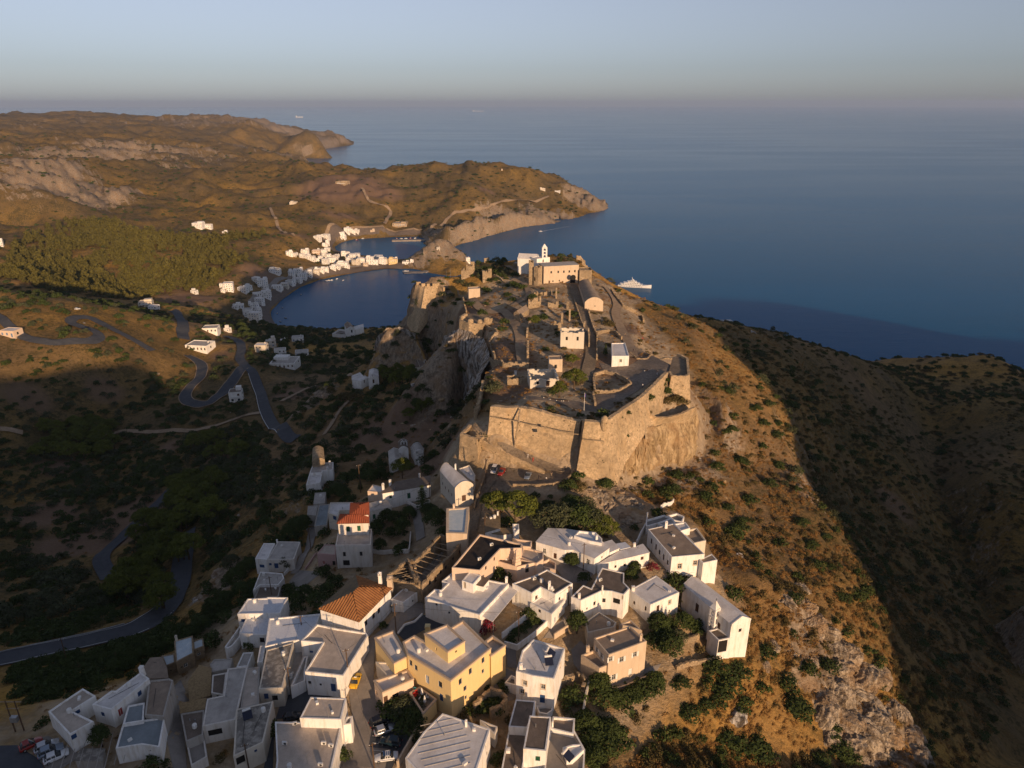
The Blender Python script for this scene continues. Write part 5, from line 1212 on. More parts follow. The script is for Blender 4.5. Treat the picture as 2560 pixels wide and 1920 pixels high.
fort_part(fw, 'ledge_wall', [((1690, 425), 199.5, (1700, 600), 195), ((1790, 492), 197.6, (1795, 570), 193.5), ((1900, 495), 196.6, (1910, 545), 192.5), ((2030, 462), 196.0, (2040, 520), 191.5), ((2145, 402), 195.6, (2150, 460), 190.5)], 1.0, inner=1.2)
# string course along the curtain and the buttress rib
def course(secs, r=.16, name='string_course'):
    mb = MB(); P = [Vector((*GT(p, z), z)) for p, z in secs]
    for i in range(len(P)-1): mb.tube(P[i]+Vector((0, -.25, 0)), P[i+1]+Vector((0, -.25, 0)), r, r, 6)
    mb.build(name, M['ruin'], fw, loc=-fw.location)
course([((360, 485), 204.5), ((490, 510), 204.3), ((600, 528), 204.2), ((760, 570), 203.4), ((900, 598), 202.6), ((1040, 630), 201.8), ((1130, 640), 201.6)])
course([((622, 420), 207.3), ((610, 540), 204), ((590, 640), 199.5), ((577, 750), 194.6)], .3, 'buttress_rib')
course([((1180, 685), 201.0), ((1260, 692), 200.8), ((1350, 700), 200.6)])
b = MB()
for k, (x, y) in enumerate(((828, 640), (842, 642), (856, 645), (840, 612))):
    q = Vector((*GT((x, y), 201.6-.02*k), 201.6)); b.box((q.x, q.y-.3, q.z+(1.2 if k == 3 else 0)), (.5 if k < 3 else .9, .3, 1.0))
b.build('carved_relief', M['ruin'], fw, loc=-fw.location)
bs = empty('corner_bastion', (70, 255, 195)); tag(bs, 'square stone corner bastion at the right end of the castle wall', 'bastion')
tile(1120, 580)
top = [Vector((*GT(p, 204.6), 204.6)) for p in ((1905, 1205), (1930, 1240), (2058, 1246), (2090, 1228), (2078, 1085), (1992, 1048), (1942, 1065))]
c = sum(top, Vector())/len(top); foot = [Vector((c.x+(p.x-c.x)*1.42, c.y+(p.y-c.y)*1.3-1.2, 188.5)) for p in top]
ring = top[:6]; wall_mesh(bs, 'bastion_wall', ring, foot[:6], .9, 'fort', 1.0, 1.4, .2, .2, mid=c.xy)
b = MB(); b.face([(p.x, p.y, 203.7) for p in top]); b.build('gun_platform', M['cobble'], bs, loc=-bs.location)
tile(1120, 900)
gw = empty('gate_outwork', (0, 210, 188)); tag(gw, 'stone outwork and retaining wall carrying the castle ramp above the parked cars', 'fortress wall')
T = [Vector((*GT(p, 198.6), 198.6)) for p in ((182, 555), (105, 632), (252, 684), (290, 650))]
wall_mesh(gw, 'outwork_wall', T, [Vector((p.x+(-.8 if k < 2 else .2), p.y-1.2, 188)) for k, p in enumerate(T)], .9, 'fort', 3, 1.2, .15)
fort_part(gw, 'ramp_wall', [((285, 690), 197.9, (268, 832), 190.2), ((400, 745), 196.6, (385, 870), 190.1), ((520, 812), 194.9, (510, 912), 190), ((680, 890), 192.6, (675, 945), 190), ((830, 962), 190.9, (828, 985), 189.9)], .6, inner=1.2)
b = MB()
for k in range(6):
    p, q = Vector((*GT((252+k*15, 685-k*8), 198.2), 198.2)), 0; b.box((p.x, p.y, p.z+.7), (.14, .14, 1.6))
b.box((sum(GT((290, 665), 199)[:1]), GT((290, 665), 199)[1], 199.6), (4.2, .1, .12)); b.box((GT((290, 665), 199)[0], GT((290, 665), 199)[1], 198.9), (4.2, .1, .12))
b.build('gate_fence', M['beam'], gw, loc=-gw.location)
tile(1120, 580)
low_wall('entry_wall', 'crumbling stone wall climbing from the castle gate along the left cliff', [(235, 1600), (262, 1500), (285, 1420), (305, 1330)], 3.2, 1.0, 'fort', 199)
# far round-cornered bastion over the bay
tile(680, 240, 900)
fb = empty('bay_bastion', (-45, 392, 180)); tag(fb, 'tall battered stone bastion on the cliff over the blue bay', 'bastion')
T = [Vector((*GT(p, 200.5), 200.5)) for p in ((905, 1148), (882, 1158), (940, 1170), (1022, 1164), (1050, 1175))]
B = [Vector((*GT(p, z), z)) for p, z in (((850, 1330), 180), ((832, 1375), 178), ((892, 1455), 178), ((985, 1330), 186), ((1050, 1260), 192))]
wall_mesh(fb, 'bastion_wall', T, B, 1.4, 'fort', 3, 2.2, .4, .3, mid=Vector((-20, 420)))
for p, w in (((895, 1157), 2.6), ((925, 1166), 2.2), ((955, 1168), 1.8), ((1002, 1165), 4)):
    x, y = GT(p, 200.6); b = MB(); b.box((x+.4, y+.6, 201.0), (w, 1.2, 1.8), .2); b.build('merlon', M['fort'], fb, loc=-fb.location)
tile(1120, 580)
mb_ = empty('embrasure_bastion', (-15, 320, 195)); tag(mb_, 'low stone battery with rounded merlons on the left cliff edge of the castle', 'bastion')
T = [Vector((*GT(p, 203.2), 203.2)) for p in ((150, 700), (95, 728), (100, 760), (180, 790), (300, 795), (385, 742))]
B = [Vector((p.x-.6, p.y-1.0, 193 if k < 5 else 198)) for k, p in enumerate(T)]
wall_mesh(mb_, 'battery_wall', T, B, 1.2, 'fort', 3, 2.0, .15, .2, mid=Vector((GT((240, 720), 203))))
for p, w in (((128, 748), 2.6), ((195, 778), 2.8), ((275, 782), 2.4), ((335, 765), 3.2)):
    x, y = GT(p, 203.4); q = MB(); q.lathe([(w*.5, -.4), (w*.5, .9), (w*.36, 1.5), (w*.1, 1.7)], (x, y, 203.3), 10); q.build('merlon', M['fort'], mb_, smooth=False, loc=-mb_.location)
b = MB(); b.face([(*GT(p, 201.9), 201.95) for p in ((150, 702), (100, 735), (110, 765), (190, 792), (300, 796), (380, 745))]); b.build('gun_platform', M['cobble'], mb_, loc=-mb_.location)
LW = [('cliff_parapet', 'winding stone parapet along the left brink of the castle', [(310, 815), (418, 862), (428, 888), (362, 965), (372, 1030), (410, 1128)], 1.3, .8),
 ('parapet_wall', 'straight parapet from the battery to the bay bastion', [(160, 700), (140, 640), (128, 580), (85, 520)], 1.5, .7),
 ('enclosure_wall', 'low triangular enclosure of pale stone in the castle forecourt', [(1352, 1220), (1266, 1242), (1258, 1290), (1268, 1392), (1400, 1392), (1482, 1384), (1580, 1330), (1545, 1290), (1450, 1240), (1352, 1220)], 1.3, .7),
 ('lane_wall', 'long stone wall on the right side of the castle lane', [(1212, 690), (1235, 780), (1262, 860), (1290, 905), (1286, 1000), (1286, 1112)], 1.7, .7),
 ('garden_wall', 'curved stone wall around the walled plot above the white hut', [(1292, 888), (1330, 874), (1400, 868), (1450, 885), (1500, 935)], 1.6, .7),
 ('lane_kerb_wall', 'low wall on the left side of the castle lane', [(1092, 595), (1125, 690), (1150, 770), (1175, 830)], .9, .6),
 ('right_parapet', 'ruined parapet along the right brink of the castle', [(1410, 505), (1440, 560), (1512, 650), (1540, 668), (1620, 705), (1680, 745), (1690, 785)], 1.7, .9),
 ('forecourt_edge', 'low kerb wall closing the forecourt on the right', [(1570, 1045), (1635, 1100), (1720, 1102), (1850, 1105), (1945, 1105)], .6, .5),
 ('plot_wall', 'stone wall left of the overgrown plot behind the pines', [(710, 780), (690, 850), (682, 915)], 1.8, .8),
 ('terrace_wall', 'rough terrace wall above the entry court', [(290, 1180), (380, 1150), (480, 1170), (700, 1175)], 2.0, .8),
 ('path_wall', 'low wall along the path to the ruined tower', [(395, 385), (440, 400), (480, 440), (560, 470)], 1.2, .7),
 ('court_wall', 'pale stone wall right of the white ruin front', [(1212, 870), (1216, 940), (1218, 1005)], 2.6, .6),
 ('house_side_wall', 'tall stone wall end left of the walled church front', [(690, 1005), (688, 1070), (690, 1130)], 3.2, .9),
 ('moat_wall', 'stone side wall of the sunken passage by the flagpole', [(1250, 1405), (1262, 1470), (1272, 1510)], 1.6, .7)]
for nm, lb, pts, h, th in LW: low_wall(nm, lb, pts, h, th, 'ruin')
STUBS = [(735, 560, 4.5, .1, 2.2, 'below the ruined tower'), (790, 548, 4, .3, 1.6, 'second from the ruined tower'), (860, 545, 4, .05, 2.0, 'in the middle of the overgrown ruins, far row'), (935, 570, 3, 1.5, 4.5, 'a tall thin pillar among the overgrown ruins'),
 (745, 655, 6, .05, 4.2, 'beside the gabled stone house'), (905, 650, 5, .1, 2.4, 'left of the castle lane, middle row'), (1035, 660, 3, 1.3, 3.0, 'nearest the castle lane'), (985, 790, 2.2, 1.4, 4.6, 'left horn of the ruin behind the white front'),
 (1050, 770, 2.4, 1.5, 4.4, 'right horn of the ruin behind the white front'), (925, 850, 5, .1, 3.6, 'left of the white ruin front'), (1178, 825, 2.0, 1.4, 3.0, 'right of the white ruin front'), (330, 420, 4.5, .2, 5.5, 'a pyramid-shaped stump near the bay side'),
 (165, 390, 7, .1, 6.5, 'broad rounded stump at the far left brink'), (235, 275, 5, .2, 2.2, 'low jagged stump on the far skyline'), (332, 262, 3.2, .3, 2.4, 'small block on the far skyline'), (1180, 300, 4, .2, 2.4, 'right of the barracks roof'), (1145, 245, 6, .3, 2.6, 'behind the barracks on the right'), (1110, 170, 2, .3, 2.2, 'beside the skyline tree')]
for x, y, L, rz, h, where in STUBS:
    p = hT((x, y)); 
    if p is None: continue
    d = Vector((math.cos(rz), math.sin(rz), 0))*L/2; m = Vector((-d.y, d.x, 0))*.9
    w = [Vector(p)-d, Vector(p)+d*.2, Vector(p)+d, Vector(p)+d+m] if L > 3 else [Vector(p)-d, Vector(p)+d]
    low_wall('ruin_wall', 'broken stone wall stump '+where if not where.startswith(('a ', 'broad', 'low', 'small')) else where+', castle ruins', None, h, .8 if h < 5 else 2.2, 'ruin', world=w, cat='ruin', group='broken walls inside the castle', ragged=.35)

CH = [
 ('barracks', 'long plain stone barracks with five upper windows and an arched gate passage', 'castle building',
  [front_vol((828, 300), (1132, 284), 215.6, 205.2, 9.5, wall='beige', roof='r_grey', par=0.05, win=[(892, 348, .9, 1.3, 'd'), (953, 345, .9, 1.3, 'd'), (1001, 343, .9, 1.3, 'd'), (1048, 341, .9, 1.3, 'd'), (1096, 338, .9, 1.3, 'd'), (875, 432, .9, 1.6, 'O'), (907, 425, .7, .9, 'd'), (962, 420, .7, .9, 'd'), (990, 435, .9, 1.6, 'O'), (1077, 420, 3.0, 4.2, 'k')])], [('archtop', (1077, 383), 3.0)]),
 ('ruined_tower', 'tall broken stone tower left of the barracks with a deep vertical breach', 'tower',
  [front_vol((700, 258), (742, 258), 218.6, 204, 5, kind='shell', wall='ruin', win=[]), front_vol((742, 300), (780, 305), 216.2, 204, 4.4, kind='shell', wall='ruin', win=[(741, 405, .9, 2.0, 'k')])], []),
 ('stone_keep', 'rounded stone buttress tower right of the barracks', 'tower',
  [front_vol((1138, 330), (1245, 330), 213, 200, 8, roof='ruin', wall='ruin', par=.5, win=[])], []),
 ('castle_church', 'white castle church with a low grey dome roof and open bell tower on the skyline', 'church',
  [front_vol((768, 232), (880, 217), 216.6, 206.5, 6, wall='white', roof='r_white', win=[(822, 250, .9, 1.6, 'O')]), front_vol((602, 228), (770, 236), 215.4, 206, 9, wall='white', roof='r_white', kind='gable', rise=2.2), front_vol((778, 268), (880, 262), 213.0, 205.5, 5, wall='white', roof='r_blue', par=.3)], [('belltower', (832, 217), 216.4, 3.0, 7.6)]),
 ('stone_store', 'dark flat stone block left of the castle church', 'castle building', [front_vol((564, 270), (690, 275), 209.2, 205, 6, par=.3)], []),
 ('vaulted_hall', 'long barrel-vaulted stone hall beside the castle lane', 'castle building',
  [dict(P=[GT(p, 207.6) for p in ((1183, 607), (1342, 603), (1228, 440), (1128, 450))], zt=207.6, zb=203, wall='beige', roof='r_brown', par=0, kind='barrel', rise=2.4, win=[(*S((1270, 640)), .5, .6, 'k')])], []),
 ('narrow_vault', 'narrow stone vault leaning against the long vaulted hall', 'castle building',
  [dict(P=[GT(p, 207.2) for p in ((1205, 480), (1258, 480), (1222, 425), (1185, 428))], zt=207.2, zb=203, wall='ruin', roof='ruin', par=0, kind='barrel', rise=1.4, win=[])], []),
 ('gabled_house', 'small gabled stone house with a wooden door inside the castle', 'castle building',
  [dict(P=[GT(p, 206.4) for p in ((568, 700), (622, 715), (700, 668), (650, 640))], zt=206.4, zb=202, wall='ruin', roof='r_brown', par=0, kind='gable', rise=1.6, win=[(*S((636, 752)), .9, 1.8, 'O')])], []),
 ('stone_hut', 'square stone hut with a flat roof near the left brink of the castle', 'castle building', [front_vol((178, 492), (276, 488), 206.6, 202, 4.5, wall='beige', par=.25, roof='r_beige')], []),
 ('white_ruin', 'roofless house with a pale plastered front and two empty windows', 'ruin',
  [front_vol((974, 866), (1178, 868), 210.6, 203, 7, kind='shell', wall='cream', win=[(1026, 920, .9, 1.5, 'k'), (1120, 922, .9, 1.7, 'k')])], []),
 ('white_hut', 'small freshly whitewashed hut with a flat white roof in the castle forecourt', 'castle building',
  [dict(P=[GT(p, 206.9) for p in ((1412, 960), (1532, 957), (1565, 1070), (1418, 1070))], zt=206.9, zb=202.6, wall='white', roof='r_white', par=.3, kind='flat', win=[(*S((1492, 1112)), .8, 1.1, 't')])], []),
 ('white_fronted_ruin', 'roofless building with a white front and dark doorways behind the forecourt pines', 'ruin',
  [front_vol((710, 1275), (962, 1268), 205.4, 201, 11, kind='shell', wall='cream', win=[(775, 1305, .9, 1.2, 'k'), (862, 1310, 1.2, 2.2, 'O'), (945, 1300, .9, 1.2, 'k')]), front_vol((875, 1102), (990, 1100), 207.4, 202.6, 4.5, wall='beige', roof='r_brown', par=.2, win=[(930, 1160, 1.0, 1.3, 'd')])], []),
 ('ticket_hut', 'tiny white box by the entry court', 'hut', [front_vol((574, 1208), (594, 1208), 202.4, 200.4, 1.2, wall='white', par=.1)], []),
 ('round_kiln', 'stone kiln stump with a small white cap by the entry court', 'ruin', [front_vol((512, 1270), (640, 1268), 202.6, 198.5, 4, kind='shell', wall='ruin')], []),
]

for nm, lb, ct, vs, ex in CH:
    for v in vs:
        P = v['P']; ar = sum(P[i][0]*P[(i+1) % len(P)][1]-P[(i+1) % len(P)][0]*P[i][1] for i in range(len(P)))
        if ar < 0: v['P'] = P[::-1]
    r = build_house(nm, lb, ct, vs, [])
    for e in ex:
        if e[0] == 'belltower': belltower(r, (*GT(e[1], e[2]), e[2]), e[3], e[4], .1)
        if e[0] == 'archtop':
            x, y = GT(e[1], 209.4); mb2 = MB()
            mb2.lathe([(0.01, -.02), (1.5, 0), (1.5, .1)], (0, 0, 0), 20); o = mb2.build('arch_head', M['dark'], r, loc=(x-r.location.x, P[0][1]*0+vs[0]['P'][0][1]-r.location.y-.12, 209.6-r.location.z)); o.rotation_euler = (math.pi/2, 0, .02)
# sentry box, flagpole, benches
tile(1120, 900)
x, y = GT((1352, 545), 206.0); b = MB(); b.lathe([(.9, -2.5), (1.25, -.6), (1.25, 1.3), (1.0, 1.9), (.5, 2.4), (.05, 2.6)], (x, y, 206), 12); tag(b.build('sentry_box', M['fort'], smooth=False), 'domed stone sentry box on the tip of the castle wall', 'sentry box')
p = hT((1175, 438)); r = empty('flagpole', p); tag(r, 'white flagpole with a limp blue flag on the castle terrace', 'flagpole')
b = MB(); b.tube((0, 0, -.3), (0, 0, 6.4), .09, .05, 8); b.lathe([(.1, 6.4), (.12, 6.5), (.02, 6.6)], n=8); b.build('pole', M['frame'], r)
b = MB()
for k in range(6): b.face([(.05+.05*math.sin(k), .03*k, 6.2-k*.22), (.32+.06*math.sin(k*2), .1, 6.1-k*.22), (.32+.06*math.sin(k*2+2), .1, 5.88-k*.22), (.05+.05*math.sin(k+1), .03*k+.03, 5.98-k*.22)])
b.build('flag', M['c_flag'], r)
def bench(p, rz):
    r = empty('stone_bench', p, rz)
    b = MB(); b.box((0, 0, .45), (2.2, .5, .1)); b.build('seat', M['wood'], r)
    for s in (-.9, .9):
        b = MB(); b.box((s, 0, .1), (.25, .45, .8)); b.build('leg', M['frame'], r)
    return r
for k, (q, rz, lb) in enumerate((((1330, 450), -.1, 'dark bench near the tip of the castle terrace'), ((850, 330), -.2, 'left bench of the row at the terrace edge'), ((905, 345), -.2, 'second bench from the left in the row at the terrace edge'), ((960, 355), -.2, 'third bench from the left in the row at the terrace edge'), ((1020, 358), -.2, 'right bench of the row at the terrace edge'), ((1715, 95), .3, 'bench in the open forecourt near the parapet'), ((1880, 20), -.1, 'bench by the far edge of the forecourt'))):
    h_ = hT(q); tag(bench(h_, rz), lb, 'bench', 'castle benches')
# ---------------------------------------------------------------- roads, lanes, paving (sheets laid on the ground)
ROADS = []                          # (points, half width) kept clear of plants
def smooth(pts, n=6):
    out = []; P = [pts[0]]+list(pts)+[pts[-1]]
    for i in range(1, len(P)-2):
        p0, p1, p2, p3 = P[i-1], P[i], P[i+1], P[i+2]
        for k in range(n):
            t = k/n; out.append(.5*((2*p1)+(-p0+p2)*t+(2*p0-5*p1+4*p2-p3)*t*t+(-p0+3*p1-3*p2+p3)*t**3))
    out.append(P[-2]); return out
def ribbon(name, pts, w, mat, lift=.10, off=0.0, raw=None, kind='structure', parent=None, keep=True, flat=False, n=6):
    W = raw or [Vector(h[:2]) for h in (hT(p) for p in pts) if h]
    W = smooth(W, n); L = []
    for i, p in enumerate(W):
        e = (W[min(i+1, len(W)-1)]-W[max(i-1, 0)]); e = e.normalized() if e.length > 1e-6 else Vector((0, 1)); nn = Vector((-e.y, e.x)); L.append((p+nn*(off-w/2), p+nn*(off+w/2)))
    m = 4 if w > 2 else 1; xs = np.array([[a.lerp(b, k/m) for k in range(m+1)] for a, b in L]); z = ground_z(xs[..., 0], xs[..., 1])
    lf = lift+np.hypot(xs[..., 0], xs[..., 1])*.0011
    if flat: z = np.repeat(z.max(1, keepdims=True), m+1, 1)
    z = z+lf; mb = MB(); i0 = 0
    mb.v = [(float(x), float(y), float(q)) for (x, y), q in zip(xs.reshape(-1, 2), z.ravel())]
    for i in range(len(L)-1):
        for k in range(m): a = i*(m+1)+k; mb.f.append((a, a+m+1, a+m+2, a+1)[::-1]); mb.m.append(0)
    o = mb.build(name, M[mat], parent); me = o.data
    bm = bmesh.new(); bm.from_mesh(me); bmesh.ops.recalc_face_normals(bm, faces=bm.faces)
    if sum(f.normal.z for f in bm.faces) < 0: bmesh.ops.reverse_faces(bm, faces=bm.faces)
    bm.to_mesh(me); bm.free()
    if kind: o['kind'] = kind
    if keep: ROADS.append((W, w/2+(3.2 if w > 6 else .8)))
    return o
CLEAR = []                          # polygons kept clear of plants
def drape(name, poly, mat, lift=.10, step=1.6, kind='structure', z=None):
    P = [Vector(h[:2]) for h in ((hT(p) if z is None else GT(p, z)) for p in poly) if h]; CLEAR.append([tuple(p) for p in P])
    xs = [p.x for p in P]; ys = [p.y for p in P]; vs = list(P); n = len(P)
    gx = np.arange(min(xs), max(xs), step); gy = np.arange(min(ys), max(ys), step)
    for x in gx:
        for y in gy: vs.append(Vector((x+.01, y+.013)))
    r = delaunay_2d_cdt(vs, [(i, (i+1) % n) for i in range(n)], [], 1, 1e-3)
    v = np.array([[q.x, q.y] for q in r[0]]); zz = ground_z(v[:, 0], v[:, 1])+lift
    me = bpy.data.meshes.new(name); me.from_pydata([(float(a), float(b), float(c)) for (a, b), c in zip(v, zz)], [], [tuple(f) for f in r[2]]); me.materials.append(M[mat]); me.update()
    o = link(bpy.data.objects.new(name, me)); o['kind'] = kind; return o
tile(0, 0, 2560)
ribbon('road', [(-60, 1438), (0, 1425), (110, 1402), (210, 1380), (300, 1355), (355, 1320), (386, 1265), (395, 1205), (405, 1150)], 7, 'asphalt', .2)
for o_ in (-3.0, 3.0): ribbon('road_line', [(-60, 1438), (0, 1425), (110, 1402), (210, 1380), (300, 1355), (355, 1320)], .16, 'line', .26, o_, keep=False)
low_wall('road_barrier', 'thin pale crash barrier along the lower left road', [(0, 1412), (110, 1388), (210, 1366), (270, 1350)], .7, .12, 'metal', cat='barrier', ragged=.02)
ribbon('road', [(238, 1250), (228, 1235), (220, 1210), (240, 1185), (300, 1130), (370, 1060), (405, 1030)], 6.5, 'asphalt', .2)
R3 = [(640, 950), (612, 930), (575, 892), (562, 848), (547, 808), (528, 790), (518, 775), (522, 752), (512, 736), (487, 728)]
ribbon('road', R3, 7, 'asphalt', .25); ribbon('road_line', R3[1:5], .3, 'line', .35, 3.3, keep=False)
R4 = [(528, 792), (512, 811), (487, 845), (459, 867), (428, 875), (403, 866), (404, 848), (430, 820), (437, 795), (425, 780), (405, 770)]
ribbon('road', R4, 7.5, 'asphalt', .25)
for o_ in (-3.9, 3.9): ribbon('road_verge', R4, .9, 'dirt', .22, o_, keep=False)
ribbon('road', [(398, 735), (394, 718), (395, 698), (384, 680), (372, 673)], 9, 'asphalt', .3)
ribbon('road', [(-20, 680), (0, 689), (22, 708), (53, 730), (94, 739), (140, 741), (194, 739), (214, 730), (206, 718), (175, 708), (153, 698), (165, 688), (194, 689), (225, 703), (259, 721), (300, 742), (330, 760)], 7, 'asphalt', .3)
for q, w in (([(0, 928), (25, 930), (50, 936)], 4), ([(225, 942), (281, 933), (375, 931), (469, 920), (531, 898), (562, 893)], 4), ([(608, 868), (641, 851), (700, 832), (759, 813)], 3.2), ([(770, 855), (740, 880), (720, 910), (700, 940)], 2.0)):
    ribbon('dirt_track', q, w, 'dirt', .15)
tile(0, 0, 2212)
for q, w in (([(675, 521), (692, 557), (700, 575), (735, 592)], 7), ([(906, 472), (915, 490), (932, 508), (973, 525), (975, 541), (961, 561)], 8), ([(1071, 585), (1085, 565), (1127, 541), (1209, 521), (1250, 508), (1372, 492)], 8)):
    ribbon('dirt_track', q, w, 'dirt', .4)
CB = [Vector(c) for c in COAST]
def along(i, j, off):
    out = []
    for k in range(i, j):
        d = (CB[k+1]-CB[k-1]).normalized(); out.append(CB[k]+Vector((-d.y, d.x))*off)
    return out
def strand(name, i, j, w, mat, off, lift):
    ribbon(name, None, w, mat, lift, 0, raw=along(i, j, off), keep=True)
strand('beach', 13, 21, 20, 'beach', 7, -.55); strand('beach', 30, 37, 14, 'beach', 5, -.7)
strand('promenade', 13, 20, 7, 'conc', 22, -.2); strand('promenade', 31, 37, 6, 'dirt', 15, -.2)
# village streets
tile(560, 1440)
drape('street', [(1000, 1720), (1022, 1420), (1112, 1240), (1080, 1010), (1100, 950), (1200, 720), (1240, 560), (1400, 430), (1500, 320), (1600, 262), (1738, 215), (1735, 325), (1560, 400), (1500, 500), (1310, 560), (1300, 700), (1292, 900), (1380, 1140), (1425, 1185), (1285, 1290), (1250, 1480), (1430, 1500), (1380, 1720)], 'conc', .10)
drape('car_park', [(1285, 1290), (1425, 1185), (1530, 1290), (1620, 1395), (1500, 1560), (1430, 1720), (1380, 1720), (1430, 1500), (1250, 1480)], 'asphalt', .12)
drape('street', [(330, 1720), (430, 1300), (520, 1000), (600, 905), (690, 985), (880, 1015), (1090, 1030), (745, 1060), (655, 1215), (440, 1240), (420, 1720)], 'asphalt', .10)
pl = drape('forecourt', [(1500, 505), (1555, 425), (1715, 335), (1960, 412), (1850, 450), (1730, 470), (1560, 560)], 'asphalt', .14)
low_wall('plaza_kerb', 'curved white kerb around the dark forecourt above the yellow house', [(1502, 505), (1560, 430), (1650, 400), (1715, 335)], .5, .35, 'white', ragged=.02)
for k in range(4):
    y0 = 1330+k*62; ribbon('parking_line', [(1282+k*4, y0+60), (1400+k*4, y0+75)], .12, 'line', .18, keep=False)
tile(0, 1440)
drape('road', [(-60, 1720), (-60, 1470), (150, 1465), (330, 1580), (420, 1720)], 'asphalt', .12)
drape('car_park', [(200, 1425), (420, 1385), (640, 1500), (700, 1560), (450, 1720), (420, 1700), (330, 1575)], 'conc', .10)
drape('lane', [(1500, 1720), (1440, 1400), (1500, 960), (1560, 900), (1640, 1080), (1560, 1150), (1600, 1440), (1620, 1720)], 'conc', .10)
tile(1000, 1440)
drape('yard', [(445, 1200), (620, 1090), (800, 880), (910, 800), (1005, 840), (1000, 1060), (930, 1090), (700, 1060)], 'conc', .10)
drape('yard', [(1480, 640), (1560, 560), (1640, 650), (1720, 800), (1640, 930), (1590, 880), (1500, 760)], 'conc', .10)
drape('yard', [(1810, 920), (2120, 800), (2260, 760), (2190, 870), (1830, 1005)], 'conc', .12)
drape('yard', [(910, 600), (1000, 640), (1010, 800), (930, 790)], 'conc', .10)
drape('steps_lane', [(1330, 420), (1430, 340), (1450, 420), (1330, 540), (1240, 540)], 'conc', .12)
tile(1000, 1060)
drape('yard', [(1180, 1180), (1290, 1130), (1480, 1180), (1700, 1260), (1600, 1400), (1420, 1350), (1340, 1240)], 'conc', .10)
ribbon('lane', [(235, 1440), (330, 1330), (440, 1220), (530, 1080), (600, 960), (640, 800), (665, 690), (720, 590), (800, 480)], 3.6, 'cobble', .12)
tile(1120, 900)
drape('car_park', [(300, 1010), (345, 885), (520, 925), (822, 985), (1060, 950), (1075, 985), (955, 1080), (760, 1092), (550, 1092), (410, 1230), (230, 1262), (280, 1120)], 'cobble', .10)
drape('ramp', [(300, 692), (345, 668), (580, 758), (830, 872), (1062, 948), (1062, 985), (840, 958), (520, 808)], 'cobble', .10)
low_wall('retaining_wall', 'curved stone retaining wall at the edge of the castle car park', [(1080, 965), (1062, 1010), (1000, 1062), (900, 1085), (760, 1095), (560, 1092)], .9, .5, 'stone', ragged=.1)
low_wall('lane_wall', 'long stone wall dropping from the castle car park along the lane', [(345, 890), (320, 990), (290, 1090), (235, 1250), (225, 1300)], 1.0, .6, 'stone', ragged=.1)
tile(1120, 580)
drape('terrace_paving', [(690, 1420), (1000, 1450), (1150, 1470), (1240, 1500), (1290, 1480), (1275, 1412), (1400, 1402), (1590, 1332), (1565, 1285), (1345, 1205), (1305, 1130), (1420, 1150), (1570, 1152), (1640, 1112), (1940, 1115), (1990, 1062), (2060, 1092), (2060, 1210), (1930, 1215), (1880, 1220), (1680, 1345), (1420, 1520), (1350, 1560), (1150, 1545), (900, 1465), (700, 1452)], 'paving', .12)
ribbon('castle_lane', [(1190, 1290), (1215, 1180), (1240, 1050), (1225, 900), (1200, 760), (1150, 650), (1100, 540), (1078, 455)], 5, 'cobble', .12)
ribbon('castle_path', [(650, 1150), (625, 1000), (622, 900), (565, 780), (480, 690), (380, 700), (260, 650), (150, 560)], 4.5, 'dirt', .12)
ribbon('castle_path', [(1600, 1085), (1560, 960), (1505, 860), (1450, 720), (1460, 620), (1380, 500), (1300, 465)], 4.5, 'dirt', .12)
ribbon('castle_path', [(700, 385), (560, 320), (420, 280)], 4, 'dirt', .12); ribbon('castle_path', [(560, 640), (690, 560), (660, 450), (560, 410)], 3, 'dirt', .12)
tile(560, 1060)
ribbon('lane', [(1700, 1000), (1680, 860), (1640, 740), (1600, 690)], 2.6, 'conc', .12); ribbon('lane', [(600, 1300), (690, 1130), (760, 960), (740, 900)], 2.6, 'conc', .12)
drape('walled_yard', [(560, 1370), (640, 1265), (790, 1275), (830, 1300), (700, 1400), (620, 1440)], 'conc', .12)
low_wall('garden_wall', 'white garden wall below the dark garden of the red-tiled house', [(1285, 1115), (1440, 1120), (1600, 1115), (1615, 960)], 1.4, .3, 'white2', ragged=.03)
low_wall('garden_wall', 'pale garden wall right of the green-doored house', [(1580, 690), (1700, 720), (1780, 690)], 1.5, .3, 'white', ragged=.03)
low_wall('yard_wall', 'white wall stepping down beside the grey terrace', [(520, 1310), (580, 1240)], 1.0, .4, 'white', ragged=.03)
low_wall('pink_ramp_wall', 'low pink wall beside the pink house', [(705, 1260), (800, 1130)], .8, .3, 'pink', ragged=.03)
tile(1000, 1440)
low_wall('terrace_wall', 'pale wall edging the yard of the beige house above the creeper', [(1820, 1005), (1950, 975), (2035, 935), (2180, 880)], 1.1, .35, 'beige', ragged=.03)
low_wall('garden_wall', 'white wall of the sunken vegetable garden', [(880, 540), (1130, 340), (1310, 390), (1010, 640), (900, 610)], 1.6, .3, 'white', ragged=.02)
low_wall('lane_wall', 'beige wall along the stepped lane beside the round tree', [(1330, 545), (1450, 470)], 1.6, .3, 'beige', ragged=.03)
low_wall('street_wall', 'long beige wall along the parked cars', [(232, 1185), (150, 1360), (45, 1545), (-20, 1660)], 1.8, .35, 'beige', ragged=.03)
low_wall('ruin_wall', 'round ruined stone enclosure below the yellow house', [(640, 1180), (720, 1120), (780, 1060), (880, 1080), (920, 1130), (880, 1190), (780, 1230)], 2.6, .7, 'ruin', cat='ruin')
low_wall('ruin_wall', 'collapsed stone walls beside the tall white house', [(1340, 980), (1440, 920), (1560, 900), (1600, 960), (1560, 1080)], 1.8, .8, 'ruin', cat='ruin', ragged=.5)
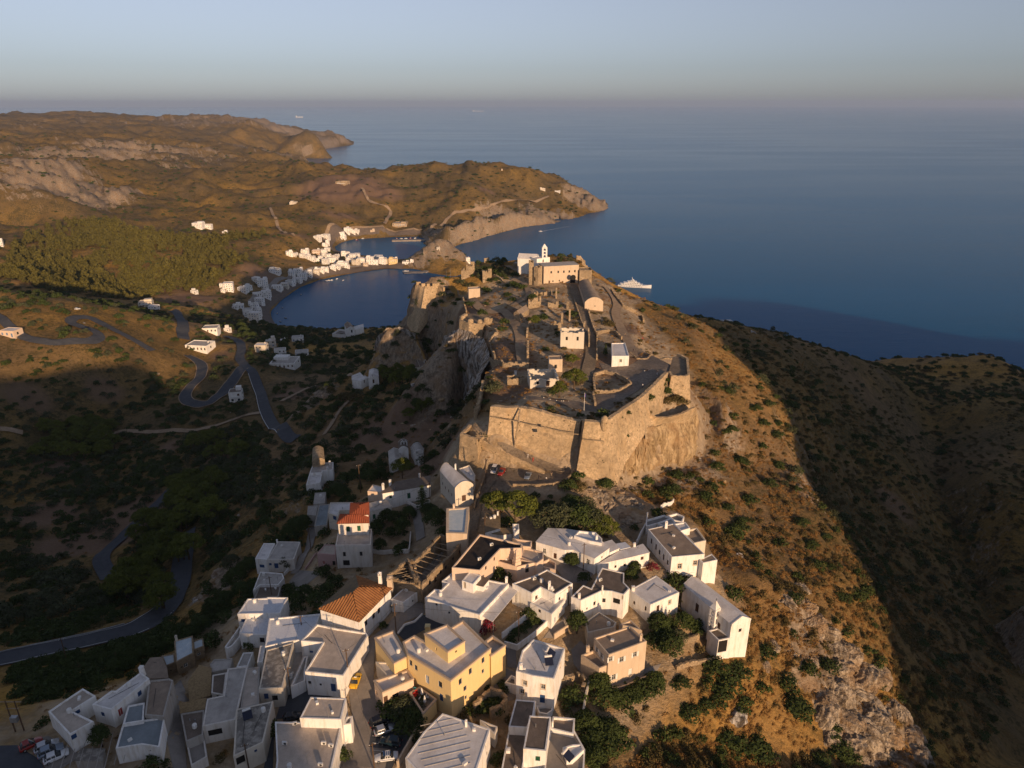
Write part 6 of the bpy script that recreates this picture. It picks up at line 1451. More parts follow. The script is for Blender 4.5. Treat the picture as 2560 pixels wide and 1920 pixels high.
low_wall('retaining_wall', 'overgrown retaining wall along the dark steps', [(1640, 940), (1600, 1090), (1580, 1230)], 2.2, .4, 'cream', ragged=.05)
tile(1400, 1200)
low_wall('terrace_wall', 'dry-stone terrace wall in front of the church', [(1050, 1420), (1160, 1380), (1275, 1330)], 1.6, .6, 'ruin', ragged=.2)
low_wall('terrace_wall', 'lower dry-stone terrace wall left of the church', [(1000, 1640), (1180, 1590), (1360, 1560)], 1.2, .6, 'ruin', ragged=.3)
low_wall('church_yard_wall', 'white wall above the church along the right houses', [(1080, 860), (1180, 825), (1230, 845), (1340, 810)], 1.4, .35, 'white', ragged=.03)
low_wall('garden_wall', 'white zigzag wall climbing the slope above the right houses', [(870, 250), (930, 225), (980, 195)], 1.4, .3, 'white', ragged=.1)
low_wall('garden_wall', 'white wall of the steps left of the cracked roof', [(660, 560), (700, 480), (745, 400)], 1.6, .3, 'white', ragged=.1)
# ---------------------------------------------------------------- far houses round the bay
def ordw(n): return {1: 'first', 2: 'second', 3: 'third', 4: 'fourth', 5: 'fifth', 6: 'sixth', 7: 'seventh', 8: 'eighth', 9: 'ninth', 10: 'tenth'}.get(n, '%dth' % n if n % 10 not in (1, 2, 3) or 10 < n < 20 else '%d%s' % (n, ('st', 'nd', 'rd')[n % 10-1]))
_box = MB(); _box.box((0, 0, 0), (1, 1, 1)); UB = {}
def ubox(mat):
    if mat not in UB: UB[mat] = _box.mesh('pane_'+mat, M[mat])
    return UB[mat]
def far_house(p, w, h, d, rz, wall, roof, label, group, rng, trim='lblue'):
    r = empty('far_house', p, rz); tag(r, label, 'house', group)
    b = MB(); b.box((0, 0, h/2-2), (w, d, h+4)); t = max(.25, w*.03)
    for s in (-1, 1): b.box((s*(w-t)/2, 0, h+t*.6), (t, d, t*1.2)); b.box((0, s*(d-t)/2, h+t*.6), (w-2*t, t, t*1.2))
    b.build('wall', M[wall], r)
    b = MB(); b.box((0, 0, h+.05), (w-2.05*t, d-2.05*t, .16)); b.build('roof', M[roof], r)
    fl = max(1, int(round(h/3.2))); fh = h/fl; n = max(2, min(6, int(w/3.0)))
    for f in range(fl):
        for k in range(n):
            if rng.random() < .15: continue
            x = -w/2+w*(k+.5)/n; door = f == 0 and rng.random() < .3; hh = fh*(.66 if door else .42); z = f*fh+(hh/2 if door else fh*.52)
            o = inst('door' if door else 'window', ubox(rng.choice(['glass', 'glass', 'brown', trim])), (x, -d/2, z), 0, (w/n*.34, .14, hh), r)
        o = inst('window', ubox('glass'), (w/2, rng.uniform(-.2, .2)*d, f*fh+fh*.5), 0, (.14, min(1.4, d*.2), fh*.42), r)
    if fl > 1 and rng.random() < .6:
        b = MB(); zf = fh*(fl-1)-.1; bw = w*.7; b.box((0, -d/2-.6, zf), (bw, 1.2, .18)); b.box((0, -d/2-1.15, zf+.5), (bw, .08, .9)); b.build('balcony', M['frame'], r)
    if rng.random() < .55:
        uw, ud, uh = w*rng.uniform(.35, .6), d*rng.uniform(.4, .7), 2.6; b = MB(); b.box(((w-uw)/2*rng.choice((-1, 1))*.8, (d-ud)/2*.8, h+uh/2), (uw, ud, uh)); b.build('roof_room', M[wall], r)
    if rng.random() < .5:
        b = MB(); b.box((w*.3, d*.2, h+.8), (.7, .7, 1.6)); b.build('chimney', M[wall], r)
    return r
def far_row(rows, where, group, fmt='%s house, %s from the left %s', rot=.35):
    rng = random.Random(sum(int(r[0]) for r in rows))
    if len(rows) > 9: rows = list(rows)+[(q[0]+rng.uniform(-.7, .7)*q[2], q[1]-rng.uniform(.1, .55)*q[3], q[2]*rng.uniform(.5, .8), q[3]*rng.uniform(.55, .85)) for q in rows[::2]]
    rows = sorted(rows, key=lambda r: S(r[:2])[0])
    for k, q in enumerate(rows):
        x, y, wp, hp = q[:4]; wall = q[4] if len(q) > 4 else 'white'; roof = q[5] if len(q) > 5 else rng.choice(['r_white', 'r_white', 'r_grey'])
        p = hT((x, y))
        if p is None: continue
        m = Vector(p).length/1775/TILE[2]; w = max(4, wp*m*.78); h = max(3, hp*m*.8); rz = rng.uniform(-rot, rot)+(q[6] if len(q) > 6 else 0)
        size = 'tall' if h > 8 else ('small' if w < 9 else 'low' if h < 4.5 else 'two-storey')
        colr = {'white': 'white', 'cream': 'cream', 'beige': 'sand-coloured', 'peach': 'peach', 'yellow': 'yellow', 'ruin': 'stone'}[wall]
        far_house((p[0], p[1]+w*.3, max(p[2], 1.0)), w, h, w*rng.uniform(.6, .9), rz, wall, roof, fmt % (size+' '+colr, ordw(k+1), where), group, rng)
        CLEAR.append([(p[0]-w*.6, p[1]-w*.2), (p[0]+w*.6, p[1]-w*.2), (p[0]+w*.6, p[1]+w*.8), (p[0]-w*.6, p[1]+w*.8)])
tile(540, 540)
far_row([(630, 345, 70, 45), (675, 350, 60, 35), (770, 330, 75, 45), (740, 362, 50, 40), (820, 388, 80, 45), (790, 372, 60, 35), (880, 398, 50, 38), (865, 330, 85, 38, 'peach'), (930, 318, 70, 32), (960, 298, 60, 26), (945, 418, 70, 52), (1000, 402, 80, 50),
 (1032, 372, 60, 38), (905, 372, 55, 30), (970, 362, 60, 36), (1115, 352, 95, 42), (1185, 375, 80, 52), (1140, 388, 45, 36)], 'in the sunlit upper cluster of the bay village', 'sunlit upper cluster of the bay village')
far_row([(1210, 425, 90, 48, 'cream'), (1255, 415, 80, 60), (1292, 440, 55, 40, 'beige'), (1330, 425, 80, 84), (1378, 425, 55, 55), (1400, 380, 90, 40), (1440, 422, 80, 66), (1480, 418, 45, 56, 'cream'), (1528, 418, 92, 58, 'yellow'), (1640, 418, 80, 26), (1692, 408, 40, 28), (1090, 442, 115, 46), (1048, 460, 60, 38), (1130, 455, 60, 34)],
 'in the sunlit row behind the strand', 'sunlit row behind the strand', rot=.15)
far_row([(875, 212, 70, 45), (950, 198, 70, 46), (940, 272, 60, 34), (962, 252, 40, 40), (1130, 152, 60, 56), (1085, 178, 60, 46), (1180, 158, 60, 42), (1216, 152, 50, 38), (1100, 194, 50, 26), (1350, 136, 50, 16, 'beige')], 'above the small inner harbour', 'houses above the inner harbour')
far_row([(500, 500, 110, 46), (655, 522, 70, 56), (700, 512, 80, 60), (742, 548, 90, 58), (800, 528, 70, 60), (868, 505, 60, 50, 'cream'), (912, 492, 60, 50), (950, 484, 55, 48), (1010, 468, 60, 36), (700, 578, 90, 48), (640, 598, 80, 48), (590, 618, 80, 42, 'cream'), (520, 645, 95, 50)], 'in the shaded curve along the beach', 'shaded houses along the beach', rot=.2)
far_row([(400, 622, 105, 86), (350, 692, 90, 30), (430, 712, 90, 78), (372, 762, 90, 60), (330, 802, 80, 46), (272, 862, 95, 66), (335, 915, 115, 96), (362, 852, 60, 56), (105, 648, 95, 80), (60, 662, 40, 34), (230, 658, 95, 46), (200, 792, 80, 30), (165, 802, 60, 26)], 'at the shaded near end of the beach', 'houses at the near end of the beach')
far_row([(390, 1182, 120, 82, 'cream'), (470, 1132, 100, 72, 'cream'), (580, 1112, 60, 52), (700, 1088, 120, 46, 'white', 'r_grey'), (550, 1212, 120, 70), (735, 1212, 140, 44)], 'of the shaded group below the castle', 'houses below the castle rock')
far_row([(170, 1605, 130, 110, 'white', 'r_dark')], 'x', 'lone house at the road fork', 'lone %s house with a roof terrace at the hairpin road%.0s%.0s')
far_row([(580, 1302, 270, 20)], 'x', 'long wall', 'long low %s building under the trees below the castle%.0s%.0s')
far_row([(15, 1000, 40, 40), (97, 1000, 60, 34)], 'by the road bend near the bay', 'pair by the road bend')
tile(0, 700, 800)
far_row([(1370, 490, 190, 44, 'white', 'r_grey'), (1430, 482, 90, 42), (1450, 362, 120, 36), (1570, 357, 40, 22)], 'in the shaded hollow left of the roads', 'houses in the shaded hollow')
far_row([(1000, 182, 100, 32, 'cream'), (1060, 215, 70, 40), (1340, 95, 50, 24), (1018, 100, 30, 26)], 'at the foot of the pine wood', 'houses at the foot of the wood')
far_row([(65, 392, 112, 42, 'peach')], 'x', 'spur house', 'low peach house on the sunlit spur at the left edge%.0s%.0s%.0s')
tile(0, 240, 900)
far_row([(1215, 808, 70, 30), (1272, 815, 60, 26), (1380, 845, 34, 14)], 'on the hillside above the pine wood', 'houses above the pine wood')
far_row([(6, 925, 24, 40)], 'x', 'edge house', '%s house at the left edge beside the pine wood%.0s%.0s')
tile(680, 240, 900)
far_row([(430, 545, 90, 18, 'ruin', 'r_beige')], 'x', 'hill farm', 'low %s farm on the bare peninsula hill%.0s%.0s')
far_row([(785, 805, 110, 26, 'ruin', 'r_beige')], 'x', 'harbour ruin', 'long low %s building by the inner harbour%.0s%.0s')
far_row([(1660, 578, 40, 12, 'cream'), (1755, 592, 40, 10)], 'on the neck of the headland', 'headland houses')
far_row([(1413, 460, 9, 12, 'beige')], 'x', 'hill tower', 'tiny %s tower on the peninsula skyline%.0s%.0s')
far_row([(130, 664, 50, 10, 'cream')], 'x', 'slope hut', 'long low %s hut on the far slope%.0s%.0s')
far_row([(1022, 948, 26, 22, 'cream')], 'x', 'islet chapel', 'tiny %s chapel on the rocky islet%.0s%.0s')
far_row([(1202, 1022, 34, 34)], 'x', 'shore chapel', '%s chapel peeping over the left castle skyline%.0s%.0s')
tile(1660, 700, 900)
p = GT((368, 262), 96); far_house((p[0], p[1], 92), 17, 5, 9, .1, 'white', 'r_blue', 'white building with a pale roof beyond the right-hand ridge', None, random.Random(3))
# quays
tile(540, 540)
def quay(name, label, pts, w, h=1.6, mat='conc'):
    W = [Vector(GT(p, h)) for p in pts]; mb = MB()
    for i in range(len(W)-1):
        a, b = W[i], W[i+1]; e = (b-a).normalized(); nn = Vector((-e.y, e.x))*w/2; a = a-e*.3; b = b+e*.3
        mb.hexa([(*(a-nn), -4), (*(b-nn), -4), (*(b+nn), -4), (*(a+nn), -4)], [(*(a-nn), h+.02*i), (*(b-nn), h+.02*i), (*(b+nn), h+.02*i), (*(a+nn), h+.02*i)])
    tag(mb.build(name, M[mat]), label, 'pier')
quay('pier', 'pale concrete ferry pier at the end of the beach', [(1622, 488), (1700, 482), (1790, 482), (1850, 462), (1930, 470)], 12)
quay('breakwater', 'straight stone breakwater closing the inner harbour', [(1522, 208), (1680, 205), (1842, 203)], 14, 2.4, 'rock')
# ---------------------------------------------------------------- plants
def leaf_cloud(blobs, n, size, seed, flat=1.0):
    r = np.random.default_rng(seed); V = []; 
    for (c, rad) in blobs:
        k = int(n*rad[0]*rad[1]) if n < 200 else n
        d = r.normal(size=(k, 3)); d /= np.linalg.norm(d, axis=1)[:, None]; d[:, 2] = np.where(d[:, 2] < -.35, -d[:, 2]*.6, d[:, 2])
        p = np.array(c)+d*np.array(rad)*(r.uniform(.62, 1.08, (k, 1)))
        nn = d*1.0+r.normal(size=(k, 3))*.48; nn /= np.linalg.norm(nn, axis=1)[:, None]
        u = np.cross(nn, r.normal(size=(k, 3))); u /= np.linalg.norm(u, axis=1)[:, None]+1e-9; w = np.cross(nn, u)
        s = size*r.uniform(.6, 1.35, (k, 1)); a = r.uniform(.5, .9, (k, 1))
        V.append(np.stack([p-u*s-w*s*a*.4, p+u*s*.2-w*s*a, p+u*s+w*s*a*.3, p-u*s*.1+w*s*a], 1))
    V = np.concatenate(V).reshape(-1, 3); return V
def leaf_mesh(name, V, mat, core=None):
    n = len(V)//4; me = bpy.data.meshes.new(name); me.vertices.add(len(V)); me.vertices.foreach_set('co', V.astype(np.float32).ravel())
    me.loops.add(4*n); me.loops.foreach_set('vertex_index', np.arange(4*n, dtype=np.int32)); me.polygons.add(n); me.polygons.foreach_set('loop_start', np.arange(0, 4*n, 4, dtype=np.int32))
    me.materials.append(M[mat]); me.update(calc_edges=True); return me
def trunk_mesh(h, spread, seed, r0=.28):
    rn = random.Random(seed); b = MB(); top = (rn.uniform(-.4, .4), rn.uniform(-.4, .4), h*.45); b.tube((0, 0, -1.5), top, r0, r0*.7, 7)
    for k in range(6):
        a = k*1.05+rn.uniform(-.3, .3); e = (top[0]+math.cos(a)*spread, top[1]+math.sin(a)*spread, h*rn.uniform(.68, .88)); b.tube(top, e, r0*.5, r0*.18, 5)
    return b.mesh('trunk', M['bark'])
TREES = {}
def tree_kind(key, h, mat, blobs, n, size, seed, spread=1.5, r0=.25):
    TREES[key] = (h, leaf_mesh('crown', leaf_cloud(blobs, n, size, seed), mat), trunk_mesh(h, spread, seed, r0))
def rblobs(k, R, z0, z1, rad, seed, fl=.7):
    r = random.Random(seed); out = []
    for i in range(k):
        a = i*2.4+r.uniform(-.4, .4); q = R*math.sqrt((i+.5)/k); s = rad*r.uniform(.75, 1.25)
        out.append(((math.cos(a)*q, math.sin(a)*q, z0+(z1-z0)*(1-(q/R)**1.7)*r.uniform(.75, 1.1)), (s, s, s*fl)))
    return out
tree_kind('pine', 8, 'pine', rblobs(22, 3.9, 4.6, 7.4, 1.25, 1, .62), 85, .21, 1, 2.6, .3)
tree_kind('pine2', 8, 'pine', rblobs(18, 3.2, 3.6, 7.4, 1.3, 2, .75), 85, .21, 2, 2.0, .28)
tree_kind('broad', 6, 'leaf', rblobs(22, 2.6, 1.9, 5.0, 1.1, 3, .9), 110, .2, 3, 1.5, .25)
tree_kind('olive', 5, 'olive', rblobs(18, 2.3, 1.7, 4.3, .95, 4, .85), 100, .17, 4, 1.5, .25)
tree_kind('round', 5, 'leaf', [((0, 0, 3.0), (2.0, 2.0, 1.9))]+rblobs(14, 1.8, 2.6, 4.5, .8, 5, .9), 150, .17, 5, .8, .22)
tree_kind('conifer', 8, 'leaf', [((0, 0, 1.2+k*.62), (1.7-.15*k, 1.7-.15*k, .55)) for k in range(11)], 110, .17, 6, .4, .2)
tree_kind('araucaria', 10, 'leaf', [((math.cos(a+q)*d, math.sin(a+q)*d, 1.6+q*.95), (.55, .55, .16)) for q in range(9) for a in np.arange(0, 6.2, 1.05) for d in ((.5, 1.3, 2.1) if q < 4 else (.4, 1.1) if q < 7 else (.35,))], 140, .12, 7, .3, .18)
tree_kind('bush', 2, 'leaf', rblobs(9, 1.2, .5, 1.5, .7, 8, .85), 150, .15, 8, .6, .08)
tree_kind('shrub', 2, 'scrub', rblobs(9, 1.2, .4, 1.3, .7, 9, .8), 150, .14, 9, .6, .08)
tree_kind('blossom', 3, 'flower', rblobs(9, 1.3, .8, 2.2, .75, 10, .85), 150, .14, 10, .7, .08)
CROWN_NAMES = {'pine': 'pine_tree', 'pine2': 'pine_tree', 'broad': 'tree', 'olive': 'olive_tree', 'round': 'clipped_tree', 'conifer': 'conifer', 'araucaria': 'araucaria', 'bush': 'bush', 'shrub': 'shrub', 'blossom': 'bougainvillea'}
def plant(key, p, h, label, cat='tree', group=None, wide=1.0, rz=None):
    H, crown, trunk = TREES[key]; k = h/H; r = empty(CROWN_NAMES[key], (p[0], p[1], p[2]-.1), random.uniform(0, 6.3) if rz is None else rz); r.scale = (k*wide, k*wide, k)
    tag(r, label, cat, group); link(bpy.data.objects.new('crown', crown), r); link(bpy.data.objects.new('trunk', trunk), r); PLANTED.append((p[0], p[1], h*.4)); return r
PLANTED = []
def grove(items, group, kinds_label, cat='tree'):
    """items: (px, py, kind, height, wide); labels count from the left"""
    q = []
    for it in items:
        p = hT(it[:2])
        if p is not None: q.append((S(it[:2])[0], p, it))
    q.sort(key=lambda t: t[0])
    for i, (_, p, it) in enumerate(q):
        ad = {'pine': 'spreading green pine', 'pine2': 'rounded pine', 'broad': 'dark leafy tree', 'olive': 'grey-green tree', 'round': 'dense round tree', 'conifer': 'narrow dark conifer', 'bush': 'dark green bush', 'shrub': 'brownish shrub', 'blossom': 'pink flowering bush', 'araucaria': 'tiered araucaria'}[it[2]]
        lb = it[5] if len(it) > 5 else ' '.join(('%s, %s from left %s' % (ad, ordw(i+1), kinds_label)).split()[:16])
        plant(it[2], p, it[3], lb, 'bush' if it[2] in ('bush', 'shrub', 'blossom') else cat, group, it[4] if len(it) > 4 else 1.0)
tile(1000, 1060)
grove([(1000, 850, 'pine', 9.5, 1.15), (850, 790, 'pine', 8, .95), (770, 740, 'pine2', 6, .9), (1130, 830, 'pine2', 7.5, .9), (930, 880, 'bush', 3, 1.2)], 'pines below the castle car park', 'of the pines below the castle car park')
grove([(1245, 905, 'olive', 7.5, 1.1), (1330, 880, 'olive', 8, 1.1), (1440, 900, 'olive', 8.5, 1.1), (1545, 910, 'broad', 9, 1.0), (1640, 920, 'olive', 8.5, 1.1), (1725, 975, 'pine2', 8, 1.0), (1800, 985, 'pine2', 6.5, 1.0), (1480, 760, 'broad', 6, 1.2), (1590, 800, 'olive', 7, 1.1), (1280, 780, 'broad', 5, 1.2)], 'leafy trees behind the hipped white house', 'behind the long white house')
grove([(1480, 1225, 'broad', 4.6, .9, 'small leafy tree in front of the long white house'), (855, 1330, 'bush', 3.6, 1.2, 'dense bush in the court of the black-roofed house'), (1590, 1340, 'bush', 2.2, 1.1, 'small dark bush by the white arched gate'), (1525, 560, 'shrub', 3.5, 1.3, 'dark shrub under the tip of the castle wall'), (1460, 565, 'bush', 3.5, 1.2, 'green shrub beside the castle car park wall'), (1780, 545, 'bush', 3, 1.2, 'low bush at the foot of the castle rock')], 'village bushes', '')
tile(1000, 1440)
grove([(1525, 490, 'round', 6.2, .95, 'dense round dark tree beside the stepped lane'), (755, 480, 'blossom', 4.2, 1.0, 'crimson flowering bush beside the metal awning'), (1125, 350, 'bush', 2.6, 1.1, 'small round bush at the corner of the vegetable garden'), (900, 975, 'bush', 2.2, 1.0, 'potted bush between the yellow and the tall white house'), (740, 980, 'bush', 1.6, 1.0, 'small bush against the yellow house'), (1480, 1080, 'bush', 3.5, 1.2, 'green creeper on the collapsed stone walls')], 'village bushes', '')
grove([(1000, 500, 'bush', 1.5, 1.4), (1060, 470, 'bush', 1.4, 1.4), (1120, 430, 'bush', 1.5, 1.4), (1180, 400, 'bush', 1.4, 1.4), (960, 560, 'bush', 1.3, 1.4)], 'vegetable garden plants', 'in the sunken vegetable garden', 'bush')
grove([(1720, 990, 'broad', 5, 1.1), (1760, 1080, 'bush', 3.5, 1.3), (1850, 1110, 'broad', 4.2, 1.1), (1930, 1110, 'bush', 3.6, 1.3), (2010, 1070, 'broad', 4.2, 1.1), (2080, 1020, 'bush', 3.6, 1.3), (2150, 1000, 'bush', 3.4, 1.2), (2200, 960, 'broad', 4.4, 1.1)], 'green hedge below the beige house', 'in the green hedge below the beige house')
grove([(1600, 1330, 'broad', 5, 1.1), (1700, 1380, 'bush', 3.8, 1.3), (1800, 1390, 'broad', 5, 1.1), (1880, 1450, 'bush', 4, 1.2), (1650, 1480, 'broad', 4.6, 1.1), (1760, 1540, 'bush', 3.8, 1.2), (1560, 1280, 'bush', 3, 1.1), (1680, 1620, 'broad', 4.6, 1.1)], 'thicket at the bottom right of the village', 'in the bottom-right thicket')
grove([(700, 1140, 'bush', 2.4, 1.2), (800, 1150, 'bush', 2.8, 1.2), (840, 1120, 'bush', 2, 1.2)], 'bushes in the round ruin', 'inside the round ruined enclosure', 'bush')
tile(560, 1440)
grove([(1560, 1190, 'olive', 5, 1.1), (1640, 1290, 'broad', 5, 1.0), (1470, 1180, 'bush', 3.6, 1.2), (1690, 1180, 'olive', 4.6, 1.0), (1590, 1330, 'bush', 3.2, 1.2), (1430, 1110, 'bush', 3, 1.0)], 'garden trees beside the parked cars', 'in the small garden beside the parked cars')
grove([(1425, 290, 'olive', 4.2, .9, 'thin tree on the steps of the tiled house'), (1380, 440, 'bush', 1.6, 1.0, 'flower bush at the foot of the white steps'), (230, 600, 'bush', 2.2, 1.3, 'dark bush below the blue-white terrace'), (620, 590, 'bush', 2.0, 1.1, 'small bush in the shaded court behind the pole'), (380, 1360, 'bush', 3.2, 1.1, 'dark bush beside the stained roof'), (1000, 1580, 'bush', 2.6, 1.1, 'narrow hedge along the street at the bottom edge')], 'village bushes', '')
tile(1400, 1200)
grove([(850, 1300, 'broad', 5.5, 1.0), (930, 1290, 'conifer', 6.5, .9), (985, 1300, 'conifer', 6, .9), (1060, 1280, 'broad', 5, 1.0), (940, 1500, 'broad', 6.5, 1.0), (1010, 1420, 'olive', 5, 1.0), (1150, 1290, 'bush', 3, 1.2), (830, 1420, 'bush', 3.2, 1.3), (900, 1390, 'broad', 4.6, 1.0), (1230, 1310, 'bush', 2.6, 1.1)], 'church garden trees', 'in the overgrown garden left of the church')
grove([(1000, 905, 'bush', 4, 1.3, 'big grey-green bush below the white house with the cracked roof'), (640, 800, 'broad', 4, .9, 'small tree in the court beside the cracked-roof house'), (610, 870, 'broad', 4.2, .9, 'leafy tree between the dark cross roof and the pale roof'), (800, 790, 'blossom', 3.2, 1.0, 'dark flowering bush at the end of the long terrace'), (100, 735, 'broad', 4.4, 1.0, 'leafy tree by the utility pole in the middle yard'), (1130, 760, 'shrub', 2.0, 1.1, 'dry shrub against the white wall of the cracked-roof house'), (1490, 1010, 'bush', 3.4, 1.2, 'dark bush on the rock behind the church'), (1080, 1060, 'olive', 3.5, .8, 'thin white-flowering shrub beside the church'), (850, 310, 'bush', 2.6, 1.3, 'green bush on the upper white terrace'), (920, 130, 'bush', 3.6, 1.4, 'dark bush high on the orange slope'), (390, 50, 'bush', 3, 1.3, 'dark bush on the pale rock under the castle')], 'bushes round the right-hand houses', '')
tile(1400, 1200); RS = [(1250, 170), (1620, 150), (1500, 430), (1330, 290), (1560, 370), (1270, 90), (1300, 60), (1700, 40), (1450, 250), (1160, 260)]
grove([(x, y, 'bush', 2.0, 1.7) for x, y in RS[::2]], 'dark bushes on the orange slope', 'among the dark bushes on the sunlit slope', 'bush')
tile(1660, 700, 900)
grove([(x, y, 'bush', 2.8, 1.6) for x, y in ((380, 690), (640, 770), (690, 960), (480, 1130), (610, 890), (330, 1160), (410, 930), (560, 800), (780, 770), (880, 740), (1000, 880), (1070, 1040), (700, 1150), (460, 1120), (880, 1040), (650, 1260), (520, 1360), (250, 1340), (70, 1210), (470, 1530), (420, 1560), (60, 1300), (940, 1100), (1200, 1120), (1340, 1130), (1500, 1220))], 'dark bushes on the right-hand hillside', 'of the big bushes on the right-hand hillside', 'bush')
tile(1660, 1245, 900)
grove([(x, y, 'bush', h*.66, 1.8) for x, y, h in ((300, 1050, 4), (380, 1150, 4.5), (450, 1080, 4), (340, 1240, 4), (480, 1280, 3.5), (620, 960, 3.5), (740, 1150, 4), (780, 1290, 5), (850, 1330, 4), (380, 1500, 4), (460, 1540, 4), (560, 1560, 4.5), (610, 1590, 3.6), (150, 1330, 3.4), (250, 1290, 3), (1030, 1440, 3.4), (1070, 1560, 4), (1130, 1600, 3.6), (960, 1620, 3), (1010, 1040, 3.6), (880, 1060, 3.4), (100, 1150, 3), (800, 620, 3), (1100, 620, 3.2), (850, 160, 3.4), (900, 300, 3.6), (940, 420, 3.4), (990, 250, 3))], 'dark bushes on the rocky foreground slope', 'of the big bushes on the rocky foreground slope', 'bush')
tile(1120, 580)
grove([(745, 835, 'pine', 6.5, .8, 'flat-topped pine in the overgrown castle plot'), (1075, 1175, 'pine', 6, .8, 'small flat-topped pine below the white ruin front'), (1090, 1365, 'pine', 8.5, .95, 'largest flat-topped pine of the castle forecourt'), (965, 1425, 'pine2', 6.5, .9, 'leaning pine at the terrace edge of the castle'), (905, 1405, 'bush', 3, 1.1, 'round green bush left of the terrace pines'), (1360, 1065, 'conifer', 5.5, 1.0, 'dark conifer beside the white hut'), (482, 292, 'round', 5.5, 1.0, 'lone dark round tree on the castle skyline'), (1062, 212, 'round', 7, 1.0, 'big dark tree right of the castle church'), (290, 880, 'bush', 2.6, 1.2, 'bush growing from the battery wall'), (1380, 800, 'shrub', 3, 1.5, 'dry shrub in the walled plot right of the lane')], 'castle trees', '')
grove([(x, y, 'bush', 2.2, 1.1) for x, y in ((1880, 1290), (1770, 1360), (1740, 1400), (1850, 1330))]+[(1900, 1480, 'shrub', 3, 1.2), (1960, 1470, 'shrub', 4, 1.2), (2020, 1490, 'shrub', 3.4, 1.2), (1890, 1400, 'bush', 3, 1.1)], 'bushes on the ledge below the bastion', 'on the ledge below the corner bastion', 'bush')
tile(700, 760)
grove([(890, 650, 'pine2', 9, .8), (950, 700, 'pine', 10, .8), (1000, 730, 'pine2', 10, .8), (1060, 700, 'pine', 10.5, .8), (1120, 690, 'pine2', 9.5, .8), (1140, 640, 'pine2', 8, .8), (1020, 640, 'pine', 9, .8)], 'pines between the two chapels', 'in the pine clump between the two chapels')
grove([(1190, 780, 'round', 4, .9), (1100, 820, 'bush', 3, 1.2), (1220, 960, 'pine2', 8, .9), (1120, 1010, 'pine', 7, .9), (1290, 900, 'pine2', 6, .9), (1180, 900, 'broad', 6, .9)], 'trees on the bare slope below the cliff', 'on the bare slope below the cliff')
grove([(560, 830, 'shrub', 6, .9), (640, 830, 'shrub', 5, 1.0), (700, 860, 'shrub', 3.6, 1.1), (440, 770, 'shrub', 5, .8), (500, 900, 'broad', 5, 1.0), (640, 930, 'broad', 4, 1.0), (430, 930, 'broad', 4, 1.0)], 'rusty shrubs on the rocky shoulder', 'of the rusty shrubs below the double church')
tile(560, 1060)
grove([(1545, 470, 'pine', 8.5, .8, 'bright yellow-green pine in front of the little churches'), (1720, 760, 'araucaria', 10, .9, 'tiered araucaria before the green-doored house'), (535, 1245, 'olive', 4.6, .9, 'small dark olive before the blue-windowed house'), (855, 1305, 'bush', 3, 1.2, 'round dark bush below the pink house'), (815, 590, 'round', 3.6, 1.0, 'round bush below the stepped white house')], 'trees on the shaded flank', '')
grove([(1480, 860, 'broad', 5), (1545, 960, 'round', 6), (1400, 830, 'broad', 5), (1350, 1080, 'broad', 4), (1520, 1110, 'bush', 3), (1830, 880, 'broad', 6.5), (1780, 800, 'broad', 5), (1600, 820, 'broad', 5), (1440, 960, 'bush', 3), (1330, 900, 'bush', 3), (1900, 960, 'bush', 3)], 'dark garden trees', 'in the dark garden right of the red-tiled house')
grove([(630, 950, 'broad', 7), (690, 900, 'broad', 5.5), (560, 1000, 'broad', 5.5), (1180, 570, 'conifer', 5), (1270, 500, 'broad', 6), (1350, 470, 'broad', 5), (980, 620, 'broad', 5.5), (900, 640, 'broad', 4.5), (760, 620, 'bush', 3.5), (1040, 640, 'broad', 5), (1180, 250, 'broad', 5), (1050, 200, 'broad', 5), (1360, 390, 'bush', 3.5), (1750, 420, 'bush', 3.6)], 'dark trees on the shaded slope', 'on the shaded village slope')
grove([(100, 1380, 'broad', 6), (180, 1300, 'broad', 5.5), (60, 1240, 'olive', 5.5), (150, 1480, 'broad', 5), (240, 1260, 'broad', 5), (700, 1500, 'bush', 4), (800, 1560, 'bush', 4), (620, 1560, 'bush', 3.5), (880, 1480, 'bush', 4), (960, 1400, 'bush', 3.5), (560, 1450, 'bush', 3)], 'trees behind the blue-white house', 'behind the blue-white house')
tile(0, 1440)
grove([(885, 1470, 'round', 5, .9, 'leafy citrus tree beside the terrace house at lower left')], 'village bushes', '')
grove([(720, 770, 'broad', 3), (800, 765, 'broad', 3), (900, 750, 'broad', 3.4), (1010, 750, 'conifer', 4.4), (1100, 740, 'broad', 3.6), (1200, 720, 'broad', 3.2), (1300, 690, 'broad', 3), (1400, 650, 'broad', 3), (1000, 830, 'broad', 4), (1120, 800, 'broad', 4), (1560, 500, 'broad', 3.6), (1850, 330, 'broad', 6), (1750, 480, 'broad', 5), (1820, 600, 'bush', 4), (1950, 250, 'broad', 5)], 'dark trees below the lower road', 'in the dark row between road and village')
tile(0, 0, 2560); rg = random.Random(4)
GV = [(rg.uniform(a, b), rg.uniform(c, d)) for a, b, c, d, n in ((290, 420, 1130, 1230, 16), (270, 360, 1230, 1330, 10), (380, 470, 1040, 1130, 14), (420, 520, 960, 1000, 6)) for _ in range(n)]
grove([(x, y, 'pine2' if i % 3 else 'pine', rg.uniform(9, 12), rg.uniform(.9, 1.1)) for i, (x, y) in enumerate(GV)], 'pines of the valley grove', 'in the grove beside the lower road')
grove([(rg.uniform(70, 250), rg.uniform(925, 1000), 'pine2' if i % 3 else 'pine', rg.uniform(9, 12)) for i in range(26)], 'pines of the far valley clump', 'in the pine clump at the left of the valley')
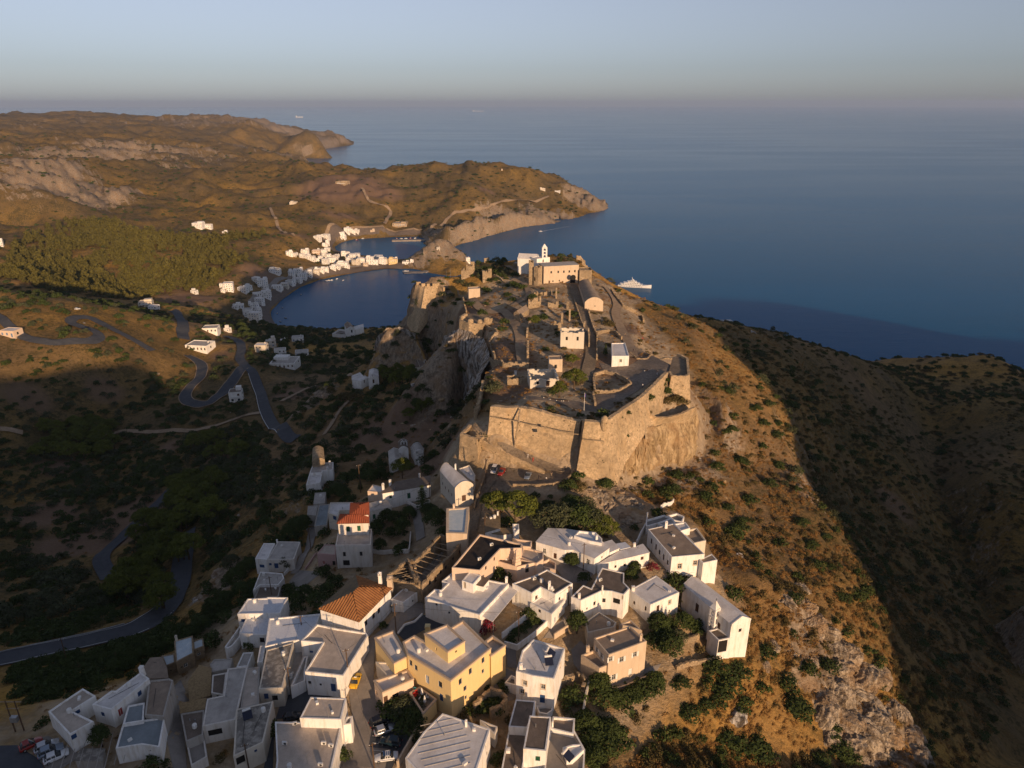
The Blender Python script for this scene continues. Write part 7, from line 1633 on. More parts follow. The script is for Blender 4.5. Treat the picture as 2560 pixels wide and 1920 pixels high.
grove([(rg.uniform(510, 640), rg.uniform(700, 735), 'broad', rg.uniform(7, 10)) for i in range(18)]+[(rg.uniform(560, 780), rg.uniform(735, 790), 'broad', rg.uniform(5, 8)) for i in range(22)], 'dark trees above the near beach', 'among the dark trees above the near beach')
tile(1120, 900)
for k, (q, z, w) in enumerate((((1425, 590), 201, 'just right of the sentry box'), ((1480, 490), 203.4, 'below the parapet right of the sentry box'), ((1560, 455), 203.6, 'hanging below the middle of the parapet'), ((1740, 330), 202.5, 'large one below the upper parapet'), ((1890, 175), 203, 'under the upper end of the parapet'), ((280, 745), 194.5, 'on the corner of the outwork'), ((1470, 660), 197, 'low on the flank wall'), ((1540, 650), 196.5, 'right of the low ones on the flank wall'), ((1220, 810), 195, 'on the face of the front bastion'), ((1300, 820), 194, 'right on the face of the front bastion'), ((1400, 780), 194.5, 'at the edge below the sentry box'))):
    x, y = GT(q, z); plant('bush', (x, y-.2, z-.5), 1.5 if k != 3 else 2.6, 'green bush growing from the castle wall '+w, 'bush', 'bushes growing from the castle walls')
# ---- uncounted growth: one object each, spread as instances
CORNER = Vector((0, 0))
def clear_grid():
    x0, y0, n, m = -240, 70, 570, 410; g = np.zeros((m, n), bool); Y, X = np.mgrid[0:m, 0:n]; X = X+x0+.5; Y = Y+y0+.5
    polys = [v['P'] for h in HOUSES for v in h[3]]+CLEAR+[v['P'] for c in CH for v in c[3]]
    for P in polys:
        P = np.array(P)
        if P[:, 0].max() < x0 or P[:, 0].min() > x0+n or P[:, 1].max() < y0 or P[:, 1].min() > y0+m: continue
        c = P.mean(0); P = c+(P-c)*1.0; ins = np.zeros(g.shape, bool); k = len(P)
        i0, i1 = max(0, int(P[:, 0].min()-x0)-2), min(n, int(P[:, 0].max()-x0)+3); j0, j1 = max(0, int(P[:, 1].min()-y0)-2), min(m, int(P[:, 1].max()-y0)+3)
        xs, ys = X[j0:j1, i0:i1], Y[j0:j1, i0:i1]; s = np.zeros(xs.shape, bool)
        for a in range(k):
            (ax, ay), (bx, by) = P[a], P[(a+1) % k]
            if abs(by-ay) < 1e-9: continue
            s ^= ((ay > ys) != (by > ys)) & (xs < (bx-ax)*(ys-ay)/(by-ay)+ax)
        g[j0:j1, i0:i1] |= s
    d = g.copy()
    for dx, dy in ((1, 0), (-1, 0), (0, 1), (0, -1)): d |= np.roll(np.roll(g, dx, 1), dy, 0)
    return d
CG = clear_grid(); RP = [(np.array([[p.x, p.y] for p in W]), w) for W, w in ROADS]
def blocked(x, y):
    i = np.clip((x+240).astype(int), 0, 569); j = np.clip((y-70).astype(int), 0, 409); ins = (x > -240) & (x < 330) & (y > 70) & (y < 480)
    b = ins & CG[j, i]
    for P, w in RP:
        lo, hi = P.min(0)-w-8, P.max(0)+w+8; k = np.where((x > lo[0]) & (x < hi[0]) & (y > lo[1]) & (y < hi[1]) & ~b)[0]
        if len(k) == 0: continue
        a, c = P[:-1], P[1:]; best = np.full(len(k), 1e9)
        for s in range(len(a)):
            e = c[s]-a[s]; t = np.clip(((x[k]-a[s][0])*e[0]+(y[k]-a[s][1])*e[1])/max(e@e, 1e-9), 0, 1); np.minimum(best, np.hypot(x[k]-a[s][0]-t*e[0], y[k]-a[s][1]-t*e[1]), out=best)
        b[k[best < w]] = True
    return b
SRC = {}
def source(key, blobs, n, size, seed, mat):
    SRC[key] = leaf_mesh(key, leaf_cloud(blobs, n, size, seed), mat)
def scatter(name, label, cat, meshes, x, y, s, sz=1.0, sink=.15):
    z = ground_z(x, y); n = len(x); me = bpy.data.meshes.new(name); co = np.stack([x, y, z-s*sink], -1)
    me.vertices.add(n); me.vertices.foreach_set('co', co.astype(np.float32).ravel())
    def at(nm, ty, v, f): a = me.attributes.new(nm, ty, 'POINT'); a.data.foreach_set(f, v)
    rot = np.zeros((n, 3), np.float32); rot[:, 2] = RNG.uniform(0, 6.28, n); at('rot', 'FLOAT_VECTOR', rot.ravel(), 'vector')
    sc = np.stack([s*RNG.uniform(.8, 1.25, n), s*RNG.uniform(.8, 1.25, n), s*sz*RNG.uniform(.75, 1.25, n)], -1).astype(np.float32); at('scl', 'FLOAT_VECTOR', sc.ravel(), 'vector')
    at('idx', 'INT', RNG.integers(0, len(meshes), n).astype(np.int32), 'value')
    c = bpy.data.collections.new(name+'_kinds')
    for m in meshes: c.objects.link(bpy.data.objects.new('sprig', SRC[m]))
    ng = bpy.data.node_groups.new(name, 'GeometryNodeTree'); ng.interface.new_socket('Geometry', in_out='INPUT', socket_type='NodeSocketGeometry'); ng.interface.new_socket('Geometry', in_out='OUTPUT', socket_type='NodeSocketGeometry')
    gi = ng.nodes.new('NodeGroupInput'); go = ng.nodes.new('NodeGroupOutput'); ip = ng.nodes.new('GeometryNodeInstanceOnPoints'); ci = ng.nodes.new('GeometryNodeCollectionInfo')
    ci.inputs['Collection'].default_value = c; ci.inputs['Separate Children'].default_value = True; ci.inputs['Reset Children'].default_value = True; ip.inputs['Pick Instance'].default_value = True
    def na(nm, ty): q = ng.nodes.new('GeometryNodeInputNamedAttribute'); q.data_type = ty; q.inputs['Name'].default_value = nm; return [o for o in q.outputs if o.enabled and o.name == 'Attribute'][0]
    L = ng.links.new; L(gi.outputs[0], ip.inputs['Points']); L(ci.outputs[0], ip.inputs['Instance']); L(na('idx', 'INT'), ip.inputs['Instance Index']); L(na('rot', 'FLOAT_VECTOR'), ip.inputs['Rotation']); L(na('scl', 'FLOAT_VECTOR'), ip.inputs['Scale']); L(ip.outputs[0], go.inputs[0])
    o = link(bpy.data.objects.new(name, me)); md = o.modifiers.new('spread', 'NODES'); md.node_group = ng; tag(o, label, cat, kind='stuff'); return o
for k in range(3):
    source('bush%d' % k, rblobs(6, .75, .25, .75, .5, 20+k, .8), 190, .12, 20+k, 'leaf'); source('scrub%d' % k, rblobs(6, .75, .2, .6, .48, 30+k, .75), 190, .11, 30+k, 'scrub')
    source('tuft%d' % k, rblobs(4, .6, .15, .4, .42, 40+k, .7), 170, .10, 40+k, 'dry'); source('olive%d' % k, rblobs(8, .8, .5, 1.2, .5, 50+k, .85), 150, .12, 50+k, 'olive')
    source('wood%d' % k, rblobs(7, .55, .7, 1.9, .5, 60+k, .9), 120, .15, 60+k, 'woodland')
def sample(n, r0, r1, a0=-42, a1=42):
    t = np.radians(RNG.uniform(a0, a1, n)); r = np.exp(RNG.uniform(math.log(r0), math.log(r1), n)); return r*np.sin(t), r*np.cos(t), r
def slope_at(x, y, e=2.0): return np.hypot(base_z(x+e, y)-base_z(x-e, y), base_z(x, y+e)-base_z(x, y-e))/(2*e)
def inpoly(x, y, P):
    s = np.zeros(x.shape, bool)
    for a in range(len(P)):
        (ax, ay), (bx, by) = P[a], P[(a+1) % len(P)]
        if abs(by-ay) > 1e-9: s ^= ((ay > y) != (by > y)) & (x < (bx-ax)*(y-ay)/(by-ay)+ax)
    return s
def grow(n, r0, r1, dens):
    x, y, r = sample(n, r0, r1); z = base_z(x, y); k = (z > 2.0) & (RNG.random(n) < dens(x, y, r, z)); x, y, r = x[k], y[k], r[k]; k = ~blocked(x, y); return x[k], y[k], r[k]
def d_scrub(x, y, r, z):
    g = zmap(GREEN_SHADE, x, y); b = zmap(BARE, x, y); n = vnoise(x/16, y/16, 77)*.6+vnoise(x/5, y/5, 78)*.4; left = np.clip((20-x)/60, 0, 1)
    sunny = np.clip((x-30)/60, 0, 1)*np.clip((.5-g)*4, 0, 1); d = (.12+.6*np.clip((n-.40)*3.2, 0, 1))*(1-.5*sunny)+.6*g; d *= 1-.85*b
    pat = np.clip((vnoise(x/34, y/34, 81)*.65+vnoise(x/13, y/13, 82)*.35-.36)*4.5, .08, 1); d = d*np.where(x < 20, pat, .35+.65*pat)*1.25; d = np.where(inpoly(x, y, VILL), d*.10, d); return np.where(inpoly(x, y, CAST), d*.45, d)
x, y, r = grow(30000, 85, 750, d_scrub)
lf = np.clip((30-x)/80+.25, .12, .9); pick = RNG.random(len(x)) < lf
scatter('scrub', 'low brown scrub covering the slopes round the castle hill', 'scrub', ['scrub0', 'scrub1', 'scrub2'], x[~pick], y[~pick], RNG.uniform(.6, 1.5, (~pick).sum())*(1+r[~pick]/900))
scatter('bushes', 'dense dark green bushes on the shaded flanks', 'bushes', ['bush0', 'bush1', 'bush2'], x[pick], y[pick], RNG.uniform(.7, 2.0, pick.sum())*(1+r[pick]/600))
x, y, r = grow(80000, 85, 520, lambda x, y, r, z: np.where(inpoly(x, y, VILL), .04, np.where(inpoly(x, y, CAST), .25, np.clip((x+20)/60, .12, 1)*(1-.6*zmap(BARE, x, y))*np.clip(vnoise(x/9, y/9, 91)*1.6-.2, 0, 1))))
scatter('dry_grass', 'sun-bleached dry grass on the right-hand slope', 'grass', ['tuft0', 'tuft1', 'tuft2'], x, y, RNG.uniform(.4, 1.25, len(x)))
x, y, r = grow(9000, 240, 900, lambda x, y, r, z: np.where(inpoly(x, y, VILL) | inpoly(x, y, CAST), 0, np.where(x < 0, .5*np.clip(vnoise(x/40, y/40, 15)*2-.6, 0, 1)+.35*zmap(GREEN_SHADE, x, y), .06)))
scatter('olive_groves', 'olive trees and tall bushes filling the shaded valley', 'olive grove', ['olive0', 'olive1', 'olive2', 'bush1'], x, y, RNG.uniform(1.6, 3.2, len(x)))
x, y, r = grow(34000, 700, 4200, lambda x, y, r, z: (1-.95*zmap(BARE, x, y))*(.12+.9*np.clip(vnoise(x/70, y/70, 5)*.6+vnoise(x/22, y/22, 6)*.4-.4, 0, 1)*2+.3*zmap(GREEN_SHADE, x, y)))
scatter('maquis', 'dark maquis dotting the far hills', 'maquis', ['bush0', 'bush2', 'scrub1', 'scrub2'], x, y, RNG.uniform(1.6, 3.4, len(x))*(1+r/3500))
tile(0, 0, 2212)
FOR = [hit(*q)[:2] for q in ((40, 720), (60, 640), (110, 590), (200, 556), (290, 560), (360, 575), (480, 590), (590, 590), (620, 600), (600, 640), (560, 690), (500, 730), (400, 755), (300, 760), (180, 740))]
xs = np.array(FOR); n = 7000; x = RNG.uniform(xs[:, 0].min(), xs[:, 0].max(), n); y = RNG.uniform(xs[:, 1].min(), xs[:, 1].max(), n); k = inpoly(x+60*(vnoise(x/90, y/90, 3)-.5)*2, y+60*(vnoise(x/90, y/90, 4)-.5)*2, FOR) & (vnoise(x/45, y/45, 8)+.5*vnoise(x/15, y/15, 9) > .48); x, y = x[k], y[k]
scatter('forest', 'sunlit pine wood on the far left slope', 'forest', ['wood0', 'wood1', 'wood2'], x, y, np.exp(RNG.normal(1.42, .3, len(x))).clip(2, 8), 1.2)

# loose stones: outcrops on the slopes, rubble inside the castle
def rock_src(key, seed, mat):
    bm = bmesh.new(); bmesh.ops.create_icosphere(bm, subdivisions=3, radius=1.0)
    for v in bm.verts:
        c = v.co.copy(); n = float(fbm(np.array([c.x*1.3+c.z*.7+seed*7]), np.array([c.y*1.3-c.z*.9+seed*3]), 4, seed, True)[0]); v.co = c*(.8+.42*n); v.co.z *= .72
    me = bpy.data.meshes.new(key); bm.to_mesh(me); bm.free(); me.materials.append(M[mat]); SRC[key] = me
for k in range(4): rock_src('rock%d' % k, 3+k*5, 'cliffw' if k % 2 else 'cliff'); rock_src('rubble%d' % k, 40+k*3, 'ruin')
x, y, r = grow(9000, 85, 620, lambda x, y, r, z: np.where(inpoly(x, y, VILL) | inpoly(x, y, CAST), 0, np.clip(zmap(ROCK, x, y)-.35, 0, 1)*1.3+.012))
scatter('outcrops', 'pale limestone outcrops and boulders on the slopes', 'rocks', ['rock0', 'rock1', 'rock2', 'rock3'], x, y, np.exp(RNG.normal(-.35, .6, len(x))).clip(.25, 3.2), .9, .35)
x, y, r = grow(16000, 205, 440, lambda x, y, r, z: np.where(inpoly(x, y, CAST), np.clip(vnoise(x/14, y/14, 55)*1.5-.45, 0, 1), 0))
scatter('rubble', 'fallen building stone strewn among the castle ruins', 'rubble', ['rubble0', 'rubble1', 'rubble2', 'rubble3'], x, y, RNG.uniform(.15, .55, len(x)), .8, .2)

def big_rock(seed):
    bm = bmesh.new(); bmesh.ops.create_icosphere(bm, subdivisions=5, radius=1.0); n = len(bm.verts); C = np.array([v.co[:] for v in bm.verts])
    d = fbm(C[:, 0]*1.1+C[:, 2]*.6+seed*9, C[:, 1]*1.1-C[:, 2]*.8+seed*5, 6, seed, True)*.34+fbm(C[:, 0]*3+C[:, 2]*2, C[:, 1]*3-C[:, 2]*2.2, 4, seed+9, True)*.13; C = C*(.85+d)[:, None]; C[:, 2] *= .75
    for v, c in zip(bm.verts, C): v.co = c
    me = bpy.data.meshes.new('outcrop'); bm.to_mesh(me); bm.free(); me.materials.append(M['crag']); return me
BR = [big_rock(s_) for s_ in (2, 5, 11, 17)]
tile(1660, 1245, 900); rr = random.Random(21); RK = [(830, 545, 5), (750, 610, 4), (870, 650, 5), (910, 730, 6), (970, 800, 6), (1010, 880, 7), (1090, 905, 7), (1150, 970, 7), (1050, 1010, 8), (1110, 1110, 9), (1010, 1160, 8), (970, 1260, 8), (1080, 1300, 9), (1180, 1210, 8), (1250, 1310, 9), (1200, 1420, 9), (1120, 1490, 8), (1260, 1560, 9), (1350, 1450, 8), (1400, 1570, 9), (1300, 1060, 6), (1210, 1060, 7), (650, 890, 3), (610, 1010, 3), (1420, 1300, 7), (1480, 1420, 7), (1000, 1420, 6), (900, 1000, 4), (1560, 1600, 8)]
RK2 = [(2080, 1230), (2110, 1260)]
for k, (x, y, s_) in enumerate(RK):
    p = hT((x, y)); o = inst('rock_outcrop', BR[k % 4], (p[0], p[1], p[2]-s_*.32), rr.uniform(0, 6), (s_*rr.uniform(.6, .95), s_*rr.uniform(.5, .8), s_*rr.uniform(.5, .75))); o['kind'] = 'structure'
tile(1000, 1060)
for k, (x, y, s_) in enumerate(((1620, 560, 5), (1720, 620, 6), (1850, 560, 5), (1980, 560, 5), (1800, 700, 6), (1930, 660, 5), (1980, 800, 5), (2050, 700, 5), (1560, 600, 3.5), (1900, 880, 4))):
    p = hT((x, y)); o = inst('rock_outcrop', BR[(k+1) % 4], (p[0], p[1], p[2]-s_*.35), rr.uniform(0, 6), (s_*rr.uniform(.6, .95), s_*rr.uniform(.5, .8), s_*rr.uniform(.5, .75))); o['kind'] = 'structure'
# ---------------------------------------------------------------- vehicles
def loft(secs, mat, name, parent, loc=(0, 0, 0), close=True, smooth=True):
    """secs: list of rings (same count) -> one skin"""
    mb = MB(); n = len(secs[0])
    for r in secs: mb.v += [tuple(p) for p in r]
    for i in range(len(secs)-1):
        for k in range(n):
            j = (k+1) % n; mb.f.append((i*n+k, i*n+j, (i+1)*n+j, (i+1)*n+k)); mb.m.append(0)
    mb.f.append(tuple(range(n))[::-1]); mb.f.append(tuple((len(secs)-1)*n+k for k in range(n))); mb.m += [0, 0]
    me = mb.mesh(name, mat, smooth); bm = bmesh.new(); bm.from_mesh(me); bmesh.ops.recalc_face_normals(bm, faces=bm.faces); bm.to_mesh(me); bm.free()
    o = bpy.data.objects.new(name, me); o.location = loc; return link(o, parent)
def rrect(y0, y1, z0, z1, x, c=.12):
    return [(x, y0+c, z0), (x, y1-c, z0), (x, y1, z0+c), (x, y1, z1-c), (x, y1-c, z1), (x, y0+c, z1), (x, y0, z1-c), (x, y0, z0+c)]
def make_car(name, paint, kind, L=4.3, W=1.76):
    r = empty(name); Hb = .95 if kind != 'suv' else 1.05; Ht = {'sedan': 1.45, 'hatch': 1.5, 'suv': 1.72, 'van': 1.85}[kind]; h = L/2; w = W/2
    prof = [(-h, .45, .78, .82), (-h+.12, .3, .86, .95), (-h+.7, .25, Hb, 1), (0, .25, Hb, 1), (h-1.25, .25, Hb-.03, 1), (h-.5, .27, Hb-.15, .97), (h-.1, .32, Hb-.27, .9), (h, .42, Hb-.38, .8)]
    loft([rrect(-w*k, w*k, a, b, x, .1) for x, a, b, k in prof], M[paint], 'body', r)
    x0 = -h+(.9 if kind == 'sedan' else .25 if kind != 'van' else .12); x1 = h-(1.25 if kind != 'van' else .95)
    cab = [(x0, Hb-.06, Hb-.02, .92), (x0+(.55 if kind == 'sedan' else .22), Hb-.06, Ht-.1, .82), (x0+(.8 if kind == 'sedan' else .5), Hb-.06, Ht, .8), (x1-.95, Hb-.06, Ht, .8), (x1-.75, Hb-.06, Ht-.08, .82), (x1, Hb-.06, Hb-.02, .9)]
    g = loft([rrect(-w*k, w*k, a, max(b, a+.05), x, .02) for x, a, b, k in cab], M['glass'], 'windows', r)
    b = MB(); xa, xb = cab[2][0]-.08, cab[3][0]+.08; b.hexa([(xa, -w*.82, Ht-.09), (xb, -w*.82, Ht-.09), (xb, w*.82, Ht-.09), (xa, w*.82, Ht-.09)], [(xa+.06, -w*.76, Ht+.03), (xb-.06, -w*.76, Ht+.03), (xb-.06, w*.76, Ht+.03), (xa+.06, w*.76, Ht+.03)]); ro = b.build('roof', M[paint], r)
    b = MB()
    for sy in (-1, 1):
        for x in (cab[1][0]+.1, (xa+xb)/2, xb-.02): b.hexa([(x-.05, sy*w*.9-.02, Hb-.05), (x+.05, sy*w*.9-.02, Hb-.05), (x+.05, sy*w*.9+.02, Hb-.05), (x-.05, sy*w*.9+.02, Hb-.05)], [(x-.05, sy*w*.8-.02, Ht-.03), (x+.05, sy*w*.8-.02, Ht-.03), (x+.05, sy*w*.8+.02, Ht-.03), (x-.05, sy*w*.8+.02, Ht-.03)])
    b.build('pillars', M[paint], ro)
    for sx in (-h+.78, h-.85):
        for sy in (-1, 1):
            t = MB(); t.tube((sx, sy*(w-.2), .32), (sx, sy*(w+.01), .32), .32, .32, 14); t.f.append(tuple(range(14))[::-1]); t.m.append(0); wo_ = t.build('wheel', M['tyre'], r)
            t = MB(); t.tube((sx, sy*(w-.02), .32), (sx, sy*(w+.025), .32), .2, .17, 10); t.build('rim', M['metal'], wo_)
    for sy in (-1, 1):
        b = MB(); b.box((h-.16, sy*w*.68, Hb-.36), (.2, .34, .14)); b.build('headlight', M['t_lamp'], r)
        b = MB(); b.box((-h+.06, sy*w*.72, .72), (.14, .3, .16)); b.build('tail_light', M['t_red'], r)
        b = MB(); b.box((x1-.35, sy*(w+.06), Hb+.04), (.12, .16, .12)); b.build('mirror', M[paint], r)
    return r
def put_car(root, q, rz, label, group=None, z=None):
    p = hT(q); root.location = (p[0], p[1], p[2]+.14); root.rotation_euler = (0, 0, rz); tag(root, label, 'car', group)
tile(560, 1440); G1 = 'cars parked beside the street'
put_car(make_car('taxi', 'cyellow', 'sedan', 4.5), (1140, 925), 1.50, 'yellow taxi parked beside the white house')
tx = bpy.data.objects['taxi']; b = MB(); b.box((0, 0, 1.55), (.25, .55, .16)); b.build('roof_sign', M['frame'], tx)
put_car(make_car('car', 'cblack', 'suv', 4.5), (1348, 1275), .55, 'black car at the top of the parking row', G1)
put_car(make_car('car', 'csilver', 'hatch', 4.3), (1388, 1350), .42, 'silver car second from the top of the parking row', G1)
put_car(make_car('car', 'cteal', 'suv', 4.5), (1440, 1455), 2.95, 'dark teal car third from the top of the parking row', G1)
pc = make_car('police_car', 'cwhite', 'sedan', 4.6); put_car(pc, (1405, 1585), 3.3, 'white police car with blue markings at the bottom of the parking row', G1)
b = MB()
for sy in (-1, 1): b.box((.2, sy*.885, .72), (3.2, .012, .12))
b.build('blue_stripe', M['blue'], pc)
for k in range(4):
    b = MB(); b.box((-.75+k*.32, 0, 1.487), (.2, .9, .012)); b.build('roof_letter', M['blue'], pc)
b = MB(); b.box((.45, 0, 1.56), (.22, 1.1, .14)); b.build('light_bar', M['blue'], pc)
put_car(make_car('car', 'cblack', 'hatch', 4.1), (600, 1238), .3, 'dark car in the shade below the terrace house')
tile(0, 1440); G2 = 'cars parked by the lower left house'
put_car(make_car('car', 'cred', 'hatch', 3.9), (275, 1475), .75, 'dark red car, leftmost beside the L-shaped house', G2)
put_car(make_car('car', 'csilver', 'hatch', 4.2), (410, 1490), .62, 'silver car next to the dark red car', G2)
put_car(make_car('car', 'cblue', 'suv', 4.3), (445, 1535), .62, 'blue-grey car between silver and white cars', G2)
put_car(make_car('car', 'cwhite', 'hatch', 4.2), (492, 1580), .62, 'white car nearest the bottom edge at lower left', G2)
tile(1120, 900); G3 = 'cars below the castle wall'
put_car(make_car('car', 'cwhite', 'van', 4.4, 1.8), (400, 965), 4.5, 'white van-like car below the castle ramp', G3)
put_car(make_car('car', 'cred', 'hatch', 4.1), (462, 985), 4.4, 'dark red car beside the white one below the castle ramp', G3)
put_car(make_car('car', 'cblue', 'sedan', 4.4), (690, 1015), 4.45, 'silver-blue car standing alone below the castle wall', G3)
tile(0, 700, 800)
put_car(make_car('car', 'cwhite', 'hatch', 4.2), (538, 205), .2, 'tiny white car at the hairpin of the sunlit spur')
put_car(make_car('car', 'csilver', 'hatch', 4.2), (145, 375), -.4, 'tiny pale car on the road at the left edge')
tile(560, 1440)
p = hT((1045, 1420)); r = empty('scooter', (p[0], p[1], p[2]+.12), 1.2); tag(r, 'dark scooter parked against the white street wall', 'scooter')
b = MB(); b.tube((-.5, 0, .6), (.35, 0, .45), .13, .12, 8); b.tube((.35, 0, .45), (.55, 0, .95), .07, .05, 6); b.build('frame', M['cblack'], r)
b = MB(); b.box((-.25, 0, .78), (.7, .26, .12)); b.build('seat', M['tyre'], r); b = MB(); b.tube((.55, -.3, 1.0), (.55, .3, 1.0), .03, .03, 6); b.build('handlebar', M['metal'], r)
for x in (-.55, .6):
    b = MB(); b.tube((x, -.06, .25), (x, .06, .25), .25, .25, 12); b.f.append(tuple(range(12))[::-1]); b.m.append(0); b.build('wheel', M['tyre'], r)
# ---------------------------------------------------------------- people
def person_mesh(stride, arm):
    V = []; E = []; R = []
    def ad(p, r, par=None):
        V.append(p); R.append(r); i = len(V)-1
        if par is not None: E.append((par, i))
        return i
    pel = ad((0, 0, .95), (.15, .12)); sp = ad((0, .01, 1.15), (.14, .11), pel); ch = ad((0, 0, 1.35), (.17, .12), sp); nk = ad((0, .01, 1.5), (.06, .06), ch); hd0 = ad((0, .02, 1.57), (.075, .085), nk); hd1 = ad((0, .03, 1.66), (.085, .1), hd0); ad((0, .02, 1.74), (.06, .07), hd1)
    for s in (-1, 1):
        hp = ad((s*.1, 0, .88), (.1, .1), pel); kn = ad((s*.11, s*stride*.5+.03, .5), (.065, .065), hp); an = ad((s*.11, s*stride-.02, .09), (.04, .04), kn); ad((s*.12, s*stride+.13, .04), (.045, .03), an)
        sh = ad((s*.2, 0, 1.42), (.065, .065), ch); el = ad((s*.26, -s*arm*.4-.02, 1.15), (.045, .045), sh); wr = ad((s*.27, -s*arm+.06, .92), (.032, .032), el); pm = ad((s*.27, -s*arm+.08, .85), (.035, .02), wr)
        for f, (dx, dy, l) in enumerate(((-.03, .0, .09), (-.01, .01, .1), (.01, .01, .1), (.028, 0, .08), (-.04, .03, .05))): ad((s*.27+dx*.8, -s*arm+.09+dy, .85-l), (.009, .009), pm)
    me = bpy.data.meshes.new('person'); me.from_pydata(V, E, []); o = bpy.data.objects.new('tmp', me); COL.objects.link(o)
    md = o.modifiers.new('s', 'SKIN'); md.use_smooth_shade = True
    for i, v in enumerate(me.skin_vertices[0].data): v.radius = R[i]; v.use_root = i == 0
    o.modifiers.new('u', 'SUBSURF').levels = 1
    dg = bpy.context.evaluated_depsgraph_get(); out = bpy.data.meshes.new_from_object(o.evaluated_get(dg)); bpy.data.objects.remove(o); out.name = 'person'
    return out
PM = [person_mesh(.28, .22), person_mesh(.05, .04)]
def person(q, shirt, legs, rz, label, k=0, h=1.0, z=None):
    p = hT(q); me = PM[k].copy(); me.materials.clear()
    for m in ('bskin', shirt, legs, 'hair'): me.materials.append(M[m])
    for f in me.polygons:
        c = f.center; f.material_index = 3 if c.z > 1.66 or (c.z > 1.56 and c.y < -.02) else 0 if c.z > 1.5 or c.z < .08 else 2 if c.z < .98 and abs(c.x) < .22 else 0 if abs(c.x) > .22 and c.z < 1.2 else 1
    o = inst('person', me, (p[0], p[1], p[2]+.12), rz, (h, h, h)); tag(o, label, 'person', 'visitors at the castle'); return o
tile(1120, 900)
person((690, 850), 'c_white', 'c_white', 2.6, 'person in white walking up the castle ramp')
person((735, 882), 'c_red', 'c_red', 2.6, 'person in bright red walking on the castle ramp')
person((895, 1002), 'c_dark', 'beam', .6, 'person in dark clothes standing at the foot of the ramp', 1)
person((783, 1035), 'c_dark', 'c_dark', -1, 'person in black in the castle car park', 1)
person((848, 1052), 'c_white', 'c_dark', -.4, 'person in white top and dark trousers in the castle car park')
person((1680, 245), 'c_white', 'c_dark', .8, 'person in a pale top walking on the parapet path')
person((1806, 130), 'c_dark', 'c_white', .8, 'person in a dark top at the upper end of the parapet path')
tile(1120, 580)
person((622, 985), 'c_pink', 'c_pink', 2.0, 'left of two people in pink on the castle path'); person((640, 982), 'c_pink', 'c_white', 2.2, 'right of two people in pink on the castle path', 1)
person((1530, 905), 'beam', 'c_dark', 1.0, 'person in yellowish top above the white hut'); person((1680, 942), 'c_red', 'c_dark', .3, 'person in red near the right brink of the castle', 1); person((1600, 1040), 'c_dark', 'c_dark', -.5, 'person in black right of the white hut')
person((628, 352), 'c_dark', 'c_dark', 1.5, 'left of two dark figures near the ruined tower', 1); person((652, 357), 'c_dark', 'c_dark', 1.2, 'right of two dark figures near the ruined tower'); person((1985, 1145), 'c_dark', 'c_dark', .4, 'person in dark clothes on the corner bastion', 1)
# ---------------------------------------------------------------- boats
def hullring(x, w, z0, z1, f=1.0): return [(x, -w*.25*f, z0), (x, -w*.8*f, z0+(z1-z0)*.35), (x, -w, z1), (x, w, z1), (x, w*.8*f, z0+(z1-z0)*.35), (x, w*.25*f, z0)]
def yacht(name, loc, rz, L, label):
    r = empty(name, loc, rz); tag(r, label, 'yacht'); h = L/2; w = L*.085
    loft([hullring(x*h, w*k, -1.5, z) for x, k, z in ((-1, .82, 3.2), (-.6, 1, 3.4), (0, 1, 3.9), (.45, .85, 4.7), (.75, .5, 5.4), (.92, .2, 6.0), (1, .03, 6.3))], M['sail'], 'hull', r, smooth=False)
    lev = [(-.82, .52, 3.4, 2.7, .88), (-.62, .34, 6.1, 2.5, .8), (-.4, .16, 8.6, 2.4, .68), (-.22, .02, 11.0, 1.3, .5)]
    for k, (a, c, z, hh, ww) in enumerate(lev):
        A, C, W = a*h, c*h, w*ww
        b = MB(); b.hexa([(A, -W, z), (C, -W*.92, z), (C, W*.92, z), (A, W, z)], [(A+.4, -W*.96, z+hh), (C-hh*1.6, -W*.82, z+hh), (C-hh*1.6, W*.82, z+hh), (A+.4, W*.96, z+hh)]); d = b.build('deck', M['sail'], r)
        b = MB()
        for sy in (-1, 1):
            n = max(3, int((C-A)/3.2))
            for q in range(n): b.box((A+2+(C-hh*1.6-A-3)*q/max(1, n-1), sy*(W*.965), z+hh*.58), (1.7, .12, hh*.34))
        b.build('windows', M['glass'], d)
        b = MB(); b.box(((A+C)/2-1.5, 0, z+hh+.1), ((C-A)*1.02, W*2.08, .2)); b.build('overhang', M['sail'], d)
    b = MB(); b.tube((-.14*h, 0, 12), (-.18*h, 0, 18), .7, .25, 8); b.box((-.16*h, 0, 15.2), (.4, 4.5, .3)); b.box((-.165*h, 0, 16.6), (.3, 2.6, .25)); b.lathe([(.9, 0), (1.1, .8), (.6, 1.5), (.05, 1.7)], (-.1*h, 1.6, 12.3), 10); b.lathe([(.9, 0), (1.1, .8), (.6, 1.5), (.05, 1.7)], (-.1*h, -1.6, 12.3), 10); b.build('mast', M['sail'], r)
    b = MB()
    for sy in (-1, 1):
        for q in range(9): b.box((-.75*h+q*h*.15, sy*w*.985, 2.3), (1.3, .1, .6))
    b.build('portholes', M['glass'], r)['kind'] = 'stuff'
    return r
tile(1120, 580); p = GT((1612, 478), 0); yacht('motor_yacht', (p[0], p[1], 0), -.28, 58, 'large white motor yacht anchored off the castle point')
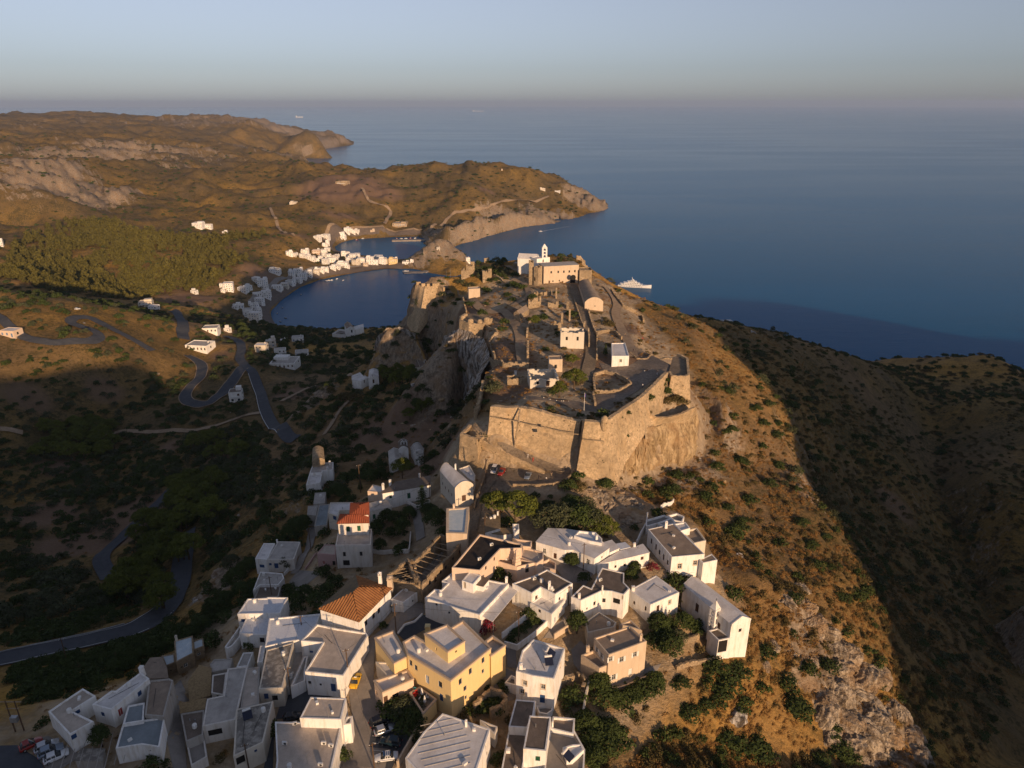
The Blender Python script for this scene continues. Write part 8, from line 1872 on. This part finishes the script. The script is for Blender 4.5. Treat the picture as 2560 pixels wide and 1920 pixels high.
def sailboat(q, L, rz, label, group='sailing boats at the pier'):
    p = GT(q, 0); r = empty('sailing_boat', (p[0], p[1], 0), rz); tag(r, label, 'sailboat', group); h = L/2
    loft([hullring(x*h, L*.14*k, -.5, z) for x, k, z in ((-1, .75, 1.2), (-.3, 1, 1.25), (.4, .8, 1.4), (.85, .25, 1.6), (1, .03, 1.7))], M['sail'], 'hull', r)
    b = MB(); b.box((-.1*h, 0, 1.5), (L*.38, L*.13, .55)); b.build('cabin', M['sail'], r)
    b = MB(); b.tube((.08*h, 0, 1.2), (.08*h, 0, L*1.35), .14, .09, 6); b.tube((.08*h, 0, 2.3), (-.75*h, 0, 2.5), .16, .12, 6); b.build('mast', M['metal'], r)
def smallboat(q, L, rz, label, mat='sail', group='small boats in the bay', z=0.0):
    p = GT(q, z); r = empty('small_boat', (p[0], p[1], z), rz); tag(r, label, 'boat', group); h = L/2
    loft([hullring(x*h, L*.17*k, -.3, zz) for x, k, zz in ((-1, .8, .7), (0, 1, .75), (.6, .7, .9), (1, .05, 1.1))], M[mat], 'hull', r)
    b = MB(); b.box((-.1*h, 0, 1.0), (L*.3, L*.2, .9)); b.build('cabin', M['frame'], r)
tile(540, 540)
for k, (q, L) in enumerate((((1990, 545), 14), ((2025, 548), 15), ((2066, 552), 13))): sailboat(q, L, .2+.3*k, ('left', 'middle', 'right')[k]+' of three sailing boats beside the castle point')
WH = [((1640, 478), 12, 'ferry boat'), ((1700, 490), 9, 'white boat'), ((1760, 492), 8, 'white boat')]
for k, (q, L, n) in enumerate(WH): smallboat(q, L, .1*k, 'small white boat, %s from the left at the ferry pier' % ordw(k+1), group='boats at the ferry pier')
for k, q in enumerate(((955, 562), (975, 558), (1000, 556), (1045, 545), (1100, 558), (735, 682), (530, 845), (575, 795), (555, 915), (600, 885))): smallboat(q, 5 if k != 4 else 6, .3*k, 'tiny %s boat, %s from the left along the beach' % ('dark' if k > 4 else 'white', ordw((6, 7, 8, 9, 10, 5, 1, 3, 2, 4)[k])), 'iron' if k > 4 else 'sail', 'small boats along the beach')
for k, q in enumerate(((1215, 208, ), (1270, 195), (1340, 178), (1400, 176), (1440, 174), (1500, 172), (1560, 196), (1600, 196), (1640, 195), (1680, 194), (1720, 193), (1755, 168))): smallboat(q, 8, .4*k, 'moored boat in the inner harbour, %s from the left' % ordw(k+1), ('cred', 'sail', 'sail')[k % 3], 'boats moored in the inner harbour')
tile(680, 240, 900)
smallboat((1650, 832), 9, 3.2, 'speeding white boat with a long wake off the headland', group='boats under way')
p0, p1 = Vector(GT((1660, 831), 0)), Vector(GT((1830, 800), 0)); b = MB(); e = (p1-p0).normalized(); nn = Vector((-e.y, e.x))
for k in range(24):
    t0, t1 = k/24, (k+1)/24; a, c = p0.lerp(p1, t0), p0.lerp(p1, t1); w0, w1 = 1.2+5*t0, 1.2+5*t1; j = random.uniform(.5, 1)
    for sg in (-1, 1): b.face([(*(a+nn*sg*w0*.5), .05), (*(c+nn*sg*w1*.5), .05), (*(c+nn*sg*(w1*.5+j*(1.6-t1))), .05), (*(a+nn*sg*(w0*.5+j*(1.6-t0))), .05)][::sg])
tag(b.build('wake', M['foam']), 'white foam wake behind the speeding boat', 'wake', kind='stuff')
def ship(q, L, label):
    p = GT(q, 0); r = empty('cargo_ship', (p[0], p[1], 0), .02); tag(r, label, 'ship', 'ships on the horizon'); h = L/2
    loft([hullring(x*h, L*.07*k, -2, z, 1.6) for x, k, z in ((-1, .9, 14), (-.5, 1, 12), (.7, 1, 12), (1, .1, 17))], M['sail'], 'hull', r, smooth=False)
    b = MB(); b.box((-.8*h, 0, 24), (L*.1, L*.12, 26)); b.build('bridge', M['frame'], r)
    for k in range(4):
        b = MB(); b.box((-.4*h+k*h*.32, 0, 20), (3, 3, 18)); b.build('crane', M['frame'], r)
ship((1265, 94), 430, 'pale cargo ship far out, nearer the picture centre'); ship((1931, 71), 200, 'tiny bright ship on the far right horizon'); ship((168, 132), 160, 'small dark ship beyond the far headland')
# ---------------------------------------------------------------- poles, wires, roof clutter
TOPS = {}
def pole(key, top, base, z, label, cross=True, mat='wood'):
    x, y = GT(base, z); d = ray(*S(top)); t = math.hypot(x, y)/math.hypot(d.x, d.y); zt = CAM_H+d.z*t
    zt = min(max(zt, z+4), z+11); r = empty('utility_pole', (x, y, z)); tag(r, label, 'pole', 'utility poles')
    b = MB(); b.tube((0, 0, -1.5), (0, 0, zt-z), .15, .1, 7); b.build('pole', M[mat], r)
    if cross: b = MB(); b.box((0, 0, zt-z-.45), (1.5, .1, .1), .4); b.build('crossarm', M[mat], r)
    for sx in (-.55, 0, .55):
        b = MB(); b.lathe([(.05, 0), (.08, .1), (.03, .2)], (sx*.92, sx*.39, zt-z-.4), 6); b.build('insulator', M['frame'], r)
    TOPS[key] = Vector((x, y, zt-.3)); return r
tile(560, 1440)
pole('a', (1080, 625), (1085, 940), 183, 'utility pole beside the yellow taxi'); pole('b', (1480, 235), (1488, 490), 184.6, 'utility pole at the bend of the street below the ruin')
pole('c', (665, 340), (683, 530), 182, 'utility pole in front of the half-shaded white house'); pole('d', (400, 0), (415, 180), 171, 'dark pole behind the blue-white house')
pole('e', (575, 780), (580, 1020), 181, 'pole with a lamp frame beside the dark lane'); pole('f', (1300, 1440), (1303, 1690), 181, 'pole beside the police car'); pole('g', (232, 1430), (222, 1700), 181, 'double pole at the bottom left of the village')
tile(1000, 1440); pole('h', (1030, 300), (1025, 530), 183.6, 'pole standing in the sunken vegetable garden')
tile(1000, 1060)
pole('i', (1587, 1030), (1582, 1285), 184.6, 'pole with stays in the yard of the long white house'); pole('j', (1455, 1400), (1455, 1600), 183, 'pole right of the white terrace house'); pole('k', (745, 295), (742, 525), 188.5, 'pole at the left edge of the castle car park'); pole('l', (265, 505), (262, 705), 180, 'pole beside the green-doored house'); pole('m', (735, 800), (735, 960), 187.2, 'pole at the small tiled house under the pines')
tile(560, 1060); pole('n', (1160, 350), (1180, 570), 172, 'dark pole on the shaded slope below the churches'); pole('o', (745, 900), (755, 1110), 171, 'dark pole left of the red-tiled house')
tile(0, 1440); pole('p', (550, 530), (582, 740), 166, 'dark pole at the lower left road', False)
def wire(a, b, sag=1.0):
    A, B = TOPS[a], TOPS[b]; mb = MB(); P = [A.lerp(B, k/10)-Vector((0, 0, sag*4*(k/10)*(1-k/10))) for k in range(11)]
    for k in range(10): mb.tube(P[k], P[k+1], .02, .02, 4, cap=False)
    tag(mb.build('power_line', M['iron']), 'thin power line between the poles '+WN[a+b], 'wire', 'overhead wires')
WN = {'ab': 'by the taxi and the street bend', 'ac': 'by the taxi and the half-shaded house', 'af': 'by the taxi and the police car', 'ce': 'by the half-shaded house and dark lane', 'eg': 'by the dark lane and the bottom edge', 'bh': 'at the street bend and vegetable garden', 'hj': 'in the garden and by the terrace house', 'ij': 'in the long house yard and terrace house', 'im': 'in the long house yard and under the pines', 'km': 'at the castle car park and the pines', 'lo': 'on the shaded slope', 'cd': 'behind the half-shaded and blue-white houses'}
for k in WN: wire(k[0], k[1], .9)
pr = empty('transformer_pylon', (*GT((190, 1395), 182), 182)); tag(pr, 'twin-pole pylon with a transformer at the lower left', 'pylon')
for sx in (-.9, .9):
    b = MB(); b.tube((sx, 0, -2), (sx, 0, 9.5), .16, .12, 7); b.build('pole', M['wood'], pr)
for z in (9.3, 7.6):
    b = MB(); b.box((0, 0, z), (4.4 if z > 8 else 2.6, .16, .16)); b.build('crossarm', M['beam'], pr)
b = MB(); b.box((0, -.3, 5.2), (1.3, .8, 1.2)); b.build('transformer', M['metal'], pr)
def heater(q, z, rz, label):
    r = empty('solar_heater', (*GT(q, z), z), rz); tag(r, label, 'solar heater', 'solar water heaters')
    b = MB(); b.hexa([(-.9, -.95, .15), (.9, -.95, .15), (.9, .55, .95), (-.9, .55, .95)], [(-.9, -1.0, .25), (.9, -1.0, .25), (.9, .5, 1.05), (-.9, .5, 1.05)]); b.build('panel', M['panel'], r)
    b = MB(); b.tube((-.8, .75, 1.15), (.8, .75, 1.15), .26, .26, 12); b.f.append(tuple(range(12))[::-1]); b.m.append(0); b.build('tank', M['frame'], r)
    for sx in (-.7, .7):
        b = MB(); b.tube((sx, .7, -.05), (sx, .7, 1.0), .03, .03, 5); b.build('leg', M['metal'], r)
tile(1000, 1440); heater((1285, 750), 188.2, .15, 'solar heater on the roof of the tall white house'); heater((1450, 1570), 184.2, .9, 'solar heater on the white terrace at the bottom right'); heater((1300, 680), 188.2, 1.2, 'second small solar heater at the back of the tall white house roof')
tile(560, 1440); heater((205, 1215), 186, .5, 'solar heater on the stained roof at the lower left')
def acunit(q, z, rz, where):
    r = empty('air_conditioner', (*GT(q, z), z), rz); tag(r, 'white air conditioner box '+where, 'air conditioner', 'air conditioners')
    b = MB(); b.box((0, 0, .38), (.9, .36, .66)); b.build('case', M['frame'], r); b = MB(); b.tube((.12, -.19, .38), (.12, -.2, .38), .25, .25, 14); b.build('fan_grille', M['iron'], r)
    b = MB(); b.box((0, 0, .02), (.8, .3, .08)); b.build('feet', M['metal'], r)
for q, z, w in (((612, 1285), 186.5, 'leftmost along the raised roof of the shop house'), ((692, 1272), 186.5, 'second along the raised roof of the shop house'), ((787, 1268), 186.5, 'right along the raised roof of the shop house'), ((862, 1455), 186.5, 'in the middle of the shop house roof'), ((925, 1475), 186.5, 'near the street edge of the shop house roof'), ((835, 1640), 186.5, 'at the bottom edge of the shop house roof'), ((525, 1455), 186.5, 'alone at the left of the shop house roof')): acunit(q, z, random.uniform(-.3, .3), w)
tile(1000, 1060)
for q, z, w in (((790, 1050), 192.6, 'on the black roof of the peach house, far one'), ((685, 1175), 192.6, 'on the black roof of the peach house, near one'), ((1730, 1355), 188.5, 'on the dark cross-shaped roof'), ((1160, 1345), 189.8, 'on the dark roof with the bell-shaped chimney')): acunit(q, z, .5, w)
def antenna(q, z, h, where):
    r = empty('television_aerial', (*GT(q, z), z), random.uniform(0, 2)); tag(r, 'thin television aerial '+where, 'aerial', 'roof aerials')
    b = MB(); b.tube((0, 0, -.1), (0, 0, h), .03, .025, 5); b.build('mast', M['metal'], r)
    b = MB(); b.tube((-.7, 0, h-.1), (.7, 0, h-.1), .018, .018, 4)
    for k in range(6): b.tube((-.6+k*.24, -.35, h-.1), (-.6+k*.24, .35, h-.1), .012, .012, 4)
    b.build('elements', M['metal'], r)
tile(560, 1440)
for q, z, h, w in (((905, 1230), 188.8, 3, 'on the raised shop house roof'), ((200, 300), 184.5, 2.5, 'on the blue-white upper roof'), ((240, 490), 183.1, 2.4, 'left on the blue-white lower roof'), ((300, 470), 183.1, 2.2, 'right on the blue-white lower roof'), ((1000, 690), 187.6, 2.4, 'on the roof beside the taxi'), ((725, 1620), 186.5, 2.5, 'at the bottom of the shop house roof'), ((455, 400), 185.8, 1.6, 'on the half-shaded roof')): antenna(q, z, h, w)
def parasol(q, z, label):
    r = empty('closed_parasol', (*GT(q, z), z)); tag(r, label, 'parasol', 'closed parasols'); b = MB(); b.tube((0, 0, 0), (0, 0, 2.6), .04, .04, 6); b.build('pole', M['metal'], r); b = MB(); b.lathe([(.16, .8), (.32, 1.0), (.22, 1.9), (.05, 2.6)], n=9); b.build('canopy', M['c_white'], r)
    b = MB(); b.lathe([(.35, 0), (.35, .1), (.1, .16)], n=10); b.build('base', M['conc'], r)
parasol((1712, 1048), 184.1, 'farther closed white parasol on the cafe terrace'); parasol((1737, 1115), 184.1, 'nearer closed white parasol on the cafe terrace')
def chair(q, z, rz, mat, label, group):
    r = empty('terrace_chair', (*GT(q, z), z), rz); tag(r, label, 'chair', group); b = MB(); b.box((0, 0, .45), (.55, .55, .1)); b.build('seat', M[mat], r); b = MB(); b.box((0, .27, .8), (.55, .08, .65)); b.build('backrest', M[mat], r)
    for sx in (-.23, .23):
        for sy in (-.23, .23): b = MB(); b.box((sx, sy, .2), (.05, .05, .42)); b.build('leg', M['wood'], r)
for k, q in enumerate(((1660, 880), (1685, 895), (1708, 912), (1740, 955), (1768, 970))): chair(q, 182.4, .6, 'c_teal', 'teal terrace chair against the yellow house, %s from the left' % ordw(k+1), 'teal chairs by the yellow house')
for k, q in enumerate(((1650, 1005), (1665, 1030), (1650, 1050), (1700, 1090), (1760, 1060))): chair(q, 184.1, .3*k, ('c_teal', 'c_red', 'c_red', 'c_white', 'c_white')[k], 'cafe terrace seat, %s from the left, %s cushion' % (ordw(k+1), ('teal', 'red', 'red', 'white', 'white')[k]), 'cafe terrace seats')
